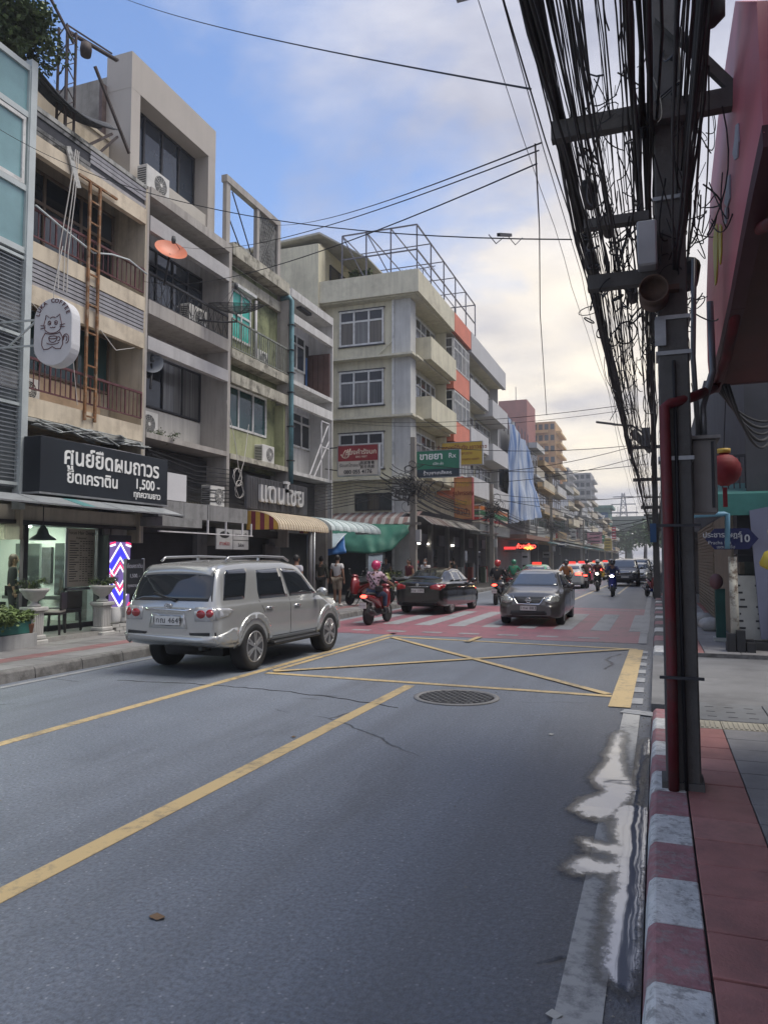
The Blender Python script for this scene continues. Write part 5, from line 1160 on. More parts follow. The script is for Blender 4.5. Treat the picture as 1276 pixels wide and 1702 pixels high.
tarp('clear_tarpaulin', 'pale plastic sheet hanging between the blue and green tarpaulins', [(-14.0, 31.3, 2.95), (-13.2, 31.3, 2.95)], [(-14.2, 30.5, 2.3), (-13.5, 30.5, 2.25)], mat('clear_sheet', (.35, .42, .45), .35), .08, 10, 6, 6)
cs1 = thing('corner_shops', 'dark open fronted shops under the corner building awning', 'shop', (-11.5, 40, .15))
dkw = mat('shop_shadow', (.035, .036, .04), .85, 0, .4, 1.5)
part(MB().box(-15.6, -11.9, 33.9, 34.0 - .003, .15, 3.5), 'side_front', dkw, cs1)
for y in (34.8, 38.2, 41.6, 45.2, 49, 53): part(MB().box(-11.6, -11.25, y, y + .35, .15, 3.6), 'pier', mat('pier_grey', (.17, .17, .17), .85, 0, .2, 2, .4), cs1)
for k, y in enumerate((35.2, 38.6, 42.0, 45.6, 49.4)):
    part(MB().box(-11.6, -11.46, y - .04, y + 3.36, .15, 4.3), 'shop_front', dkw, cs1)  # dark slab over the cream wall stands in for shade under the awning
    part(MB().box(-11.456, -11.42, y + .2, y + 1.3, .3, 2.3), 'glass_door', g_dark, cs1)
    part(MB().box(-11.456, -11.38, y + 1.6, y + 2.7, 2.5, 3.1), 'fascia_board', mat('fascia_dim', (.10, .11, .14), .6, 0, .5, 1), cs1)
    for j in range(4): part(MB().box(-11.455, -11.15, y + 1.5 + j * .32, y + 1.75 + j * .32, .15, .5 + random.random() * 1.1), 'goods', mat('goods_%d' % ((k * 4 + j) % 6), [(.25, .05, .04), (.2, .2, .19), (.05, .08, .12), (.25, .18, .08), (.08, .12, .07), (.3, .3, .3)][(k * 4 + j) % 6], .7), cs1)
for y in (36.2, 38.0, 43.0): part(MB().box(-11.45, -11.4, y, y + .5, 2.55, 2.62), 'shop_lamp', glow('shop_lamp', (1, .93, .8), 5), cs1)
part(MB().box(-11.3, -11.25, 37.2, 39.2, 1.25, 1.35), 'red_counter', mat('counter_red', (.3, .03, .03), .5), cs1)
mf = thing('mirror_frame', 'white framed mirror leaning inside the shop under the green tarpaulin', 'mirror', (-13.7, 33.6, .3)); part(MB().box(-13.1, -12.35, 33.7, 33.75, .8, 2.0), 'glass', MATS['mirror'], mf); part(MB().box(-13.2, -13.1, 33.68, 33.76, .7, 2.1).box(-12.35, -12.25, 33.68, 33.76, .7, 2.1).box(-13.2, -12.25, 33.68, 33.76, 2.0, 2.1).box(-13.2, -12.25, 33.68, 33.76, .7, .8), 'frame', fr_w, mf)
ct = thing('shop_counter', 'pale grey counter loaded with greens under the green tarpaulin', 'counter', (-12, 32.6, .15)); part(MB().box(-13.0, -10.6, 32.3, 32.9, .17, .95), 'counter', mat('counter_grey', (.26, .26, .25), .7), ct); leaf_clump('produce', ct, (-11.5, 32.5, 1.1), .5, 500, [lf1, mat('produce_light', (.22, .24, .09), .7)], .12, 44, .4)['kind'] = 'stuff'
# ---- projecting signs
def psign(name, label, u0, v0, u1, v1, Y, m, d=.22, rimm=None, cat='sign'):
    a = onY(u0, v0, Y); b = onY(u1, v1, Y); t = thing(name, label, cat, ((a.x + b.x) / 2, Y, b.z)); x0, x1, z0, z1 = a.x, b.x, b.z, a.z
    o = part(MB().box(x0, x1, Y, Y + d, z0, z1), 'panel', m, t, .01); part(MB().box(x0 - .03, x0, Y - .01, Y + d + .01, z0 - .03, z1 + .03).box(x1, x1 + .03, Y - .01, Y + d + .01, z0 - .03, z1 + .03).box(x0, x1, Y - .01, Y + d + .01, z1, z1 + .03).box(x0, x1, Y - .01, Y + d + .01, z0 - .03, z0), 'frame', rimm or alu, t); return t, x0, x1, z0, z1
sy = 26.6
t, x0, x1, z0, z1 = psign('noodle_sign', 'red and white hanging sign with phone number 080 055 4176', 562, 742, 628, 788, sy, mat('sign_ivory', (.50, .47, .42), .6, 0, .05, 2))
zm = z0 + (z1 - z0) * .48; part(MB().box(x0, x1, sy - .012, sy - .002, zm, z1), 'red_field', mat('sign_red', (.22, .022, .03), .55, 0, .1, 2), t)
ivory = mat('print_ivory', (.65, .58, .48), .6, var=0)
wtext('รองคำรังนก', t, XZ(x0 + .98, sy - .014, z1 - .27), .26, ivory, depth=.004, bold=.003); wtext('BIRD NEST', t, XZ(x0 + .98, sy - .014, z1 - .45), .10, ivory, depth=.004)
mb = MB()
for k in range(3): mb.tube([(x0 + .2 + k * .1, sy - .014, z1 - .45), (x0 + .24 + k * .1, sy - .014, z1 - .28), (x0 + .33 + k * .1, sy - .014, z1 - .16 + k * .02)], .016, 5)
mb.tube([(x0 + .14 + .17 * (1 - math.cos(a / 9 * 3.14159)), sy - .014, z1 - .33 - .15 * math.sin(a / 9 * 3.14159)) for a in range(10)], .014, 5); part(mb, 'bowl_logo', ivory, t)
wtext('รังนกไทยแท้', t, XZ(x0 + .5, sy - .004, zm - .17), .18, lett_k, depth=.004); wtext('燕窩專賣\n買去燕窩', t, XZ(x0 + 1.22, sy - .004, zm - .18), .15, lett_k, depth=.004)
wtext('080 055 4176', t, XZ((x0 + x1) / 2, sy - .004, z0 + .12), .21, lett_k, depth=.004, bold=.004)
part(MB().bar((x0 - .6, sy + .1, z1 - .05), (x1, sy + .1, z1 + .02), .04).bar((x0 - .6, sy + .1, z0 + .3), (x0, sy + .1, z0 + .2), .04), 'bracket', rail_k, t)
gy = 34.2
t, x0, x1, z0, z1 = psign('pharmacy_sign', 'green pharmacy sign with white Thai letters and Rx', 687, 751, 763, 791, gy, mat('sign_green', (.02, .17, .095), .5, 0, .08, 2))
zm = z0 + (z1 - z0) * .3; part(MB().box(x0 + .02, x1, gy - .012, gy - .002, z0, zm), 'navy_field', mat('sign_navy', (.012, .03, .05), .5), t)
wtext('ขายยา', t, XZ(x0 + .88, gy - .006, z1 - .27), .46, lett_w, depth=.006, bold=.01); wtext('Rx', t, XZ(x1 - .34, gy - .006, z1 - .27), .34, lett_w, depth=.006); wtext('ปลีก-ส่ง', t, XZ((x0 + x1) / 2 + .1, gy - .006, z1 - .63), .17, lett_w, depth=.006)
wtext('ร้านยาเภสัชกร', t, XZ(x0 + 1.2, gy - .016, z0 + .17), .25, lett_w, depth=.006, bold=.004)
yy = 37.5
t, x0, x1, z0, z1 = psign('gold_shop_sign', 'mustard yellow sign with red Thai writing behind the green one', 734, 737, 801, 771, yy, mat('sign_mustard', (.50, .34, .05), .6, 0, .08, 2))
prd = mat('print_darkred', (.22, .05, .02), .6)
wtext('ห้างทองโต๊ะกัง เยาวราช', t, XZ((x0 + x1) / 2, yy - .006, z1 - .27), .29, prd, depth=.006, bold=.004); wtext('เยาวราช', t, XZ(x0 + 1.3, yy - .006, z1 - .58), .2, prd, depth=.006); wtext('รับซื้อ ขายฝาก ทองคำ', t, XZ(x0 + 1.35, yy - .006, z0 + .28), .15, prd, depth=.006)
vy = 38.8
t, x0, x1, z0, z1 = psign('vertical_sign', 'tall red framed orange sign with gold stacked Thai words', 755, 795, 784, 862, vy, mat('sign_orange', (.52, .25, .11), .6, 0, .15, 2), .4, mat('frame_red', (.32, .05, .04), .5))
gold = mat('print_gold', (.55, .36, .06), .5)
for k, (w_, sz) in enumerate((('ทอง', .42), ('รูปพรรณ', .32), ('โรงรับ', .36), ('จำนำ', .40))): wtext(w_, t, XZ((x0 + x1) / 2, vy - .01, z1 - .32 - k * .5), sz, gold if k % 2 == 0 else prd, depth=.01, bold=.006)
part(MB().bar((x0 - .3, vy + .2, z0 + .2), (x0 - 1.2, vy + .2, z0 - .1), .05).bar((x0, vy + .2, z1 - .2), (-11.4, vy + .2, z1 - .1), .05), 'bracket', rail_k, t)
ss = thing('striped_fascia', 'shop fascia striped orange, green and red under the salmon bays', 'sign', (-9.8, 47, 4.2))
part(MB().box(-10.3, -9.85, 43.6, 52.5, 3.95, 5.05), 'box', mat('fascia_white', (.55, .52, .45), .5), ss)
for a, b, m_ in ((4.75, 4.98, mat('stripe_orange', (.55, .16, .03), .5)), (4.42, 4.70, mat('stripe_green', (.02, .16, .06), .5)), (4.10, 4.28, mat('stripe_red', (.45, .03, .03), .5))):
    part(MB().box(-9.85, -9.84, 43.7, 52.4, a, b), 'stripe', m_, ss); part(MB().box(-10.28, -9.87, 43.59, 43.598, a, b), 'stripe', m_, ss)
part(MB().box(-10.4, -9.8, 43.5, 53, 3.3, 3.9), 'canopy_edge', mat('canopy_grey', (.27, .28, .28), .7, 0, .15, 1, .4), ss)
# ---- concrete poles on the left pavement
cpole = mat('pole_concrete', (.27, .25, .22), .9, 0, .15, 3, .3, (.14, .13, .12), grime=.3, gscale=3, bump=.2)
def left_pole(label, x, y, h, tangle=True, seed=1):
    t = thing('concrete_pole', label, 'pole', (x, y, .15), 0, 'concrete poles on the left pavement')
    mb = MB(); mb.prism([(x - .14, y - .13, .1), (x + .14, y - .13, .1), (x + .1, y - .1, h), (x - .1, y - .1, h)], (0, .24, 0)); part(mb, 'post', cpole, t)
    for z in (3.2, 4.9): part(MB().box(x - .35, x + .35, y - .18, y - .1, z, z + .1), 'cross_arm', cpole, t)
    part(MB().box(x + .13, x + .33, y - .14, y + .05, 2.5, 3.0), 'meter_box', bd, t)
    if tangle:
        rnd = random.Random(seed); mb = MB()
        for k in range(46):
            c = Vector((x + rnd.gauss(0, .3), y - .2 + rnd.gauss(0, .22), 4.75 + rnd.gauss(0, .38))); r1 = rnd.uniform(.12, .34); ax = Vector((rnd.gauss(0, 1), rnd.gauss(0, 1), rnd.gauss(0, .4))).normalized(); u_ = ax.orthogonal().normalized(); w_ = ax.cross(u_)
            mb.tube([c + u_ * r1 * math.cos(a / 12 * 6.283) + w_ * r1 * math.sin(a / 12 * 6.283) * 1.2 for a in range(12)], rnd.uniform(.008, .02), 4, closed=True)
        part(mb, 'cable_tangle', mat('cable_black', (.016, .016, .018), .6, var=0), t)['kind'] = 'stuff'
    return t
pA = onY(687, 900, 29.4); left_pole('grey concrete pole with a thick cable tangle before the green sign', pA.x, 29.4, 6.85, True, 5)
pB = onX(816, 800, pA.x - .1); left_pole('concrete pole beside the orange striped shop fascia', pB.x, pB.y, 6.4, True, 6)
left_pole('farther concrete pole between the pavement and the far shops', -9.6, 74, 7.2, True, 8); left_pole('farthest concrete pole among the distant shop awnings', -9.6, 108, 7.2, False, 9)
# ================================================================== RIGHT-HAND SIDE: POLE, CABLES, SIGN BOX, SHOPS
kbl = mat('cable_black', (.016, .016, .018), .6, var=0)
kbl_g = mat('cable_grey', (.05, .05, .055), .55, var=.2, scale=8)
dpole = mat('pole_dark', (.115, .108, .10), .9, 0, .2, 3, .5, (.04, .04, .04), grime=.5, gscale=3, gdirt=(.06, .055, .05), bump=.3)
redp_ = mat('red_conduit', (.15, .014, .018), .6, 0, .3, 4, .9, (.025, .015, .015), grime=.7, gscale=4, gdirt=(.07, .03, .028))
PXc, PYc = .15, 6.05
mp_ = thing('utility_pole', 'tall dark concrete pole with a red conduit standing on the striped kerb', 'pole', (PXc, PYc, .15))
def taper(x, y, h, w0, w1, z0=.1):
    mb = MB(); k = 0
    mb.v += [(x - w0, y - w0, z0), (x + w0, y - w0, z0), (x + w0, y + w0, z0), (x - w0, y + w0, z0), (x - w1, y - w1, h), (x + w1, y - w1, h), (x + w1, y + w1, h), (x - w1, y + w1, h)]
    for f in ((3, 2, 1, 0), (4, 5, 6, 7), (0, 1, 5, 4), (1, 2, 6, 5), (2, 3, 7, 6), (3, 0, 4, 7)): mb.face(f)
    return mb
part(taper(PXc, PYc, 11, .12, .085), 'post', dpole, mp_, .012)
for k in range(9):
    for sx in (.04,):
        part(MB().lathe([(.016, 0), (.016, .006)], (0, 0, 0), 8, 0, Matrix.Translation((PXc + sx, PYc - .106 + .0033 * (5.1 + k * .28 - 4.0), 5.1 + k * .28)) @ Matrix.Rotation(math.pi / 2, 4, 'X')), 'bolt_hole', pit, mp_)
for z in (3.35, 3.62, 4.55, 2.55): part(MB().box(PXc - .125, PXc + .125, PYc - .125, PYc + .125, z, z + .03), 'steel_band', alu, mp_)
part(MB().box(PXc - .15, PXc + .14, PYc - .15, PYc + .14, .12, .2), 'foot', dpole, mp_)
for z, x0, x1, h in ((5.22, -.72, .62, .15), (3.95, -.46, .05, .11), (4.42, -.48, .0, .07), (6.62, -1.5, .75, .13)):
    part(MB().box(x0, x1, PYc - .2, PYc - .11, z - h / 2, z + h / 2), 'cross_arm', dpole if z < 6 else alu, mp_)
part(MB().bar((.1, PYc - .14, 6.0), (.6, PYc - .16, 5.3), .07), 'arm_brace', dpole, mp_)
part(MB().box(-1.5, -.9, PYc - .22, PYc - .1, 6.82, 6.9), 'angle_iron', alu, mp_)
part(MB().box(-.09, .05, PYc - .34, PYc - .14, 3.98, 4.32), 'fuse_box', bd, mp_, .012)
hm = MB(); Mh = Matrix.Translation((.02, PYc - .26, 3.78)) @ Matrix.Rotation(math.pi / 2, 4, 'X')
part(MB().lathe([(.105, -.1), (.105, .13), (.095, .13), (.09, .06), (.02, .04)], (0, 0, 0), 20, 0, Mh), 'horn_lamp', mat('rust_brown', (.12, .075, .055), .75, .2, .4, 6), mp_)
part(MB().box(.02, .2, PYc - .2, PYc - .12, 3.82, 3.86), 'lamp_hood', MATS['rust_brown'], mp_)
part(MB().box(.02, .1, PYc - .14, PYc - .125, 3.42, 3.62), 'number_plate', alu, mp_)
cdt = [onX(1290, 368, .63), onX(1250, 384, .60), onX(1238, 402, .59), onX(1231, 450, .58), onX(1222, 520, .565), onX(1208, 590, .54), onX(1196, 628, .51), onX(1186, 645, .47), onY(1150, 660, 6.0), onY(1112, 671, 5.9), Vector((.075, 5.885, 2.95)), Vector((.085, 5.9, 2.0)), Vector((.085, 5.89, 1.0)), Vector((.08, 5.875, .15))]
part(MB().tube(cdt[:9] + cdt[9:], .038, 10), 'red_pipe', redp_, mp_)
part(MB().tube([(.15, 5.92, 3.3), (.155, 5.915, 2.0), (.165, 5.895, .15)], .013, 8), 'cable_riser', kbl, mp_)
for z in (.95, 2.05): part(MB().box(-.0, .3, 5.82, 5.845, z, z + .02), 'strap', fr_d, mp_)
eb = thing('meter_cabinet', 'grey electrical cabinet fixed to the right of the tall dark pole', 'electrical box', (.42, 6.4, 2.2))
part(MB().box(.27, .44, 6.1, 6.35, 2.16, 2.72), 'cabinet', mat('cabinet_grey', (.30, .28, .26), .7, 0, .1, 4, .3), eb, .008); part(MB().box(.245, .465, 6.05, 6.4, 2.72, 2.745), 'lid', MATS['cabinet_grey'], eb); part(MB().box(.40, .42, 6.085, 6.1, 2.2, 2.7), 'latch_bar', fr_d, eb)
part(MB().tube([(.36, 6.2, 2.74), (.36, 6.25, 3.0), (.45, 6.4, 3.3), (.45, 6.5, 3.9)], .025, 8).tube([(.32, 6.2, 2.74), (.3, 6.25, 3.4), (.33, 6.3, 4.2)], .02, 8), 'conduit', alu, eb)
# pole row farther along the right kerb
RP = [34, 62, 92, 124]
for k, y in enumerate(RP):
    t = thing('utility_pole', ['dark pole standing behind the tall pole on the right kerb', 'second pole down the right kerb under the cables', 'third pole down the right kerb, thin and far', 'last thin far pole of the right kerb row'][k], 'pole', (-.02, y, .15), 0, 'poles along the right kerb')
    part(taper(-.02, y, 9.5, .14, .1), 'post', dpole, t)
    for z in (5.2, 6.6, 4.0): part(MB().box(-.9 if z > 5 else -.6, .7, y - .2, y - .11, z - .07, z + .07), 'cross_arm', dpole, t)
    if k == 0:
        part(MB().box(-.5, -.15, y - .5, y - .15, 6.6, 7.4), 'transformer', fr_d, t); part(MB().bar((-.1, y - .2, 6.4), (-.9, y - .3, 7.3), .16, .3), 'equipment_board', dpole, t)
        part(MB().tube([(-.1, y, 7.0), (-.9, y, 7.6), (-1.7, y, 7.7)], .05, 6), 'lamp_arm', dpole, t); part(MB().bar((-1.6, y, 7.7), (-2.4, y, 7.85), .14, .08), 'lamp_head', dpole, t)
        part(MB().box(-.25, .0, y - .3, y - .28, 2.5, 3.3), 'blue_plate', mat('plate_blue', (.02, .10, .25), .5), t)
# ---- cables: every strand is its own mesh, grouped in bundles hung from the arms
spans = [-22, 6.05 - .16] + [y - .16 for y in RP]
rndc = random.Random(12)
def strand(x, z, r, jx, sag, seed, wob=.075):
    rnd = random.Random(seed); P = []; px = [x + rnd.uniform(-jx, jx) for _ in spans]; pz = [z + rnd.uniform(-jx, jx) * .8 for _ in spans]
    sg = [sag * rnd.uniform(.5, 1.5) for _ in spans]
    for i in range(len(spans) - 1):
        n = 26 if i < 2 else 6; L = spans[i + 1] - spans[i]
        for k in range(n):
            t = k / n; q = 4 * t * (1 - t)
            yy = spans[i] + L * t; P.append((px[i] + (px[i + 1] - px[i]) * t + wob * mnoise.noise((seed * 3.7, yy * .32, 0)), yy, pz[i] + (pz[i + 1] - pz[i]) * t - sg[i] * q + wob * mnoise.noise((seed * 2.1, yy * .38, 5))))
    P.append((px[-1], spans[-1], pz[-1])); return MB().tube(P, r, 5, cap=False)
bundles = [('thick cable bundle at the left tip of the cross arm', -.68, 5.36, 22, .018, .04, .35), ('cable bundle second from the arm tip, thinner strands', -.53, 5.34, 9, .011, .08, .4), ('loose cable bundle in the middle of the left arm', -.38, 5.34, 7, .010, .13, .5), ('slack cable bundle nearest the pole on its road side', -.2, 5.3, 7, .010, .13, .45),
    ('dark mass of cables pressed against the tall pole', -.02, 5.1, 13, .017, .08, .35), ('cable bundle just right of the tall pole', .27, 5.3, 12, .012, .07, .4), ('cable bundle beside the red sign edge', .36, 5.5, 11, .013, .05, .4),
    ('low cable bundle on the short left arm', -.4, 4.1, 7, .008, .12, .6), ('low slack cables between the pole and the short arm tip', -.2, 4.1, 7, .008, .15, .7), ('low black cable mass between the pole and the red sign', .24, 4.6, 12, .010, .06, .4), ('short low cables right against the pole', .17, 4.0, 6, .008, .04, .35),
    ('high power lines on the long upper arm', -.9, 6.75, 4, .008, .5, .5), ('high power lines above the pole', .2, 6.75, 5, .010, .3, .4)]
for bi, (lab, x, z, n, r, jx, sag) in enumerate(bundles):
    t = thing('cable_bundle', lab, 'cables', (x, PYc, z), 0, 'overhead cables on the right')
    for k in range(n): strand(x, z, r * rndc.choice((.3, .4, .5, .65, 1.0) if bi else (.5, .7, .9, 1.1)), jx, sag, bi * 50 + k).build('strand', rndc.choice((kbl, kbl, kbl_g)), t, recalc=False)
# tangle of loose ends and loops round the pole
tg_ = MB(); rnd = random.Random(3)
for k in range(230):
    y = rnd.choice((rnd.uniform(5.2, 7.5), rnd.uniform(5.5, 14))); a = Vector((rnd.uniform(-.52, .5), y, rnd.uniform(4.0, 5.7))); b = a + Vector((rnd.gauss(0, .12), rnd.gauss(0, .8), rnd.gauss(0, .3)))
    c = (a + b) / 2 + Vector((rnd.gauss(0, .1), rnd.gauss(0, .1), -rnd.uniform(.0, .35))); P = [a * (1 - t) ** 2 + c * 2 * t * (1 - t) + b * t * t for t in [i / 7 for i in range(8)]]
    tg_.tube(P, rnd.uniform(.0035, .008), 4, cap=False)
for k in range(36):
    c = Vector((rnd.uniform(-.55, .45), rnd.uniform(5.6, 9), rnd.choice((rnd.gauss(5.2, .15), rnd.gauss(4.0, .15)))))
    r1 = rnd.uniform(.04, .12); u_ = Vector((rnd.gauss(0, 1), rnd.gauss(0, 1), rnd.gauss(0, 1))).normalized(); w_ = u_.orthogonal().normalized(); tg_.tube([c + u_ * r1 * math.cos(a / 12 * 6.283) + w_ * r1 * math.sin(a / 12 * 6.283) for a in range(12)], rnd.uniform(.004, .009), 4, closed=True)
tag(tg_.build('loose_cable_ends', kbl, recalc=False), 'tangle of loose cable loops and ends round the tall pole', 'cable tangle', kind='stuff')
sp = [(-.03, 5.2, 5.9, .13, .4), (.42, 5.35, 5.7, .1, .45), (-.52, 7.0, 5.2, .06, .5), (-.38, 7.4, 5.05, .055, .45), (-.6, 8.4, 5.1, .06, .6), (-.2, 9.0, 4.9, .06, .5), (.33, 7.2, 4.4, .09, .5)]
for k, (x, y, z, r, L) in enumerate(sp):
    t = thing('splice_case', ['fat black cable drum left of the pole top', 'fat black cable drum right of the pole top', 'black splice case on the second bundle', 'black splice case on the middle bundle', 'black splice case far out on the arm tip bundle', 'black splice case on the slack bundle', 'bulky black splice case by the red sign'][k], 'splice case', (x, y, z), 0, 'splice cases on the cables')
    part(MB().lathe([(r * .4, -L / 2), (r, -L / 2 + .05), (r, L / 2 - .05), (r * .4, L / 2)], (x, y, z), 12, 0, Matrix.Rotation(math.pi / 2, 4, 'X') if k > 1 else Matrix.Rotation(.3, 4, 'X')), 'case', kbl, t)
# ---- wires crossing the street
def wire(label, a, b, r=.012, sag=.3, mid=None, n=24):
    a, b = Vector(a), Vector(b); P = []
    for k in range(n + 1): t = k / n; P.append(a.lerp(b, t) + Vector((0, 0, -sag * 4 * t * (1 - t))))
    return tag(MB().tube(P, r, 4, cap=False).build('street_wire', kbl, recalc=False), label, 'wire', 'wires crossing the street')
wire('wire crossing the blue sky highest in the picture', onX(205, -3, -12), onX(882, 148, -.75), 0.0077, .12)
wire('wire from the glass house past the penthouse to the arm tip bundle', onX(-5, 212, -11.8), onX(950, 398, -.65), 0.0066, .55)
wire('upper wire from the pergola roof to the arm tip', onX(440, 372, -11.9), onX(900, 237, -.72), 0.0066, .25)
wire('middle wire from the mossy roof to the arm tip', onX(300, 410, -11.8), onX(895, 250, -.72), 0.0055, .3)
wire('lower wire from the mossy balcony to the arm tip', onX(240, 468, -11.8), onX(892, 272, -.72), 0.0055, .35)
wire('upper wire from the corner building wall across the street', onX(556, 697, -11.2), onX(1045, 672, -.5), 0.0077, .25); wire('lower wire from the corner building wall across the street', onX(556, 701, -11.2), onX(1050, 680, -.5), 0.0066, .3)
tag(MB().tube([onX(889, 240, -.74), onX(896, 380, -1.2), onX(897, 520, -1.6), onX(908, 690, -2.2)], .009, 4).build('hanging_wire', kbl, recalc=False), 'thin wire dangling straight down against the clouds', 'wire')
tw = thing('wire_splice', 'small dark splice with two droops on the long sky wire', 'wire splice', onX(838, 391, -2.2))
part(MB().bar(onX(828, 390, -2.2), onX(848, 391, -2.2), .05), 'case', kbl, tw); part(MB().tube([onX(812, 390, -2.2), onX(824, 405, -2.2), onX(836, 395, -2.2)], .007, 4).tube([onX(845, 394, -2.2), onX(856, 407, -2.2), onX(868, 395, -2.2)], .007, 4), 'droop', kbl, tw)
rw_ = random.Random(9)
for k in range(16):
    y0_, y1_ = rw_.choice(((29.4, 34), (pB.y, 62), (74, 62), (74, 92), (108, 92), (108, 124))); zz = rw_.uniform(4.4, 7.2)
    wire('one of the many thin wires sagging across the distant street', (-9.6, y0_, zz), (-.3, y1_, rw_.uniform(4.4, 7.0)), .008 + .0003 * y0_, rw_.uniform(.1, .6), n=12)
for k in range(14):
    x = -9.6 + rw_.uniform(-.35, .35); z = rw_.uniform(4.3, 5.4); P = []
    ysp = [26.8, 29.4, pB.y, 74, 108, 150]
    for i in range(len(ysp) - 1):
        for j in range(7): t = j / 7; P.append((x + rw_.uniform(-.03, .03), ysp[i] + (ysp[i + 1] - ysp[i]) * t, z - 4 * t * (1 - t) * (.3 + .4 * rw_.random() * 0 + .25) * (1 if i else .2) + .1 * math.sin(k * 3 + i)))
    tag(MB().tube(P, rw_.uniform(.012, .028), 4, cap=False).build('pavement_cable', kbl, recalc=False), 'one of the black cables strung along the left pavement poles', 'cable', 'cables along the left pavement')
# left cables from the cable tangle back along the shop mezzanines
for k in range(9):
    z = 3.5 + k * .12; P = [(-11.95 + jit(.1), 15.5, z + .1), (-11.9, 17.5, z - .12 + jit(.05)), (-11.9, 19.6, z), (-11.9, 22, z - .1 + jit(.08)), (-11.8, 25, z + .05), (-11.2, 27.5, z + .5), (pA.x - .2, 29.2, 4.7 + jit(.2))]
    tag(MB().tube(P, .014 + .008 * rw_.random(), 4, cap=False).build('pavement_cable', kbl, recalc=False), 'one of the black cables behind the grey ribbed sign', 'cable', 'cables behind the grey sign')
# ---- red sign box over the right pavement
sgn = thing('red_sign_box', 'big faded red signboard with yellow marks overhanging the right pavement', 'sign', (.6, 6, 3.6))
def onL(u, v, k=.045, x0=.52, z0=3.5):
    d = _ray(u, v); t = (x0 + k * (CAMH - z0)) / (d.x - k * d.z); return Vector((0, 0, CAMH)) + d * t
ol = [(1179, 640), (1175, 600), (1173, 500), (1176, 400), (1181, 300), (1192, 200), (1206, 100), (1221, 2), (1257, 2), (1261, 100), (1268, 220), (1251, 300), (1236, 377), (1214, 497), (1196, 580)]
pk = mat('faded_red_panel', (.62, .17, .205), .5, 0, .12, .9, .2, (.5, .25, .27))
mb = MB(); mb.prism([onL(u, v) for u, v in ol], (.06, .015, 0)); part(mb, 'panel', pk, sgn)
mr_ = mat('maroon_trim', (.075, .022, .028), .6, 0, .2, 3)
E_ = [onL(1268, 220), onL(1251, 300), onL(1236, 377), onL(1214, 497), onL(1196, 580), onL(1179, 640)]
for a, b in zip(E_[:-1], E_[1:]): part(MB().bar(a + Vector((.04, 0, -.02)), b + Vector((.04, 0, -.02)), .09, .12), 'bottom_trim', mr_, sgn)
sof = MB(); far_ = E_[-1] + Vector((.06, 0, .0)); near_ = E_[0] + Vector((.06, 0, 0))
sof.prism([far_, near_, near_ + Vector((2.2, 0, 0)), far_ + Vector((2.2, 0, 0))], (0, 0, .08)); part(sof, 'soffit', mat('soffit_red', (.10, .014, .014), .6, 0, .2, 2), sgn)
part(MB().prism([far_ + Vector((0, .02, 0)), far_ + Vector((2.2, .02, 0)), far_ + Vector((2.2, .02, 3)), far_ + Vector((.25, .02, 3))], (0, .06, 0)), 'end_panel', mr_, sgn)
fy = mat('painted_yellow', (.62, .55, .08), .5); fb = mat('painted_blue_grey', (.38, .40, .47), .5)
def mark(pts, m): mb = MB(); mb.prism([onL(u, v) - Vector((.012, .003, 0)) for u, v in pts], (.01, .002, 0)); part(mb, 'painted_mark', m, sgn)
mark([(1188, 380), (1192, 372), (1194, 400), (1193, 440), (1191, 470), (1189, 474), (1187, 440), (1186, 405)], fy); mark([(1197, 372), (1200, 376), (1200, 420), (1198, 440), (1196, 430), (1195, 395)], fy)
mark([(1224, 208), (1228, 205), (1229, 235), (1227, 262), (1222, 266), (1219, 255), (1222, 235)], fb); mark([(1211, 292), (1214, 290), (1214, 330), (1210, 345), (1205, 338), (1208, 315)], fb); mark([(1206, 345), (1209, 344), (1208, 372), (1205, 372)], fb)
lo = MB(); c = onX(1252, 288, .56); lo.tube([c + Vector((0, .16 * math.cos(a / 14 * 6.283), .13 * math.sin(a / 14 * 6.283) - .05)) for a in range(14)], .007, 4, closed=True); part(lo, 'wire_loop', fr_d, sgn)
nb = thing('near_building', 'dark shop building at the right picture edge carrying the red sign', 'building', (3, 2, 0))
part(MB().box(2.6, 9, -6, 8.5, .15, 5.0), 'wall', mat('near_wall', (.20, .19, .185), .85), nb); part(MB().box(.86, 1.2, 1.5, 4.55, 4.6, 6.4), 'grey_fascia', mat('fascia_grey', (.21, .21, .205), .7), nb)
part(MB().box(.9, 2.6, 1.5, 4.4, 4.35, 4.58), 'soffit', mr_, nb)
# ---- buildings beyond the alley
r2 = thing('alley_corner_building', 'dark grey corner building beyond the side alley with a green canopy', 'building', (1.4, 15, .15))
rwm = mat('alley_wall', (.075, .075, .08), .88, 0, .2, 1.2, .5, (.06, .06, .06), grime=.4, gscale=.9)
part(MB().box(1.75, 9, 15.6, 30, 2.9, 8.0), 'wall', rwm, r2); part(MB().box(1.62, 9, 15.55, 15.6, 2.9, 7.9), 'alley_wall', rwm, r2)
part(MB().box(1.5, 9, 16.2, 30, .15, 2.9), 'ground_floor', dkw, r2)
part(MB().prism([(1.05, 15.3, 2.95), (2.6, 15.3, 2.95), (2.6, 16.3, 3.25), (1.05, 16.3, 3.25), ], (0, 0, .06)), 'canopy_top', mat('canopy_green', (.05, .19, .16), .6, 0, .2, 2), r2); part(MB().box(1.02, 2.62, 15.25, 15.3, 2.62, 3.02), 'canopy_front', MATS['canopy_green'], r2)
for k in range(16): part(MB().box(1.1 + k * .1, 1.125 + k * .1, 15.6, 15.625, 3.15, 3.75), 'rail_bar', fr_d, r2)
part(MB().box(1.05, 2.7, 15.59, 15.63, 3.75, 3.8), 'top_rail', fr_d, r2)
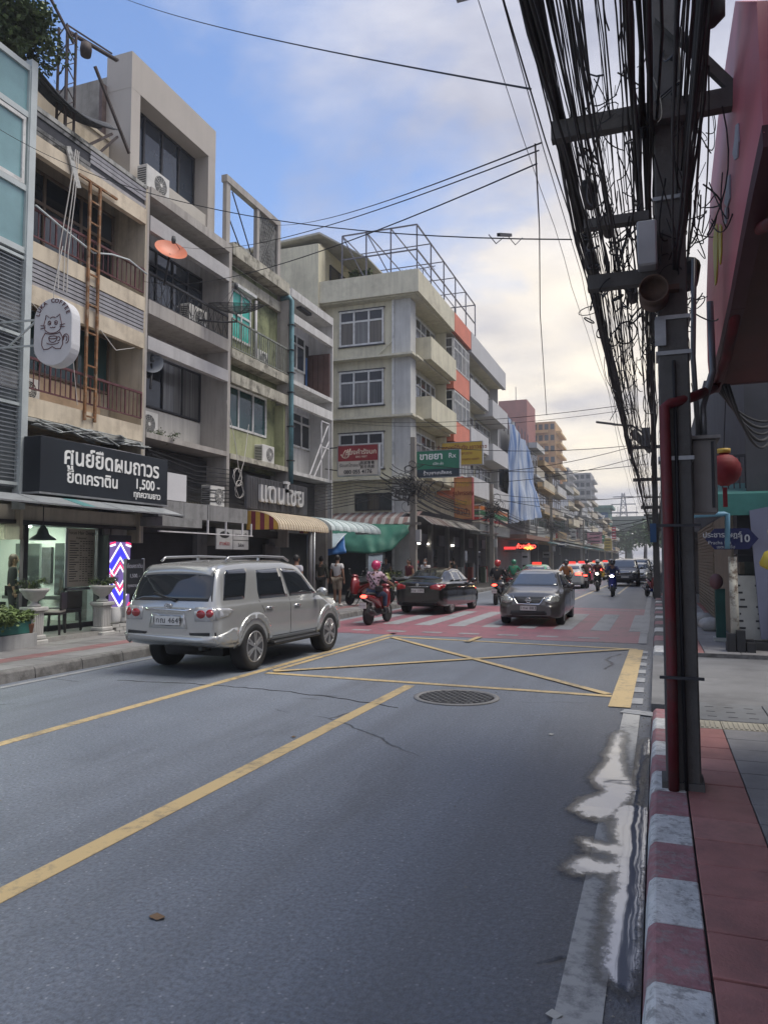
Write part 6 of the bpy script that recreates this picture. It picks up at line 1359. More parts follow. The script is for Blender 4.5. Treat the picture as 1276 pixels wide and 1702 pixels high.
part(MB().prism([(1.62, 15.2, 2.7), (2.6, 15.2, 2.9), (2.6, 15.2, .35), (1.75, 15.2, .35)], (0, .06, 0)), 'blue_panel', mat('panel_blue_grey', (.19, .20, .27), .6, 0, .1, 1), r2)
part(MB().box(1.35, 3, 15.15, 16.2, .13, .3), 'dark_step', mat('step_dark', (.06, .06, .06), .8), r2)
bl = part(MB().box(1.45, 1.5, 17, 29.8, .2, 2.8), 'shutter', mat('shutter_tan', (.22, .18, .13), .7, .1, .15, 3, .3), r2)
for k in range(26): part(MB().box(1.42, 1.45, 22, 29.7, .22 + k * .1, .29 + k * .1), 'slat', MATS['shutter_tan'], bl)
for k in range(3):
    b0_ = thing('right_shophouse', ['dim shophouse on the right next to the alley corner', 'second dim shophouse on the right behind the cables', 'far shophouse row end on the right'][k], 'building', (1.8, 34 + k * 22, 0), 0, 'shophouses on the right')
    part(MB().box(1.8, 9, 30.2 + k * 22, 51.8 + k * 22, .15, 8.5 - k), 'wall', rwm, b0_); part(MB().box(.6, 1.8, 30.4 + k * 22, 51.5 + k * 22, 2.8, 2.95), 'canopy', gm, b0_)
    for j in range(4): window(b0_, 'x', 1.74, 31 + k * 22 + j * 5, 34 + k * 22 + j * 5, 4.2, 6, 3, (1.0,), fr_w, g_dark, .08, .05)
ln = thing('red_lantern', 'round red paper lantern hanging behind the grey cabinet', 'lantern', (.72, 9.2, 2.7))
lc = onY(1203, 781, 9.2); pr = [(.05, -.18)] + [(.175 * math.cos(a) + (.008 if i % 2 else 0), .18 * math.sin(a)) for i, a in enumerate([(-1.25 + i * 2.5 / 14) for i in range(15)])] + [(.05, .2)]
part(MB().lathe(pr, lc, 20), 'paper_ball', mat('lantern_red', (.20, .01, .014), .65, 0, .15, 6), ln); part(MB().lathe([(.07, 0), (.07, .05)], lc + Vector((0, 0, .19)), 12), 'cap', gold, ln); part(MB().bar(lc + Vector((0, 0, -.2)), lc + Vector((0, 0, -.42)), .045), 'tassel', MATS['lantern_red'], ln); part(MB().tube([lc + Vector((0, 0, .24)), lc + Vector((.05, 0, 1.1))], .008, 4), 'cord', fr_d, ln)
so_ = thing('soi_sign', 'dark blue arrow ended street sign numbered 10 on a peeling post', 'street sign', (1.3, 15.0, 2.0))
a = onY(1171, 896, 14.9); b = onY(1260, 896, 14.9); zc_ = a.z; hh = .19; xm0, xm1 = a.x, b.x
mb = MB(); mb.prism([(xm0, 14.9, zc_), (xm0 + .16, 14.9, zc_ + hh), (xm1 - .16, 14.9, zc_ + hh), (xm1, 14.9, zc_), (xm1 - .16, 14.9, zc_ - hh), (xm0 + .16, 14.9, zc_ - hh)], (0, .05, 0)); part(mb, 'panel', mat('sign_blue', (.008, .012, .07), .5), so_)
wtext('ประชาราษฎร์', so_, XZ((xm0 + xm1) / 2 - .16, 14.89, zc_ + .07), .13, mat('lettering_dim', (.42, .43, .45), .5, var=0), depth=.004, bold=.002); wtext('10', so_, XZ(xm1 - .235, 14.89, zc_ + .0), .19, MATS['lettering_dim'], depth=.004, bold=.004); wtext('Pracha Rat', so_, XZ((xm0 + xm1) / 2 - .2, 14.89, zc_ - .07), .09, MATS['lettering_dim'], depth=.004); wtext('เขตบางซื่อ', so_, XZ((xm0 + xm1) / 2 - .1, 14.89, zc_ - .15), .075, MATS['lettering_dim'], depth=.004)
pp = onZ(1219, 1078, .15); part(MB().tube([(pp.x, 15.0, .15), (pp.x - .01, 15.0, 1.85)], .075, 10), 'post', mat('peeling_white', (.50, .48, .40), .8, 0, .2, 4, .4, (.12, .08, .05), grime=.9, gscale=5, gdirt=(.10, .06, .04)), so_)
bp_ = thing('blue_water_pipe', 'light blue plastic water pipe bent over the blue street sign', 'pipe', (1.1, 14.8, 2.4)); q0, q1, q2 = onY(1150, 857, 14.7), onY(1208, 854, 14.7), onY(1208, 912, 14.7)
part(MB().tube([q0, q1 - Vector((.05, 0, 0)), q1, q2], .045, 8), 'pipe', mat('pvc_blue', (.12, .27, .36), .45), bp_)
mbd = thing('menu_board', 'pale standing menu board with dark lines behind the peeling post', 'sign', (1.55, 16, .3)); part(MB().box(1.3, 1.92, 15.3, 15.36, .32, 1.5), 'board', mat('menu_white', (.45, .46, .43), .6), mbd)
for k in range(7):
    for j in range(2): part(MB().box(1.38 + j * .3 + (k * 7 % 5) * .012, 1.44 + j * .3 + (k * 5 % 4) * .035, 15.292, 15.299, 1.3 - k * .13, 1.335 - k * .13), 'print', fr_d, mbd)
t = thing('yellow_jug', 'yellow plastic jug at the right picture edge', 'jug', (1.85, 14.6, 1.6)); jc = onY(1280, 928, 14.6); part(MB().lathe([(.09, -.2), (.13, -.15), (.14, .05), (.06, .16), (.05, .2)], jc, 14, 0, Matrix.Rotation(.5, 4, 'Y')), 'body', mat('jug_yellow', (.55, .42, .05), .4), t); part(MB().tube([jc + Vector((0, 0, .15)), jc + Vector((0, .3, .5))], .01, 4), 'string', fr_d, t)
t = thing('fire_extinguisher', 'red cylinder standing beside the menu board', 'extinguisher', (2.0, 15.1, .3)); part(MB().lathe([(.07, 0), (.08, .05), (.08, .5), (.03, .6), (.03, .66)], (2.0, 15.12, .3), 12), 'body', mat('ext_red', (.35, .02, .02), .4), t)
t = thing('cloth_stand', 'teal cloth stand topped by a pink bag near the menu board', 'stall stand', (1.2, 16.5, .15)); part(MB().box(1.1, 1.28, 16.6, 16.8, .2, 1.2), 'cloth', mat('cloth_teal', (.02, .075, .065), .8, 0, .2, 3), t); part(MB().ball((1.12, 16.6, 1.35), (.13, .12, .16), 0, 10, 8), 'bag', mat('bag_pink', (.15, .07, .075), .6), t); part(MB().box(1.05, 1.3, 16.55, 16.85, .15, .22), 'foot', MATS['menu_white'], t)
for k, (x, y, lab) in enumerate(((.98, 20.4, 'crumpled white sack left on the far right pavement'), (1.12, 18.9, 'smaller white plastic bag before the sack'))):
    t = thing('plastic_bag', lab, 'bag', (x, y, .15)); part(MB().ball((x, y, .3), (.26, .2, .17), 0, 10, 6), 'bag', mat('bag_white', (.42, .42, .41), .6, 0, .2, 7), t)
t = thing('rubbish_heap', 'black crates and bundles round the foot of the peeling post', 'crates', (1.3, 15, .15))
for k in range(6): part(MB().box(1.15 + (k % 3) * .16, 1.29 + (k % 3) * .16, 14.75 + .2 * (k // 3), 14.92 + .2 * (k // 3), .13, .3 + random.random() * .25), 'crate', mat('crate_black', (.03, .03, .032), .7), t)

st_ = thing('street_stall', 'dark cluttered stall of boxes and jars under the green canopy', 'stall', (2.0, 15.8, .3)); rs_ = random.Random(8)
for k in range(22):
    x = 1.42 + rs_.random() * .9; z = .32 + (k % 4) * .4; w = rs_.uniform(.1, .24); hh_ = rs_.uniform(.12, .34)
    part(MB().box(x, x + w, 15.66 + rs_.random() * .1, 15.9 + rs_.random() * .1, z, z + hh_), 'box', mat('stall_%d' % (k % 5), [(.10, .03, .025), (.05, .06, .05), (.12, .10, .07), (.03, .05, .08), (.14, .14, .13)][k % 5], .7, 0, .3, 9), st_)
for k in range(4): part(MB().box(1.4, 2.5, 15.6, 16.0, .68 + k * .4, .70 + k * .4), 'shelf', fr_d, st_)
hk = thing('hanging_cables', 'black cables drooping under the red soffit across the dark wall', 'cables', (1.2, 9, 4))
for k in range(5):
    a_ = onX(1186 + k * 6, 640, .62); b_ = onY(1276, 700 + k * 9, 10.0); m_ = (a_ + b_) / 2 - Vector((0, 0, .25 + .06 * k)); part(MB().tube([a_ * (1 - t) ** 2 + m_ * 2 * t * (1 - t) + b_ * t * t for t in [i / 10 for i in range(11)]], .014 + .006 * (k % 2), 5), 'cable', kbl, hk)
# ================================================================== VEHICLES
tyre_m = mat('tyre', (.014, .014, .015), .8, 0, .2, 10); alloy = mat('alloy', (.45, .45, .45), .3, .8, .08, 6); chrome = mat('chrome', (.6, .6, .6), .12, 1, 0)
cglass = mat('car_glass', (.012, .015, .018), .03, 0, .1, 2, spec=.7, coat=1.0); wsglass = mat('windscreen', (.03, .04, .05), .03, 0, .1, 1, spec=1.0, coat=1.0); blk = mat('black_trim', (.015, .015, .016), .5, 0, .1, 3)
platem = mat('plate_white', (.6, .6, .58), .5, var=.03); tailred = mat('tail_red', (.28, .012, .015), .15, 0, .1, 8, coat=.8); lens = mat('clear_lens', (.42, .42, .42), .1, .4, .2, 20, coat=1.0)
headon = mat('headlight_on', (.9, .9, .85), .3, var=0, emit=(1, .93, .78), estr=9); brake = mat('brake_on', (.5, .02, .02), .3, var=0, emit=(1, .05, .03), estr=4); headoff = mat('headlight_off', (.40, .41, .38), .08, .3, .25, 14, coat=1.0)
def chaikin(P, n=2):
    for _ in range(n):
        Q = [P[0]]
        for a, b in zip(P[:-1], P[1:]): Q += [(a[0] * .75 + b[0] * .25, a[1] * .75 + b[1] * .25), (a[0] * .25 + b[0] * .75, a[1] * .25 + b[1] * .75)]
        Q.append(P[-1]); P = Q
    return P
def smooth_curve(pts, ys, sig):
    x = np.array([p[0] for p in pts]); z = np.array([p[1] for p in pts]); o = []
    for y in ys:
        k = np.linspace(-2.2, 2.2, 11); wgt = np.exp(-k * k / 2); o.append(float((np.interp(np.clip(y + k * sig, x[0], x[-1]), x, z) * wgt).sum() / wgt.sum()))
    return o
def car_body(sp):
    y0, y1 = sp['top'][0][0], sp['top'][-1][0]; n = 90
    u = np.linspace(0, 1, n); ys = list(y0 + (y1 - y0) * (u - .055 * np.sin(2 * math.pi * u) / 1.0 * 1.0))
    T = smooth_curve(sp['top'], ys, .035); B = smooth_curve(sp['bot'], ys, .05); Wd = smooth_curve(sp['wid'], ys, .05); Rw = smooth_curve(sp['roofw'], ys, .05); Zs = smooth_curve(sp['belt'], ys, .06)
    rings = []
    for y, zt, zb, w, wt, zs in zip(ys, T, B, Wd, Rw, Zs):
        zs = min(zs, zt - .05); h = zs - zb
        P = [(0, zt + .012), (wt * .55, zt + .004), (wt * .93, zt - .018), (wt + (w - wt) * .12, zt - .06 - (zt - zs) * .06), (w * .955, zs + .015), (w * .985, zs - .05 * h), (w, zs - .22 * h), (w * .995, zs - .42 * h), (w * 1.0, zb + .38 * h), (w * .985, zb + .12 * h), (w * .93, zb), (0, zb)]
        rings.append([(x, y, z) for x, z in chaikin(P, 2)])
    m = len(rings[0]); V = []; F = []
    for r in rings: V += r + [(-x, y, z) for x, y, z in r[1:-1][::-1]]
    L = 2 * m - 2
    for i in range(n - 1):
        for j in range(L): F.append((i * L + j, i * L + (j + 1) % L, (i + 1) * L + (j + 1) % L, (i + 1) * L + j))
    mb = MB(); mb.v = V
    for f in F: mb.face(f, 0, True)
    mb.face(range(L), 0, False); mb.face([(n - 1) * L + j for j in range(L)][::-1], 0, False)
    return mb
def decal(bvh, poly, axis, name, m, parent, off=.004, step=.09, skirt=.012):
    bm = bmesh.new()
    A = {'R': (lambda a, b: Vector((3, a, b)), Vector((-1, 0, 0)), (1, 2)), 'L': (lambda a, b: Vector((-3, a, b)), Vector((1, 0, 0)), (1, 2)), 'B': (lambda a, b: Vector((a, -6, b)), Vector((0, 1, 0)), (0, 2)), 'F': (lambda a, b: Vector((a, 6, b)), Vector((0, -1, 0)), (0, 2)), 'T': (lambda a, b: Vector((a, b, 5)), Vector((0, 0, -1)), (0, 1))}[axis]
    vs_ = [bm.verts.new(A[0](a, b)) for a, b in poly]; bm.faces.new(vs_); bmesh.ops.triangulate(bm, faces=bm.faces[:])
    for ax in A[2]:
        lo = min(v.co[ax] for v in bm.verts); hi = max(v.co[ax] for v in bm.verts); k = int((hi - lo) / step)
        for i in range(1, k + 1):
            c = Vector((0, 0, 0)); c[ax] = lo + (hi - lo) * i / (k + 1); nn = Vector((0, 0, 0)); nn[ax] = 1
            bmesh.ops.bisect_plane(bm, geom=bm.verts[:] + bm.edges[:] + bm.faces[:], plane_co=c, plane_no=nn)
    nrm = {}; bad = []
    for v in bm.verts:
        hit, nr, _, _ = bvh.ray_cast(v.co, A[1])
        if hit is None: hit, nr, _, _ = bvh.find_nearest(Vector((v.co.x * (.0 if axis in 'RL' else 1) + (.85 if axis == 'R' else -.85 if axis == 'L' else 0), v.co.y if axis not in 'BF' else (-2.2 if axis == 'B' else 2.2), v.co.z)))
        if nr.dot(A[1]) > 0: nr = -nr
        v.co = hit + nr * off; nrm[v.index] = nr
    bm.normal_update(); bm.verts.index_update()
    be = [e for e in bm.edges if e.is_boundary]; nm = {v: nrm.get(v.index, -A[1]) for v in bm.verts}
    ex = bmesh.ops.extrude_edge_only(bm, edges=be)['geom']; 
    for v in [g for g in ex if isinstance(g, bmesh.types.BMVert)]:
        q = min((o for e in v.link_edges for o in e.verts if o is not v and o in nm), key=lambda o: (o.co - v.co).length, default=None)
        if q: v.co = v.co - nm[q] * (off + skirt)
    bmesh.ops.recalc_face_normals(bm, faces=bm.faces[:])
    if bm.faces:
        s_ = sum((f.normal.dot(A[1]) for f in bm.faces if len(f.verts) > 2), 0)
        if s_ > 0: bmesh.ops.reverse_faces(bm, faces=bm.faces[:])
    for f in bm.faces: f.smooth = True
    me = bpy.data.meshes.new(name); bm.to_mesh(me); bm.free(); me.materials.append(m); o = bpy.data.objects.new(name, me); C.objects.link(o); o.parent = parent; return o
def mir(poly): return [(-a, b) for a, b in poly]
def wheel(parent, x, y, r, w, spokes=6, detail=True):
    s_ = 1 if x > 0 else -1; Mx = Matrix.Translation((x, y, r)) @ Matrix.Rotation(s_ * math.pi / 2, 4, 'Y')
    pr = [(r * .66, -w / 2), (r * .93, -w / 2), (r * .985, -w / 2 + .03), (r, -w / 4), (r, w / 4), (r * .985, w / 2 - .03), (r * .93, w / 2), (r * .68, w / 2 - .005), (r * .66, w / 2 - .03)]
    t = MB().lathe(pr, (0, 0, 0), 30, 0, Mx).build('wheel', tyre_m, parent, True)
    rm = MB().lathe([(r * .66, w / 2 - .012), (r * .62, w / 2 - .01), (r * .58, w / 2 - .05), (.01, w / 2 - .06)], (0, 0, 0), 26, 0, Mx).build('rim', mat('rim_dark', (.08, .08, .085), .5, .5, .1), t, True)
    if detail:
        sk = MB()
        for k in range(spokes):
            for d in (-.13, .13):
                a = 2 * math.pi * k / spokes + d; b = 2 * math.pi * k / spokes + d * .35
                sk.bar(Mx @ Vector((r * .1 * math.cos(b), r * .1 * math.sin(b), w / 2 - .012)), Mx @ Vector((r * .63 * math.cos(a), r * .63 * math.sin(a), w / 2 - .02)), r * .09, .03, up=(1, 0, 0))
        sk.lathe([(r * .15, w / 2 - .04), (r * .15, w / 2 - .002), (.01, w / 2)], (0, 0, 0), 12, 0, Mx); sk.lathe([(r * .66, w / 2 - .03), (r * .66, w / 2 - .004), (r * .61, w / 2 - .004), (r * .61, w / 2 - .03)], (0, 0, 0), 26, 0, Mx)
        sk.build('spokes', alloy, t, True)
    return t
def arc_ring(y, z, r0, r1, a0=-12, a1=192, n=18): return [(y + r1 * math.cos(R_(a0 + (a1 - a0) * k / n)), z + r1 * math.sin(R_(a0 + (a1 - a0) * k / n))) for k in range(n + 1)] + [(y + r0 * math.cos(R_(a1 + (a0 - a1) * k / n)), z + r0 * math.sin(R_(a1 + (a0 - a1) * k / n))) for k in range(n + 1)]
def car(name, label, cat, loc, rz, sp, paintm, group=None, cut=True, detail=True, plate='1กก 4649', lights=None, brakes=False):
    t = thing(name, label, cat, loc, rz, group); ya, yr, r, xw, ww_ = sp['front_axle'], sp['rear_axle'], sp['r'], sp['track'], sp['tyre_w']
    body = car_body(sp).build('body', [paintm, blk], t, True)
    bm = bmesh.new(); bm.from_mesh(body.data); bvh = BVHTree.FromBMesh(bm); bm.free()
    if cut:
        cm = MB()
        for y in (ya, yr):
            for s_ in (-1, 1): cm.lathe([(r + .075, -.22), (r + .075, .5)], (0, 0, 0), 36, 1, Matrix.Translation((s_ * (xw + .02), y, r + .01)) @ Matrix.Rotation(s_ * math.pi / 2, 4, 'Y'), sm=False)
        co = cm.build('cutter', [paintm, blk]); md = body.modifiers.new('b', 'BOOLEAN'); md.object = co; md.solver = 'EXACT'; md.operation = 'DIFFERENCE'
        dg = bpy.context.evaluated_depsgraph_get(); dg.update(); nm_ = bpy.data.meshes.new_from_object(body.evaluated_get(dg)); body.modifiers.clear(); body.data = nm_
        if len(nm_.materials) < 2:
            nm_.materials.clear(); nm_.materials.append(paintm); nm_.materials.append(blk)
        bpy.data.objects.remove(co)
    else:
        for y in (ya, yr):
            for ax in 'RL': decal(bvh, [(y + (r + .06) * math.cos(a / 16 * 6.283), max(.2, r + (r + .06) * math.sin(a / 16 * 6.283))) for a in range(16)], ax, 'wheel_arch', blk, t, .003, .3)
    MB().box(-.5, .5, sp['top'][0][0] + .75, sp['top'][-1][0] - .3, .24, .5).build('underbody', blk, t, True)
    for y in (ya, yr):
        for s_ in (-1, 1): wheel(t, s_ * xw, y, r, ww_, detail=detail)
    for k, p in enumerate(sp['side_glass']):
        for ax in 'RL': decal(bvh, p, ax, 'side_window', cglass, t, .004)
    decal(bvh, sp['rear_glass'], 'B', 'rear_window', cglass, t, .004); decal(bvh, sp['windscreen'], 'F', 'windscreen', wsglass, t, .004, .07)
    for s_ in (0, 1):
        f = mir if s_ else (lambda p: p); ax = 'L' if s_ else 'R'
        for p in sp['tail']: decal(bvh, f(p), 'B', 'tail_light', brake if brakes else sp.get('tail_m', tailred), t, .01)
        if 'tail_side' in sp: decal(bvh, sp['tail_side'], ax, 'tail_light', sp.get('tail_m', tailred), t, .01)
        for p in sp.get('tail_inner', []): decal(bvh, f(p), 'B', 'lamp_cluster', tailred, t, .016)
        for p in sp['head']: decal(bvh, f(p), 'F', 'headlight', lights or headoff, t, .012)
        if 'head_side' in sp: decal(bvh, sp['head_side'], ax, 'headlight', lights or headoff, t, .010)
        if detail:
            for a, b in sp['seams']:
                d = Vector((b[0] - a[0], b[1] - a[1])); nn = Vector((-d.y, d.x)).normalized() * .006; decal(bvh, [(a[0] - nn.x, a[1] - nn.y), (b[0] - nn.x, b[1] - nn.y), (b[0] + nn.x, b[1] + nn.y), (a[0] + nn.x, a[1] + nn.y)], ax, 'door_seam', blk, t, .0025, .12, .004)
            for y, z in sp['handles']: decal(bvh, [(y - .1, z - .018), (y + .1, z - .018), (y + .1, z + .018), (y - .1, z + .018)], ax, 'door_handle', sp.get('handle_m', chrome), t, .028, .1, .03)
        mx = sp['mirror']; sx = -1 if s_ else 1
        mo = MB(); mo.ball((sx * mx[0], mx[1], mx[2]), (.11, .075, .085), 0, 14, 8); mo.bar((sx * (mx[0] - .18), mx[1] + .02, mx[2] - .06), (sx * (mx[0] - .03), mx[1], mx[2] - .03), .05); mo.build('mirror', sp.get('mirror_m', paintm), t, True)
        for fl in sp.get('flares', []): decal(bvh, fl, ax, 'wheel_flare', paintm, t, .022, .07, .035)
    for p in sp.get('grille', []): decal(bvh, p, 'F', 'grille', blk, t, .008)
    for p in sp.get('chrome_front', []): decal(bvh, p, 'F', 'grille_trim', chrome, t, .016)
    for (axd, p, mm, of) in sp.get('extra', []): decal(bvh, p, axd, 'trim', mm, t, of)
    zz, wx = sp['plate_rear']; hit = bvh.ray_cast(Vector((0, -6, zz)), Vector((0, 1, 0)))[0]
    if hit is not None:
        pl_ = MB().box(-wx, wx, hit.y - .03, hit.y - .012, zz - .065, zz + .065).build('rear_plate', platem, t, True); MB().box(-wx - .015, wx + .015, hit.y - .012, hit.y + .03, zz - .08, zz + .08).build('plate_frame', blk, t, True)
        if detail: text(plate, 'plate_lettering', pl_, frame((0, hit.y - .032, zz), (1, 0, 0), (0, 0, 1)), .12, lett_k, .002, space=1.1)
    zz, wx = sp['plate_front']; hit = bvh.ray_cast(Vector((0, 6, zz)), Vector((0, -1, 0)))[0]
    if hit is not None:
        pl_ = MB().box(-wx, wx, hit.y + .012, hit.y + .03, zz - .06, zz + .06).build('front_plate', platem, t, True)
        if detail: text(plate, 'plate_lettering', pl_, frame((0, hit.y + .032, zz), (-1, 0, 0), (0, 0, 1)), .11, lett_k, .002, space=1.1)
    return t, bvh
silver = mat('silver_paint', (.47, .475, .46), .24, .55, .03, 2, coat=.8); blackp = mat('black_paint', (.008, .008, .009), .12, 0, 0, coat=1.0, spec=.6); greyp = mat('bronze_grey_paint', (.105, .10, .095), .28, .5, .03, 2, coat=.9)
SUV = dict(top=[(-2.36, 1.0), (-2.34, 1.12), (-2.12, 1.62), (-2.02, 1.70), (-1.85, 1.745), (-1.2, 1.785), (0, 1.785), (.4, 1.745), (.58, 1.70), (1.22, 1.19), (1.36, 1.13), (1.9, 1.06), (2.2, .96), (2.33, .78), (2.36, .65)],
    bot=[(-2.36, .56), (-2.25, .47), (-1.9, .40), (1.8, .38), (2.2, .36), (2.36, .42)], wid=[(-2.36, .79), (-2.28, .87), (-2.1, .91), (0, .92), (1.6, .92), (2.0, .88), (2.25, .78), (2.36, .62)],
    roofw=[(-2.36, .74), (-2.3, .76), (-2.08, .70), (0, .69), (.5, .67), (1.2, .76), (1.35, .80), (2.0, .76), (2.36, .5)], belt=[(-2.36, .95), (-2.3, 1.09), (-1.0, 1.11), (1.2, 1.05), (2.36, .6)],
    front_axle=1.45, rear_axle=-1.30, r=.385, track=.79, tyre_w=.265,
    side_glass=[[(-2.13, 1.17), (-1.95, 1.58), (-1.88, 1.63), (-1.30, 1.655), (-1.38, 1.5), (-1.56, 1.17)], [(-1.12, 1.15), (-1.12, 1.3), (-1.02, 1.62), (-.27, 1.65), (-.16, 1.15)], [(-.08, 1.15), (-.19, 1.65), (.35, 1.62), (.62, 1.5), (1.0, 1.16)]],
    rear_glass=[(-.76, 1.16), (-.66, 1.66), (.66, 1.66), (.76, 1.16)], windscreen=[(-.68, 1.22), (-.58, 1.68), (.58, 1.68), (.68, 1.22)],
    tail=[[(.5, .86), (.48, 1.0), (.5, 1.07), (.83, 1.08), (.83, .9), (.8, .86)]], tail_side=[(-2.31, .88), (-2.31, 1.07), (-2.05, 1.05), (-1.93, 1.01), (-2.1, .93)], tail_m=lens, tail_inner=[[(.53 + .08 + .08 * math.cos(a / 12 * 6.283), .97 + .065 * math.sin(a / 12 * 6.283)) for a in range(12)], [(.755 + .055 * math.cos(a / 12 * 6.283), .98 + .06 * math.sin(a / 12 * 6.283)) for a in range(12)]],
    head=[[(.4, .86), (.44, .97), (.72, 1.0), (.74, .86)]], head_side=[(1.9, .84), (1.9, .96), (2.2, .9), (2.2, .82)], seams=[((-.12, .5), (-.12, 1.13)), ((1.03, .52), (1.03, 1.1)), ((-1.0, .92), (-1.14, 1.13)), ((-.12, .5), (1.03, .5)), ((-.75, .5), (-.12, .5)), ((-.75, .5), (-.88, .78))],
    handles=[(-.85, .99), (.12, .98)], mirror=(1.04, .86, 1.19), flares=[arc_ring(1.45, .39, .455, .55, 4, 176), arc_ring(-1.30, .39, .455, .55, 4, 176)],
    grille=[[(-.35, .78), (-.38, .94), (.38, .94), (.35, .78)]], plate_rear=(.86, .23), plate_front=(.62, .23))
SUV['extra'] = [('B', [(-.9, .55), (-.9, .64), (.9, .64), (.9, .55)], silver, .035), ('R', [(-2.33, .50), (-2.33, .63), (-1.95, .74), (-1.84, .74), (-1.80, .5)], silver, .03), ('L', [(-2.33, .50), (-2.33, .63), (-1.95, .74), (-1.84, .74), (-1.80, .5)], silver, .03), ('B', [(.42, .645), (.4, .68), (.84, .7), (.84, .645)], blk, .012), ('B', [(-.42, .645), (-.4, .68), (-.84, .7), (-.84, .645)], blk, .012), ('B', [(-.42, 1.01), (-.42, 1.045), (.42, 1.045), (.42, 1.01)], chrome, .02), ('B', [(-.36, .74), (-.3, .98), (.3, .98), (.36, .74)], silver, .012), ('T', [(-.66, -2.14), (-.64, -2.0), (.64, -2.0), (.66, -2.14)], silver, .03), ('F', [(-.7, .42), (-.7, .55), (.7, .55), (.7, .42)], blk, .01)]
suv, bv = car('silver_suv', 'large silver off-road wagon seen from behind at the left lane', 'car', (-7.05, 12.15, 0), R_(-1.8), SUV, silver, plate='1กณ 4649')
for s_ in (-1, 1):
    MB().tube([(s_ * .62, -1.75, 1.775), (s_ * .62, -1.66, 1.835), (s_ * .63, -.7, 1.855), (s_ * .62, .1, 1.84), (s_ * .6, .32, 1.775)], .022, 8).bar((s_ * .62, -.75, 1.78), (s_ * .62, -.75, 1.85), .04).build('roof_rail', alloy, suv, True)
    MB().box(s_ * .90 - .09, s_ * .90 + .09, -.78, .92, .36, .42).build('side_step', blk, suv, True, bevel=.02)
MB().bar((.12, -2.345, 1.16), (-.32, -2.30, 1.27), .03).build('rear_wiper', blk, suv, True)
lg = MB()
for rx, rz_ in ((.062, .042), (.025, .042), (.045, .02)): lg.tube([(rx * math.cos(a / 18 * 6.283), -2.372, 1.085 + rz_ * math.sin(a / 18 * 6.283) + (.018 if rz_ < .03 else 0)) for a in range(18)], .006, 5, closed=True)
lg.build('rear_emblem', chrome, suv, True)
MB().tube([(.45, -2.15, .42), (.45, -1.9, .4)], .035, 8).build('exhaust', blk, suv, True); MB().lathe([(.3, -.1), (.33, 0), (.3, .1)], (0, -1.9, .42), 20).build('spare_wheel', tyre_m, suv, True)
SED = dict(top=[(-2.30, .86), (-2.28, 1.0), (-2.2, 1.05), (-1.72, 1.10), (-1.55, 1.14), (-.85, 1.425), (-.3, 1.495), (.25, 1.48), (.5, 1.43), (1.25, 1.02), (1.4, .98), (2.0, .88), (2.22, .74), (2.30, .56)],
    bot=[(-2.3, .42), (-2.1, .27), (-1.6, .22), (1.8, .2), (2.2, .22), (2.3, .3)], wid=[(-2.3, .70), (-2.2, .80), (-1.9, .87), (0, .89), (1.5, .88), (2.0, .82), (2.2, .72), (2.3, .56)],
    roofw=[(-2.3, .62), (-2.1, .70), (-1.6, .68), (-.85, .58), (0, .58), (.5, .57), (1.25, .72), (2.0, .68), (2.3, .44)], belt=[(-2.3, .84), (-2.1, 1.0), (-1.0, 1.0), (1.2, .92), (2.3, .5)],
    front_axle=1.38, rear_axle=-1.32, r=.315, track=.75, tyre_w=.21, side_glass=[[(-1.42, 1.05), (-.9, 1.34), (-.72, 1.38), (-.92, 1.05)], [(-.86, 1.04), (-.66, 1.39), (-.12, 1.41), (-.06, 1.03)], [(.0, 1.03), (-.05, 1.41), (.35, 1.37), (.95, 1.02)]],
    rear_glass=[(-.60, 1.15), (-.5, 1.41), (.5, 1.41), (.60, 1.15)], windscreen=[(-.66, 1.05), (-.53, 1.42), (.53, 1.42), (.66, 1.05)], tail=[[(.42, .84), (.42, .93), (.6, .99), (.79, .99), (.76, .8)]], tail_side=[(-2.2, .84), (-2.2, .98), (-1.92, .99), (-2.05, .88)],
    head=[[(.42, .66), (.44, .74), (.66, .86), (.72, .86), (.7, .66), (.6, .6)]], head_side=[(1.62, .85), (1.95, .85), (2.18, .74), (2.16, .62), (2.0, .66)], seams=[((-.03, .3), (-.03, 1.02)), ((1.0, .32), (1.0, .98)), ((-.85, .6), (-.92, 1.02)), ((-.7, .3), (1.0, .3))], handles=[(-.72, .86), (.22, .85)], handle_m=None, mirror=(.98, .82, 1.05),
    grille=[[(-.42, .78), (-.28, .60), (.28, .60), (.42, .78)], [(-.5, .28), (-.46, .42), (.46, .42), (.5, .28)]], chrome_front=[[(-.46, .80), (-.3, .585), (.3, .585), (.46, .80), (.43, .80), (.285, .605), (-.285, .605), (-.43, .80)]], plate_rear=(.78, .22), plate_front=(.49, .21))
def sed(**k): d = dict(SED); d.update(k); return d
SB = sed(handle_m=blackp); SB['extra'] = [('B', [(-.35, .9), (-.35, .915), (.35, .915), (.35, .9)], chrome, .012), ('B', [(-.6, .3), (-.55, .42), (.55, .42), (.6, .3)], blk, .006)]
bs, _ = car('black_sedan', 'glossy black saloon car seen from behind on the red crossing', 'car', (-7.15, 25.35, 0), R_(-2.5), SB, blackp, plate='4กข 1993')
em = MB().lathe([(.055, 0), (.055, .012)], (0, 0, 0), 16, 0, Matrix.Translation((0, -2.318, .97)) @ Matrix.Rotation(math.pi / 2, 4, 'X')); em.build('rear_emblem', chrome, bs, True)
SG = sed(handle_m=greyp, r=.30, mirror_m=greyp)
gs_, _ = car('grey_saloon', 'bronze grey small saloon car driving towards the camera over the crossing', 'car', (-3.3, 22.5, 0), R_(181), SG, greyp, plate='1กผ 883')
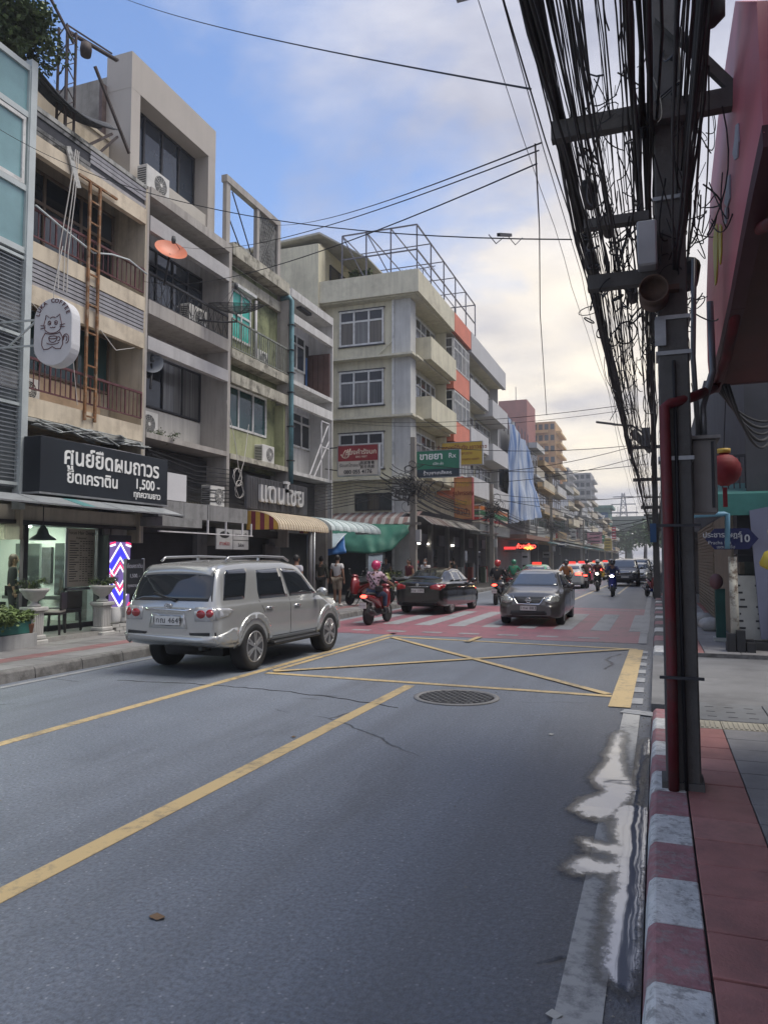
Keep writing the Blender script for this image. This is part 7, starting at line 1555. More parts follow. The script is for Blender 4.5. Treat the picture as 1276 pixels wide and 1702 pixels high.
MB().tube([(.07 * math.cos(a / 16 * 6.283), 2.315, .70 + .06 * math.sin(a / 16 * 6.283)) for a in range(16)], .011, 6, closed=True).box(-.085, .085, 2.312, 2.325, .685, .715).build('front_emblem', chrome, gs_, True)
# more distant traffic
pk_m = mat('dark_pickup_paint', (.02, .021, .023), .2, 0, 0, coat=1.0); wp = mat('white_paint_car', (.5, .5, .49), .3, 0, .03, coat=.8); pinkp = mat('pink_taxi_paint', (.55, .06, .16), .3, 0, .03, coat=.8); greenp = mat('green_taxi_paint', (.03, .28, .12), .3, 0, .03, coat=.8); yelp = mat('yellow_taxi_paint', (.5, .34, .03), .3, coat=.8)
def far(name, label, x, y, rz, sp, pm, **k): return car(name, label, 'car', (x, y, 0), R_(rz), sp, pm, 'traffic farther down the street', cut=False, detail=False, **k)[0]
SU2 = dict(SUV); SU2['extra'] = [('F', [(-.7, .42), (-.7, .55), (.7, .55), (.7, .42)], blk, .01)]; SU2['flares'] = []; SU2['tail_inner'] = []; SU2['tail_m'] = tailred; SU2['chrome_front'] = [[(-.4, .9), (-.4, .94), (.4, .94), (.4, .9)]]
SF = sed()
far('dark_pickup', 'tall black pickup coming towards the camera behind the motorbikes', -2.0, 53, 181, SU2, pk_m); far('dark_suv', 'dark wagon with lit headlamps following the black pickup', -1.3, 66, 180, SU2, pk_m, lights=headon)
far('silver_saloon', 'silver saloon approaching near the right kerb in the distance', -.95 - .3, 58.5, 180, SF, silver); far('white_saloon', 'white saloon partly hidden behind the silver one far ahead', -1.6, 80, 180, SF, wp); far('green_saloon', 'pale car farthest along the right lane by the trees', -1.1, 96, 180, SF, wp)
def taxi(label, x, y, pm, sgn_m):
    t = far('taxi', label, x, y, 0, SF, pm, brakes=True); MB().box(-.24, .24, -.22, -.1, 1.5, 1.62).build('roof_lamp', sgn_m, t, True); return t
rlamp = mat('taxi_lamp', (.5, .02, .02), .4, var=0, emit=(1, .06, .04), estr=.5)
taxi('green topped taxi queueing just beyond the grey saloon', -6.1, 41, greenp, rlamp); taxi('white taxi with red roof lamp in the left queue', -5.0, 48, wp, rlamp); taxi('pink taxi with red roof lamp in the left queue', -5.2, 57, pinkp, rlamp); taxi('yellow taxi with red roof lamp in the left queue', -4.9, 66, yelp, rlamp); taxi('farthest taxi of the left queue, dark with red lamp', -4.8, 77, pk_m, rlamp)
# ================================================================== MOTORCYCLES AND PEOPLE
def loft(secs, n=14, m=0):
    """closed body through oval sections (y, z, half width, half height), along y"""
    mb = MB(); k = 0
    for (y, z, w, h) in secs:
        for j in range(n): a = 2 * math.pi * j / n; c, s_ = math.cos(a), math.sin(a); mb.v.append((w * abs(c) ** .75 * (1 if c >= 0 else -1), y, z + h * abs(s_) ** .75 * (1 if s_ >= 0 else -1)))
    L = len(secs)
    for i in range(L - 1):
        for j in range(n): mb.face((i * n + j, i * n + (j + 1) % n, (i + 1) * n + (j + 1) % n, (i + 1) * n + j), m, True)
    mb.face(range(n)); mb.face([(L - 1) * n + j for j in range(n)][::-1]); return mb
seat_m = mat('seat_black', (.015, .015, .016), .7, 0, .1, 5)
def bike(label, loc, rz, pm, lean=0.0, brake_lit=False, lamp=None, plate=True, group='motorcycles on the street', pm2=None, wheel_r=.27):
    t = thing('motorcycle', label, 'motorcycle', loc, rz, group); t.rotation_euler = (0, lean, rz); pm2 = pm2 or blk; r = wheel_r
    for y, w in ((.63, .10), (-.62, .12)):
        Mx = Matrix.Translation((0, y, r)) @ Matrix.Rotation(math.pi / 2, 4, 'Y')
        wo = MB().lathe([(r * .72, -w / 2), (r * .92, -w / 2), (r, -w / 5), (r, w / 5), (r * .92, w / 2), (r * .72, w / 2)], (0, 0, 0), 26, 0, Mx).build('wheel', tyre_m, t, True)
        sk = MB()
        for k in range(5): a = k * 1.2566; sk.bar(Mx @ Vector((0, 0, 0)), Mx @ Vector((r * .74 * math.cos(a), r * .74 * math.sin(a), 0)), .035, .03)
        sk.build('rim', alloy, wo, True)
    loft([(-.95, .80, .05, .03), (-.85, .79, .10, .055), (-.62, .75, .145, .085), (-.3, .68, .15, .10), (-.05, .56, .13, .12), (.08, .45, .10, .08)]).build('tail_fairing', pm, t, True)
    loft([(-.84, .845, .05, .02), (-.7, .86, .12, .035), (-.35, .83, .14, .045), (-.05, .79, .12, .05), (.06, .74, .07, .03)]).build('seat', seat_m, t, True)
    loft([(-.02, .35, .13, .07), (.2, .30, .15, .06), (.4, .36, .13, .08)]).build('floorboard', pm2, t, True)
    loft([(.28, .52, .10, .16), (.36, .62, .19, .27), (.43, .70, .20, .30), (.50, .74, .15, .26), (.56, .76, .08, .16)]).build('leg_shield', pm, t, True)
    loft([(.42, 1.0, .06, .05), (.48, 1.01, .14, .09), (.56, .99, .13, .10), (.62, .96, .06, .06)]).build('handlebar_cowl', pm, t, True)
    loft([(.36, .5, .055, .035), (.5, .585, .065, .03), (.66, .60, .065, .03), (.82, .52, .05, .03)]).build('front_mudguard', pm, t, True)
    loft([(-.86, .45, .05, .04), (-.7, .57, .06, .03), (-.5, .58, .06, .03)]).build('rear_mudguard', blk, t, True)
    MB().tube([(0, .42, .95), (0, .5, .7), (.07, .56, .5), (.075, .63, r)], .028, 8).tube([(0, .5, .7), (-.07, .56, .5), (-.075, .63, r)], .024, 8).build('fork', alloy, t, True)
    MB().tube([(-.34, .38, 1.07), (-.18, .44, 1.03), (0, .46, 1.02), (.18, .44, 1.03), (.34, .38, 1.07)], .016, 8).build('handlebar', blk, t, True)
    for s_ in (-1, 1):
        MB().tube([(s_ * .36, .37, 1.075), (s_ * .25, .41, 1.05)], .022, 8).build('grip', seat_m, t, True)
        mm = MB().tube([(s_ * .22, .44, 1.05), (s_ * .27, .47, 1.18)], .009, 6); mm.ball((s_ * .29, .47, 1.23), (.06, .02, .045), 0, 10, 6); mm.build('mirror', blk, t, True)
    loft([(-.3, .3, .07, .08), (-.55, .31, .08, .10), (-.8, .36, .06, .07)]).build('engine_cover', mat('engine_grey', (.10, .10, .105), .5, .5, .2, 8), t, True)
    MB().tube([(.12, -.1, .28), (.14, -.4, .27), (.15, -.6, .34), (.15, -.92, .42)], [.02, .03, .055, .05], 10).build('exhaust', mat('exhaust_dark', (.06, .06, .062), .4, .7, .2, 6), t, True)
    MB().ball((0, .605, .97), (.085, .035, .06), 0, 12, 8).build('headlight', lamp or headoff, t, True)
    MB().ball((0, -.94, .79), (.10, .035, .045), 0, 12, 8).build('tail_light', brake if brake_lit else tailred, t, True)
    if plate: pl_ = MB().box(-.10, .10, -1.0, -.985, .47, .63).build('plate', platem, t, True); text('9กข 3217', 'plate_lettering', pl_, frame((0, -1.002, .55), (1, 0, 0), (0, 0, 1)), .045, lett_k, .001)
    MB().bar((-.05, -.1, .3), (-.22, -.15, .02), .02).build('side_stand', blk, t, True) if lean else None
    return t
skin_m = mat('skin', (.30, .165, .105), .55, 0, .08, 8); skin_d = mat('skin_tan', (.23, .125, .08), .55, 0, .08, 8); hairm = mat('hair_black', (.012, .010, .010), .55, 0, .2, 20); shoe_k = mat('shoe_black', (.02, .02, .02), .6); shoe_w = mat('shoe_white', (.45, .44, .42), .6)
def skinned(name, J, E, m, parent, root, lvl=1, extra=None):
    ids = list(J); me = bpy.data.meshes.new(name); me.from_pydata([tuple(J[k][:3]) for k in ids], [(ids.index(a), ids.index(b)) for a, b in E], [])
    o = bpy.data.objects.new(name, me); C.objects.link(o); md = o.modifiers.new('s', 'SKIN'); md.use_smooth_shade = True; sv = me.skin_vertices[0].data
    for i, k in enumerate(ids): rr = J[k][3]; sv[i].radius = (rr, J[k][4] if len(J[k]) > 4 else rr); sv[i].use_root = (k == root)
    sb_ = o.modifiers.new('u', 'SUBSURF'); sb_.levels = lvl
    dg = bpy.context.evaluated_depsgraph_get(); dg.update(); nm_ = bpy.data.meshes.new_from_object(o.evaluated_get(dg)); bpy.data.objects.remove(o)
    if extra is not None:
        bm = bmesh.new(); bm.from_mesh(nm_); tmp = bpy.data.meshes.new('t'); tmp.from_pydata([tuple(p) for p in extra.v], [], extra.f); bm.from_mesh(tmp); bmesh.ops.recalc_face_normals(bm, faces=bm.faces[:])
        for f in bm.faces: f.smooth = True
        bm.to_mesh(nm_); bm.free()
    nm_.materials.clear(); nm_.materials.append(m); nm_.name = name; o = bpy.data.objects.new(name, nm_); C.objects.link(o); o.parent = parent; return o
def V3(*a): return Vector(a)
def lerp(a, b, t): return tuple(a[i] + (b[i] - a[i]) * t for i in range(3))
def person(label, loc, rz, P, shirt, trousers, shoes=None, hair=hairm, helmet=None, skin=None, short=False, sleeve=.55, group=None, mask=None, long_hair=False, extra_parts=None):
    """P: joint positions in local space (+Y is where the person faces)"""
    t = thing('person', label, 'person', loc, rz, group); sk_ = skin or skin_m; R = {'pelvis': .115, 'waist': .105, 'chest': .125, 'neck': .052, 'head0': .07}
    J = {}; E = []
    def add(k, p, r, r2=None): J[k] = (*p, r, r2 or r)
    add('pelvis', P['pelvis'], .125, .10); add('waist', lerp(P['pelvis'], P['chest'], .45), .115, .09); add('chest', P['chest'], .14, .10); add('neck', lerp(P['chest'], P['head'], .58), .05); add('head', P['head'], .075, .085)
    E += [('pelvis', 'waist'), ('waist', 'chest'), ('chest', 'neck'), ('neck', 'head')]
    fing = MB()
    for s_ in ('L', 'R'):
        add('sh' + s_, P['sh' + s_], .062); add('el' + s_, P['el' + s_], .042); add('wr' + s_, P['wr' + s_], .028, .034); add('hip' + s_, P['hip' + s_], .09); add('kn' + s_, P['kn' + s_], .058); add('an' + s_, P['an' + s_], .04); add('toe' + s_, P['toe' + s_], .036, .03)
        w, e = V3(*P['wr' + s_]), V3(*P['el' + s_]); d = (w - e).normalized(); pm_ = w + d * .075; add('pa' + s_, pm_, .034, .022)
        E += [('chest', 'sh' + s_), ('sh' + s_, 'el' + s_), ('el' + s_, 'wr' + s_), ('wr' + s_, 'pa' + s_), ('pelvis', 'hip' + s_), ('hip' + s_, 'kn' + s_), ('kn' + s_, 'an' + s_), ('an' + s_, 'toe' + s_)]
        side = d.cross(V3(0, 1, 0)); side = side.normalized() if side.length > .2 else V3(1, 0, 0); fwd = side.cross(d).normalized(); curl = P.get('curl', .5)
        for q in range(4):
            L = (.062, .075, .07, .055)[q]; b0_ = pm_ + d * .012 + fwd * (-.027 + .018 * q); k1 = b0_ + d * L * .5 - side * L * .15 * curl; k2 = k1 + d * L * (.45 - .3 * curl) - side * L * .5 * curl
            fing.tube([b0_ - d * .02, k1, k2], [.0095, .009, .0075], 6)
        b0_ = w + d * .025 + fwd * -.03; fing.tube([b0_, b0_ + d * .03 - fwd * .022, b0_ + d * .06 - fwd * .02 - side * .012], [.011, .010, .008], 6)
    h = V3(*P['head']); fd = V3(*P.get('face', (0, 1, 0))).normalized(); rt = fd.cross(V3(0, 0, 1)).normalized(); up = rt.cross(fd); Mh_ = Matrix((rt, fd, up)).transposed().to_4x4()
    fing.ball(h + up * .03, (.075, .092, .115), 0, 14, 10, Mh_); fing.ball(h + fd * .095 + up * .012, (.013, .02, .022), 0, 8, 6, Mh_)
    for s_ in (-1, 1): fing.ball(h + rt * (.077 * s_) + up * .02, (.012, .022, .032), 0, 8, 6, Mh_)
    skinned('body', J, E, sk_, t, 'pelvis', 1, fing)
    for s_ in (-1, 1): MB().ball(h + fd * .083 + rt * (.03 * s_) + up * .035, (.013, .010, .008), 0, 8, 6, Mh_).build('eye', lett_k, t, True)
    MB().ball(h + fd * .085 - up * .035, (.022, .008, .006), 0, 8, 5, Mh_).build('mouth', mat('lip', (.22, .08, .07), .5), t, True)
    # clothing
    JS = {k: (*J[k][:3], J[k][3] + .018, (J[k][4] if len(J[k]) > 4 else J[k][3]) + .02) for k in ('pelvis', 'waist', 'chest')}; ES = [('pelvis', 'waist'), ('waist', 'chest')]; JS['collar'] = (*lerp(J['chest'], J['neck'], .75), .066, .066); ES.append(('chest', 'collar'))
    for s_ in ('L', 'R'):
        JS['sh' + s_] = (*J['sh' + s_][:3], .082, .08); JS['sl' + s_] = (*lerp(J['sh' + s_], J['el' + s_], min(1, sleeve)), .066, .066); ES += [('chest', 'sh' + s_), ('sh' + s_, 'sl' + s_)]
        if sleeve > 1: JS['cu' + s_] = (*lerp(J['el' + s_], J['wr' + s_], sleeve - 1), .045, .045); ES.append(('sl' + s_, 'cu' + s_))
    skinned('shirt', JS, ES, shirt, t, 'pelvis', 1)
    JT = {'pelvis': (*J['pelvis'][:3], .138, .118)}; ET = []
    for s_ in ('L', 'R'):
        JT['hip' + s_] = (*J['hip' + s_][:3], .108, .108); k = J['kn' + s_]; ET += [('pelvis', 'hip' + s_)]
        if short: JT['kn' + s_] = (*lerp(J['hip' + s_], k, .92), .088, .088); ET.append(('hip' + s_, 'kn' + s_))
        else: JT['kn' + s_] = (*k[:3], .076, .076); JT['an' + s_] = (*lerp(k, J['an' + s_], .93), .06, .06); ET += [('hip' + s_, 'kn' + s_), ('kn' + s_, 'an' + s_)]
    skinned('trousers', JT, ET, trousers, t, 'pelvis', 1)
    for s_ in ('L', 'R'):
        a, b = V3(*P['an' + s_]), V3(*P['toe' + s_]); MB().tube([a - (b - a) * .3 - V3(0, 0, .03), a + V3(0, 0, -.02), b, b + (b - a) * .25], [.03, .05, .046, .02], 10).build('shoe', shoes or shoe_k, t, True)
    if helmet:
        hm_ = MB(); hm_.ball(h + up * .05 - fd * .01, (.132, .15, .142), 0, 18, 12, Mh_); hm_.build('helmet', helmet, t, True); MB().ball(h + up * .02 + fd * .055, (.105, .105, .07), 0, 14, 8, Mh_).build('visor', mat('visor', (.03, .03, .035), .05, spec=.8, coat=1), t, True)
        MB().tube([h + up * .13 + fd * .1 + rt * .12, h + up * .15 + fd * .15, h + up * .13 + fd * .1 - rt * .12], .012, 6).build('helmet_peak', helmet, t, True)
    else:
        hb = MB(); hb.ball(h + up * .055 - fd * .018, (.088, .098, .108), 0, 14, 10, Mh_)
        if long_hair: hb.ball(h - up * .06 - fd * .07, (.075, .05, .14), 0, 12, 8, Mh_)
        hb.build('hair', hair, t, True)
    if mask: MB().ball(h + fd * .055 - up * .03, (.062, .052, .05), 0, 12, 8, Mh_).build('face_mask', mask, t, True)
    return t
def stand(h=1.70, stride=0.0, arm=0.0, lean=0.0):
    k = h / 1.70; s_ = stride
    P = dict(pelvis=(0, 0, .94), chest=(0, .01 + lean, 1.30), head=(0, .03 + lean, 1.575), shL=(-.175, lean, 1.385), shR=(.175, lean, 1.385), elL=(-.235, -.02 + lean, 1.12), elR=(.235, -.02 + lean, 1.12), wrL=(-.245, .04 + arm, .88), wrR=(.245, .04 + arm, .88), hipL=(-.085, 0, .90), hipR=(.085, 0, .90), knL=(-.095, .03 + s_ * .5, .49), knR=(.095, .03 - s_ * .5, .49), anL=(-.10, s_, .08), anR=(.10, -s_, .08), toeL=(-.12, .12 + s_, .035), toeR=(.12, .12 - s_, .035))
    return {a: tuple(x * k for x in b) for a, b in P.items()}
def riding(): return dict(pelvis=(0, -.28, .93), chest=(0, -.20, 1.30), head=(0, -.12, 1.58), shL=(-.18, -.20, 1.39), shR=(.18, -.20, 1.39), elL=(-.30, .0, 1.18), elR=(.30, .0, 1.18), wrL=(-.325, .26, 1.09), wrR=(.325, .26, 1.09), hipL=(-.10, -.24, .88), hipR=(.10, -.24, .88), knL=(-.15, .16, .80), knR=(.15, .16, .80), anL=(-.15, .14, .43), anR=(.15, .14, .43), toeL=(-.16, .28, .40), toeR=(.16, .28, .40), curl=1.0)
def cloth(n, c, v=.12): return mat('cloth_' + n, c, .85, 0, v, 7)
# the pink helmet rider
flor = bpy.data.materials.new('floral_cloth'); flor.use_nodes = True; _t = flor.node_tree; _v = _t.nodes.new('ShaderNodeTexVoronoi'); _v.inputs['Scale'].default_value = 13; _g = _t.nodes.new('ShaderNodeTexCoord'); _t.links.new(_g.outputs['Object'], _v.inputs['Vector'])
_r = _t.nodes.new('ShaderNodeValToRGB'); _r.color_ramp.elements[0].position = .34; _r.color_ramp.elements[0].color = (.05, .02, .03, 1); _r.color_ramp.elements[1].position = .42; _r.color_ramp.elements[1].color = (.52, .38, .44, 1); _t.links.new(_v.outputs['Distance'], _r.inputs[0]); _t.links.new(_r.outputs[0], _t.nodes['Principled BSDF'].inputs['Base Color']); _t.nodes['Principled BSDF'].inputs['Roughness'].default_value = .85
redpaint = mat('red_bike_paint', (.20, .012, .016), .25, .2, .05, coat=.8); bluepaint = mat('blue_bike_paint', (.015, .03, .22), .25, .3, .05, coat=.8); blackbike = mat('black_bike_paint', (.015, .015, .017), .25, .2, .05, coat=.6)
pinkhelm = mat('pink_helmet', (.52, .03, .13), .25, 0, .03, coat=.8); redhelm = mat('red_helmet', (.45, .03, .025), .25, coat=.8); blkhelm = mat('black_helmet', (.015, .015, .016), .25, coat=.8); whelm = mat('white_helmet', (.5, .5, .5), .3, coat=.6)
def ride(label_b, label_p, loc, rz, pm, shirt, trs, helm, sleeve=1.8, brake_lit=False, lamp=None, pm2=None):
    b = bike(label_b, loc, R_(rz), pm, 0.0, brake_lit, lamp, pm2=pm2); p = person(label_p, loc, R_(rz), riding(), shirt, trs, helmet=helm, sleeve=sleeve, group='motorcycle riders'); return b, p
b1_, p1_ = ride('red and black scooter with its red tail light on', 'rider in pink helmet and flowered shirt on the red scooter', (-7.38, 19.75, 0), -4, redpaint, flor, cloth('jeans', (.03, .05, .10)), pinkhelm, .95, True)
MB().tube([(-.16, -.30, 1.38), (0, -.345, 1.2), (.15, -.36, 1.0)], .018, 6).build('bag_strap', blk, p1_, True); MB().box(.1, .3, -.42, -.3, .9, 1.06).build('shoulder_bag', blk, p1_, True, bevel=.02)
ride('dark scooter ridden away beside the grey saloon', 'rider in red helmet and black jacket beside the grey saloon', (-5.95, 29.6, 0), 2, blackbike, cloth('black', (.015, .015, .017)), cloth('dark_jeans', (.03, .035, .05)), redhelm, 1.8, True)
ride('bright blue scooter coming with its headlamp on', 'rider in black helmet and navy jacket on the blue scooter', (-2.02, 37.6, 0), 180, bluepaint, cloth('navy', (.02, .03, .09)), cloth('black2', (.02, .02, .022)), blkhelm, 1.8, False, headon)
ride('black scooter coming with white headlamp left of the blue one', 'rider in white helmet and dark red jacket on the black scooter', (-3.12, 43.2, 0), 181, blackbike, cloth('maroon', (.12, .02, .03)), cloth('black2', (.02, .02, .022)), whelm, 1.8, False, headon)
warm = mat('headlamp_warm', (.9, .8, .6), .3, var=0, emit=(1, .72, .35), estr=30)
ride('scooter with a glaring warm headlamp right of the grey saloon', 'rider in orange vest behind the glaring warm headlamp', (-3.95, 35.2, 0), 176, blackbike, cloth('orange', (.42, .16, .05)), cloth('black2', (.02, .02, .022)), blkhelm, 1.8, False, warm)
ride('scooter riding away with an orange red tail light', 'rider in dark vest on the scooter riding away in mid road', (-4.05, 47.5, 0), 0, redpaint, cloth('brown', (.10, .06, .045)), cloth('black2', (.02, .02, .022)), blkhelm, 1.8, True)
ride('scooter following close behind the white helmet rider', 'rider in grey helmet following the white helmet rider', (-2.75, 49, 0), 180, blackbike, cloth('grey', (.10, .10, .11)), cloth('black2', (.02, .02, .022)), mat('grey_helmet', (.15, .15, .16), .3, coat=.6), 1.8)
ride('green vested rider scooter at the left queue', 'rider in a green jacket among the queueing taxis', (-6.9, 38.5, 0), 0, blackbike, cloth('green', (.03, .20, .11)), cloth('black2', (.02, .02, .022)), mat('green_helmet', (.03, .2, .12), .3, coat=.6), 1.8)
ride('small dark scooter beside the black pickup', 'rider in blue shirt beside the black pickup', (-3.4, 60, 0), 180, blackbike, cloth('blue', (.05, .09, .2)), cloth('black2', (.02, .02, .022)), blkhelm, 1.8)
# parked ones
bike('parked red, black and blue scooter at the right kerb', (-.32, 37.5, 0), R_(196), redpaint, -.16, pm2=bluepaint); MB
bike('parked red motorcycle on the left pavement by the pink helmet rider', (-9.75, 24.2, .17), R_(55), redpaint, .16, group='motorcycles parked on the left pavement'); bike('second parked motorcycle, yellow green, by the concrete pole', (-9.5, 27.2, .17), R_(70), mat('lime_bike_paint', (.20, .22, .05), .35, coat=.5), .16, group='motorcycles parked on the left pavement'); bike('third parked motorcycle, dark, before the green tarpaulin', (-9.7, 25.8, .17), R_(62), blackbike, .16, group='motorcycles parked on the left pavement')
for k in range(6): bike(['parked dark scooter first of the row past the corner shops', 'parked dark scooter second of the row past the corner shops', 'parked dark scooter third of the row past the corner shops', 'parked dark scooter fourth of the row past the corner shops', 'parked dark scooter fifth of the row past the corner shops', 'parked dark scooter last of the row past the corner shops'][k], (-8.3, 44 + k * .95, 0), R_(100 + k * 3), blackbike if k % 2 else redpaint, .14, plate=False, group='scooters parked past the corner shops')
# walkers
pw = onZ(560, 1008, .17); person('man in white T-shirt and beige shorts standing on the left pavement', (pw.x, pw.y, .17), R_(-6), stand(1.74), cloth('white', (.52, .51, .50), .05), cloth('beige', (.26, .22, .17)), shoe_w, skin=skin_d, short=True)
pd = onZ(538, 1006, .17); person('person in dark olive jacket and mask walking beside the white T-shirt man', (pd.x - .25, pd.y + .3, .17), R_(10), stand(1.70, .12), cloth('olive', (.045, .045, .035)), cloth('black2', (.02, .02, .022)), sleeve=1.85, mask=mat('mask_white', (.55, .55, .55), .8))
pg_ = onX(492, 940, -9.6); person('man in pale grey T-shirt half hidden behind the silver wagon', (-9.6, pg_.y, .17), R_(-15), stand(1.72), cloth('palegrey', (.42, .42, .46), .06), cloth('dark_jeans', (.03, .035, .05)), skin=skin_d)
person('woman in maroon top and white shorts on the pavement behind the black saloon', (-9.35, 28.6, .17), R_(150), stand(1.60, .05), cloth('maroon', (.12, .02, .03)), cloth('white2', (.5, .5, .5)), short=True, long_hair=True)
person('person in white top with a face mask behind the black saloon roof', (-9.0, 29.7, .17), R_(175), stand(1.62), cloth('white', (.52, .51, .50), .05), cloth('dark_jeans', (.03, .035, .05)), mask=MATS['mask_white'], long_hair=True)
person('figure in black at the corner shop doorway', (-10.9, 41.5, .17), R_(60), stand(1.66), cloth('black', (.015, .015, .017)), cloth('black2', (.02, .02, .022)))
person('shop keeper in dark shirt under the green tarpaulin', (-12.0, 33.2, .17), R_(180), stand(1.66), cloth('grey', (.10, .10, .11)), cloth('black2', (.02, .02, .022)))
person('hairdresser in black seen through the lit salon window', (-13.5, 12.85, .262), R_(-40), stand(1.62), cloth('black', (.015, .015, .017)), cloth('black2', (.02, .02, .022)), hair=mat('hair_brown', (.06, .035, .025), .6), sleeve=1.6, long_hair=True)
person('customer in a grey cape seated deeper in the salon', (-14.6, 14.2, .1), R_(90), stand(1.5), cloth('grey', (.10, .10, .11)), cloth('black2', (.02, .02, .022)))
# ================================================================== THE FAR STREET
def fmat(n, c, **k): return mat(n, c, .85, 0, .15, .6, .35, tuple(x * .4 for x in c), **k)
fcols = [fmat('far_beige', (.42, .38, .31)), fmat('far_grey', (.36, .36, .35)), fmat('far_cream', (.50, .45, .35)), fmat('far_white', (.48, .48, .47)), fmat('far_ochre', (.40, .29, .16)), fmat('far_tan', (.33, .27, .21))]
awc = [mat('far_awning_grey', (.33, .33, .32), .8), mat('far_awning_white', (.45, .46, .46), .7), mat('far_awning_rust', (.22, .13, .10), .8), mat('far_awning_teal', (.10, .22, .22), .7)]
rf = random.Random(21)
def far_house(label, y0, y1, x, h, wm, am, floors, seed, balc=True):
    r = random.Random(seed); t = thing('shophouse', label, 'building', (x, (y0 + y1) / 2, 0), 0, 'shophouses down the left side'); part(MB().box(x - 9, x, y0 + .03, y1 - .03, .15, h), 'wall', wm, t)
    fh = (h - 3.9) / floors; w = y1 - y0
    for f in range(floors):
        z = 3.9 + f * fh
        part(MB().box(x, x + .7, y0 + .05, y1 - .05, z - .12, z + .1), 'slab', wm, t)
        if balc and r.random() < .6: part(MB().box(x + .55, x + .7, y0 + .06, y1 - .06, z + .1, z + .85), 'balcony', r.choice(fcols), t)
        window(t, 'x', x, y0 + .4, y1 - .4, z + .9, z + fh - .35, 4, (.7, .3), r.choice((fr_w, fr_d, fr_b)), g_dark, .09, .06)
        if r.random() < .5: MB().box(x + .3, x + .65, y0 + w * .6, y0 + w * .6 + .8, z + .1, z + .7).build('aircon_box', ac_w, t)
    part(MB().box(x - .2, x + .75, y0 + .04, y1 - .04, h - .25, h + .25), 'parapet', wm, t)
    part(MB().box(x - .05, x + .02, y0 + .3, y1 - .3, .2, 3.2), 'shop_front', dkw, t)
    for k in range(int(w / .9)):
        zz = 3.25 + r.uniform(-.04, .04); mb = MB(); mb.prism([(x, y0 + k * .9, zz + .45), (x + 1.9, y0 + k * .9, zz), (x + 1.9, y0 + k * .9, zz - .05), (x, y0 + k * .9, zz + .4)], (0, .88, 0)); part(mb, 'awning_sheet', am, t)
    if r.random() < .8: part(MB().box(x + .1, x + .25, y0 + .5, y1 - .5, 3.75, 4.6), 'shop_sign', r.choice((mat('far_sign_red', (.4, .05, .06), .6), mat('far_sign_blue', (.05, .12, .3), .6), mat('far_sign_white', (.5, .5, .5), .6), mat('far_sign_green', (.04, .25, .14), .6), mat('far_sign_pink', (.5, .25, .3), .6))), t)
    return t
# netted building right after the corner block
nb_ = thing('netted_building', 'grey building shrouded in torn pale blue construction netting', 'building', (-11, 61, 0)); xb = -11.2
tb = onX(838, 706, xb); part(MB().box(-24, xb, 55.2, 68, .15, tb.z), 'wall', fmat('net_wall', (.25, .25, .26)), nb_)
for f in range(int((tb.z - 4.5) / 2.8)): window(nb_, 'x', xb, 56, 67.5, 4.5 + f * 2.8, 6.3 + f * 2.8, 6, (1.0,), fr_d, g_dark, .1, .06)
netm = bpy.data.materials.new('blue_netting'); netm.use_nodes = True; _t = netm.node_tree; _b = _t.nodes['Principled BSDF']; _g = _t.nodes.new('ShaderNodeNewGeometry'); _m = _t.nodes.new('ShaderNodeMapping'); _m.inputs['Scale'].default_value = (.4, 1.1, .12); _n = _t.nodes.new('ShaderNodeTexNoise'); _n.inputs['Scale'].default_value = 1.3; _n.inputs['Detail'].default_value = 6
_t.links.new(_g.outputs['Position'], _m.inputs[0]); _t.links.new(_m.outputs[0], _n.inputs['Vector']); _r = _t.nodes.new('ShaderNodeValToRGB'); _r.color_ramp.elements[0].position = .4; _r.color_ramp.elements[0].color = (.06, .13, .30, 1); _r.color_ramp.elements[1].position = .62; _r.color_ramp.elements[1].color = (.42, .47, .54, 1); _t.links.new(_n.outputs['Fac'], _r.inputs[0]); _t.links.new(_r.outputs[0], _b.inputs['Base Color']); _b.inputs['Roughness'].default_value = .6
mb = MB(); nI, nJ = 30, 24
for j in range(nJ + 1):
    for i in range(nI + 1):
        t_, q = i / nI, j / nJ; y = 57.0 + 10.8 * t_; z = tb.z + .3 - (tb.z - 4.2) * q * (1 - .12 * t_); mb.v.append((xb + .6 + .9 * q * t_ + .35 * mnoise.noise((t_ * 8, q * 3, 3)), y, z - 1.2 * t_ * (1 - q) + .2 * mnoise.noise((t_ * 5, q * 5, 9))))
for j in range(nJ):
    for i in range(nI): k = j * (nI + 1) + i; mb.face((k, k + 1, k + nI + 2, k + nI + 1), 0, True)
part(mb, 'netting', netm, nb_)
part(MB().box(xb, xb + 2.2, 55.4, 67.8, 3.3, 3.6), 'canopy', awc[2], nb_)
for k in range(8): part(MB().bar((xb + .5, 56 + k * 1.6, tb.z - 1), (xb + .5, 56 + k * 1.6, tb.z + .5), .07), 'scaffold_pole', cgm, nb_)
labs = ['narrow white shophouse right after the blue netting', 'ochre shophouse second after the blue netting', 'beige shophouse third after the blue netting', 'grey shophouse fourth after the blue netting', 'cream shophouse fifth after the blue netting', 'tan shophouse sixth after the blue netting', 'white shophouse seventh after the blue netting', 'far beige shophouse eighth after the netting', 'far grey shophouse ninth after the netting', 'far cream shophouse tenth after the netting', 'farther shophouse eleventh after the netting', 'farther shophouse twelfth after the netting', 'farthest shophouse near the trees', 'last shophouse before the viaduct']
y = 68.5; cidx = [3, 4, 0, 1, 2, 5, 3, 0, 1, 2, 0, 5, 2, 3]; hs = [12.2, 11.2, 11.4, 10.4, 11, 9.8, 10.6, 11.4, 10.2, 9.4, 10.5, 9, 9.5, 10]
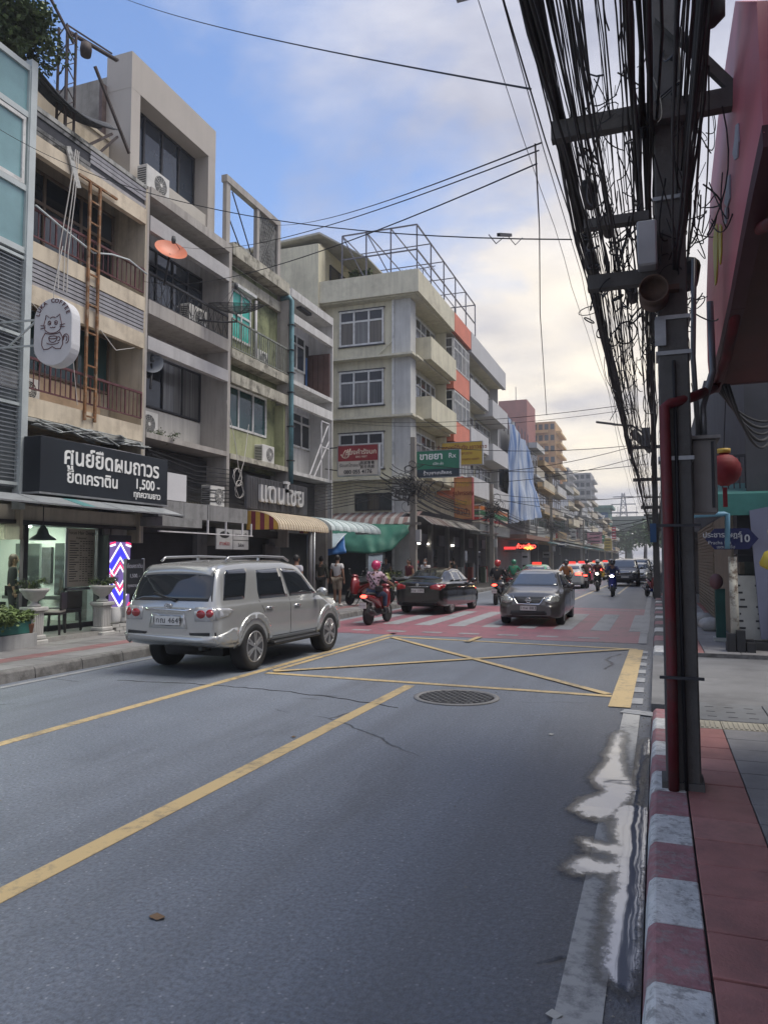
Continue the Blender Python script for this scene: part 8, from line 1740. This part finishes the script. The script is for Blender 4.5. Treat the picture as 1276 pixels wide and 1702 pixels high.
for k, lab in enumerate(labs):
    w = rf.choice((5.2, 6.4, 7.6)) + k * .8; far_house(lab, y, y + w, -10.8 + rf.uniform(-.3, .3), hs[k], fcols[cidx[k]], awc[rf.randrange(4)], 2 if hs[k] < 10.5 else 3, 100 + k); y += w + .1
# towers
def tower(name, label, u0, u1, v0, Y, m, dep, floors, cols, balc=None, base_z=.15, glassm=None):
    a, b = onY(u0, v0, Y), onY(u1, v0, Y); t = thing(name, label, 'building', ((a.x + b.x) / 2, Y, 0)); zt = a.z; part(MB().box(a.x, b.x, Y, Y + dep, base_z, zt), 'wall', m, t)
    if floors:
        fh = (zt - 12) / floors
        for f in range(floors):
            z = 12 + f * fh
            for c in range(cols):
                x0 = a.x + (b.x - a.x) * (c + .18) / cols; x1 = a.x + (b.x - a.x) * (c + .82) / cols; part(MB().box(x0, x1, Y - .08, Y + .02, z + fh * .28, z + fh * .78), 'window', glassm or g_c1, t)
            if balc: part(MB().box(a.x - .2, b.x - 2, Y - .9, Y - .002, z - .1, z + .55), 'balcony', balc, t); part(MB().box(b.x, b.x + 1.3, Y + 1, Y + dep - 1, z - .1, z + .5), 'side_balcony', balc, t)
    return t, a, b
brick = fmat('tower_brick', (.30, .105, .08)); yt = fmat('tower_yellow', (.48, .30, .13)); ytb = fmat('tower_yellow_band', (.58, .40, .17)); gt_ = fmat('tower_grey', (.30, .29, .28)); gtb = fmat('tower_grey_band', (.40, .38, .36))
t, a, b = tower('brick_tower', 'plain red brown tower block rising behind the netted building', 828, 875, 667, 190, brick, 14, 0, 0); part(MB().box(a.x + (b.x - a.x) * .42, a.x + (b.x - a.x) * .56, 189.9, 190, a.z - 9, a.z - 5.6), 'pale_pane', mat('pale_window', (.55, .54, .48), .5), t); part(MB().bar(((a.x + b.x) / 2, 195, a.z), ((a.x + b.x) / 2, 195, a.z + 4.5), .15), 'mast', cgm, t)  # the small window is one flat pale colour
tower('yellow_tower', 'yellow apartment tower with rows of balconies and dark windows', 874, 922, 703, 205, yt, 16, 9, 5, ytb); tower('orange_block', 'lower orange brown block in front of the yellow tower', 888, 922, 778, 150, fmat('block_orange', (.36, .17, .08)), 10, 2, 4, None)
tower('grey_tower', 'grey apartment tower with stepped balconies right of the yellow one', 919, 944, 778, 245, gt_, 14, 7, 3, gtb); tower('pale_tower', 'pale grey tower farthest right of the distant blocks', 944, 981, 787, 270, gt_, 16, 7, 4, gtb)
tower('low_far_block', 'low tan block under the grey towers', 920, 962, 832, 180, fcols[5], 12, 0, 0)
tower('white_far_block', 'tall narrow white wall beyond the far shophouses', 963, 975, 832, 210, fcols[3], 10, 0, 0)
bb = thing('billboard', 'dark blue roadside billboard far down the street', 'billboard', (-16, 215, 20)); a, b = onY(981, 852, 215), onY(1010, 876, 215); part(MB().box(a.x, b.x, 215, 215.4, b.z, a.z), 'panel', mat('billboard_blue', (.04, .10, .20), .6), bb); wtext('07', bb, XZ((a.x + b.x) / 2, 214.98, (a.z + b.z) / 2), 3.2, lett_w, depth=.02); part(MB().box((a.x + b.x) / 2 - .4, (a.x + b.x) / 2 + .4, 215.1, 215.3, .15, b.z), 'post', cgm, bb)
gh = thing('teal_building', 'teal roofed building at the end of the street', 'building', (-14, 235, 0)); a, b = onY(984, 845, 236), onY(1012, 845, 236); part(MB().box(a.x, b.x, 236, 250, .15, a.z), 'wall', fmat('teal_wall', (.13, .23, .20)), gh); part(MB().box(a.x - 1, b.x + 1, 235, 251, a.z, a.z + .8), 'roof', fmat('teal_roof', (.10, .20, .17)), gh)
# viaduct across the end of the street
vd = thing('viaduct', 'grey green elevated railway viaduct crossing the end of the street', 'viaduct', (0, 262, 0)); a = onY(1000, 859, 262); b = onY(1000, 880, 262); vm_ = fmat('viaduct_concrete', (.22, .25, .21))
part(MB().box(-60, 60, 262, 272, b.z, a.z - 1.0), 'deck', vm_, vd); part(MB().box(-60, 60, 261.6, 262, a.z - 2.2, a.z), 'barrier', vm_, vd)
for x in (-44, -24, -9, 8, 28, 48): part(MB().box(x - 1.1, x + 1.1, 265, 269, .1, b.z), 'pier', vm_, vd)
for x in (-12, -6, 0, 6): part(MB().bar((x, 262, a.z), (x, 262, a.z + 3.2), .15), 'lamp_post', cgm, vd)
# lattice pylon
py = thing('power_pylon', 'faint steel lattice pylon standing beyond the viaduct', 'pylon', (-18, 400, 0)); a = onY(1035, 820, 400); H_ = a.z; mb = MB()
for sx in (-1, 1):
    for sy in (-1, 1): mb.bar((a.x + sx * 4, 400 + sy * 4, .1), (a.x + sx * .6, 400 + sy * .6, H_), .5)
for k in range(12):
    z0_, z1_ = H_ * k / 12, H_ * (k + 1) / 12; w0, w1 = 4 - 3.4 * k / 12, 4 - 3.4 * (k + 1) / 12; mb.bar((a.x - w0, 396 + k * .25, z0_), (a.x + w1, 396 + k * .25, z1_), .3); mb.bar((a.x + w0, 396 + k * .25, z0_), (a.x - w1, 396 + k * .25, z1_), .3)
part(mb, 'lattice', cgm, py)
for k, (f, w) in enumerate(((.72, 7), (.84, 6), (.95, 5))): part(MB().bar((a.x - w, 400, H_ * f), (a.x + w, 400, H_ * f), .5), 'arm', cgm, py)
# trees by the end of the street and on its right
lf3 = mat('leaf_far', (.06, .12, .04), .7, 0, .3, .8); lf4 = mat('leaf_far_light', (.10, .17, .06), .7, 0, .3, .8)
for k, (x, y, h, r) in enumerate(((-3.2, 215, 12, 4.5), (1.8, 170, 11, 4.2), (.2, 245, 14, 5), (-9, 240, 10, 4), (4.0, 200, 13, 5), (-14, 300, 16, 6), (-4, 320, 18, 7), (8, 330, 18, 7), (-28, 330, 17, 7))):
    t = thing('street_tree', ['bushy tree at the end of the street left of the right pole row', 'green tree over the far right pavement', 'tall tree right before the viaduct', 'low tree beside the teal building', 'tree behind the far right pavement tree', 'tree beyond the viaduct near the pylon', 'tall tree beyond the viaduct at the street axis', 'tree beyond the viaduct on the right', 'tree beyond the viaduct far left'][k], 'tree', (x, y, .1), 0, 'trees at the end of the street'); part(MB().tube([(x, y, .1), (x + .2, y, h * .4), (x, y, h * .75)], [.35, .25, .08], 7), 'trunk', bark, t); leaf_clump('crown', t, (x, y, h * .68), r, 1300, [lf3, lf4], 1.1, 60 + k, .8)
# far signs hung over the pavement
fs = [('red_neon_sign', 'glowing red and orange lettering sign over the far shop', 862, 903, 886, 914, 60), ('pink_banner', 'pink banner hanging over the far pavement', 975, 885, 1000, 903, 120), ('yellow_board', 'yellow board on the far shop row', 1003, 895, 1016, 915, 135), ('red_board', 'tall red board far down the street', 1016, 876, 1023, 896, 150), ('green_board', 'small green and white board far down the street', 996, 890, 1004, 900, 128), ('white_board', 'white hanging board before the far shophouses', 948, 880, 957, 897, 95), ('tan_board', 'tan board sticking out past the blue netting', 871, 821, 894, 830, 69), ('blue_road_sign', 'dark blue hexagonal road sign over the far pavement', 924, 901, 938, 909, 84), ('white_price_board', 'white vertical board with small prints on the far pavement', 866, 918, 878, 948, 58), ('pale_sheet', 'pale hanging cloth sheet under the far awnings', 920, 905, 930, 922, 88), ('grey_board', 'pale grey notice board among the far shops', 901, 917, 914, 927, 76)]
fc = [(.05, .01, .01), (.50, .25, .30), (.48, .36, .10), (.45, .05, .07), (.05, .25, .13), (.5, .5, .48), (.45, .36, .22), (.02, .04, .10), (.42, .42, .44), (.5, .5, .5), (.4, .4, .4)]
for (n_, lab, u0, v0, u1, v1, Y), c in zip(fs, fc):
    a, b = onY(u0, v0, Y), onY(u1, v1, Y); t = thing(n_, lab, 'sign', ((a.x + b.x) / 2, Y, b.z)); part(MB().box(a.x, b.x, Y, Y + .15, b.z, a.z), 'panel', mat('m_' + n_, c, .6, 0, .1, 1), t); part(MB().bar((a.x - .02, Y + .07, a.z + .03), (a.x - 1.6, Y + .07, a.z + .05), .05), 'bracket', cgm, t)
    if n_ == 'red_neon_sign':
        gl1, gl2 = glow('neon_red', (1, .06, .04), 2.2), glow('neon_orange', (1, .35, .05), 2.2); wtext('ก๋วยเตี๋ยว', t, XZ((a.x + b.x) / 2, Y - .02, a.z - .26), .42, gl1, depth=.01, bold=.01); wtext('หมูตุ๋น', t, XZ((a.x + b.x) / 2 + .2, Y - .02, b.z + .18), .3, gl2, depth=.01, bold=.008)
    else:
        k_ = max(1, int((a.z - b.z) / .5)); 
        for q in range(k_): zz = b.z + (q + .5) * (a.z - b.z) / k_; part(MB().box(a.x + (b.x - a.x) * .15, b.x - (b.x - a.x) * .15, Y - .012, Y - .002, zz - .07, zz + .07), 'print_bar', lett_w if sum(c) < .9 else lett_k, t)
rdl = thing('red_light_strip', 'red lit strip in the shop below the netted building', 'lamp', (-10.5, 57, 2.6)); a = onY(848, 911, 58); part(MB().box(a.x - .5, a.x + .4, 58, 58.06, a.z - .1, a.z + .1), 'strip', glow('neon_red2', (1, .05, .05), .6), rdl)
# ---- air with a little haze
hz_ = bpy.data.materials.new('haze'); hz_.use_nodes = True; _n = hz_.node_tree.nodes; _l = hz_.node_tree.links; _n.clear(); _o = _n.new('ShaderNodeOutputMaterial'); _p = _n.new('ShaderNodeVolumePrincipled'); _p.inputs['Color'].default_value = (.92, .95, 1, 1); _p.inputs['Density'].default_value = .0011; _p.inputs['Anisotropy'].default_value = .3; _l.new(_p.outputs[0], _o.inputs['Volume'])
ho = MB().box(-430, 430, -70, 770, -1.4, 62).build('haze', hz_); ho['kind'] = 'stuff'
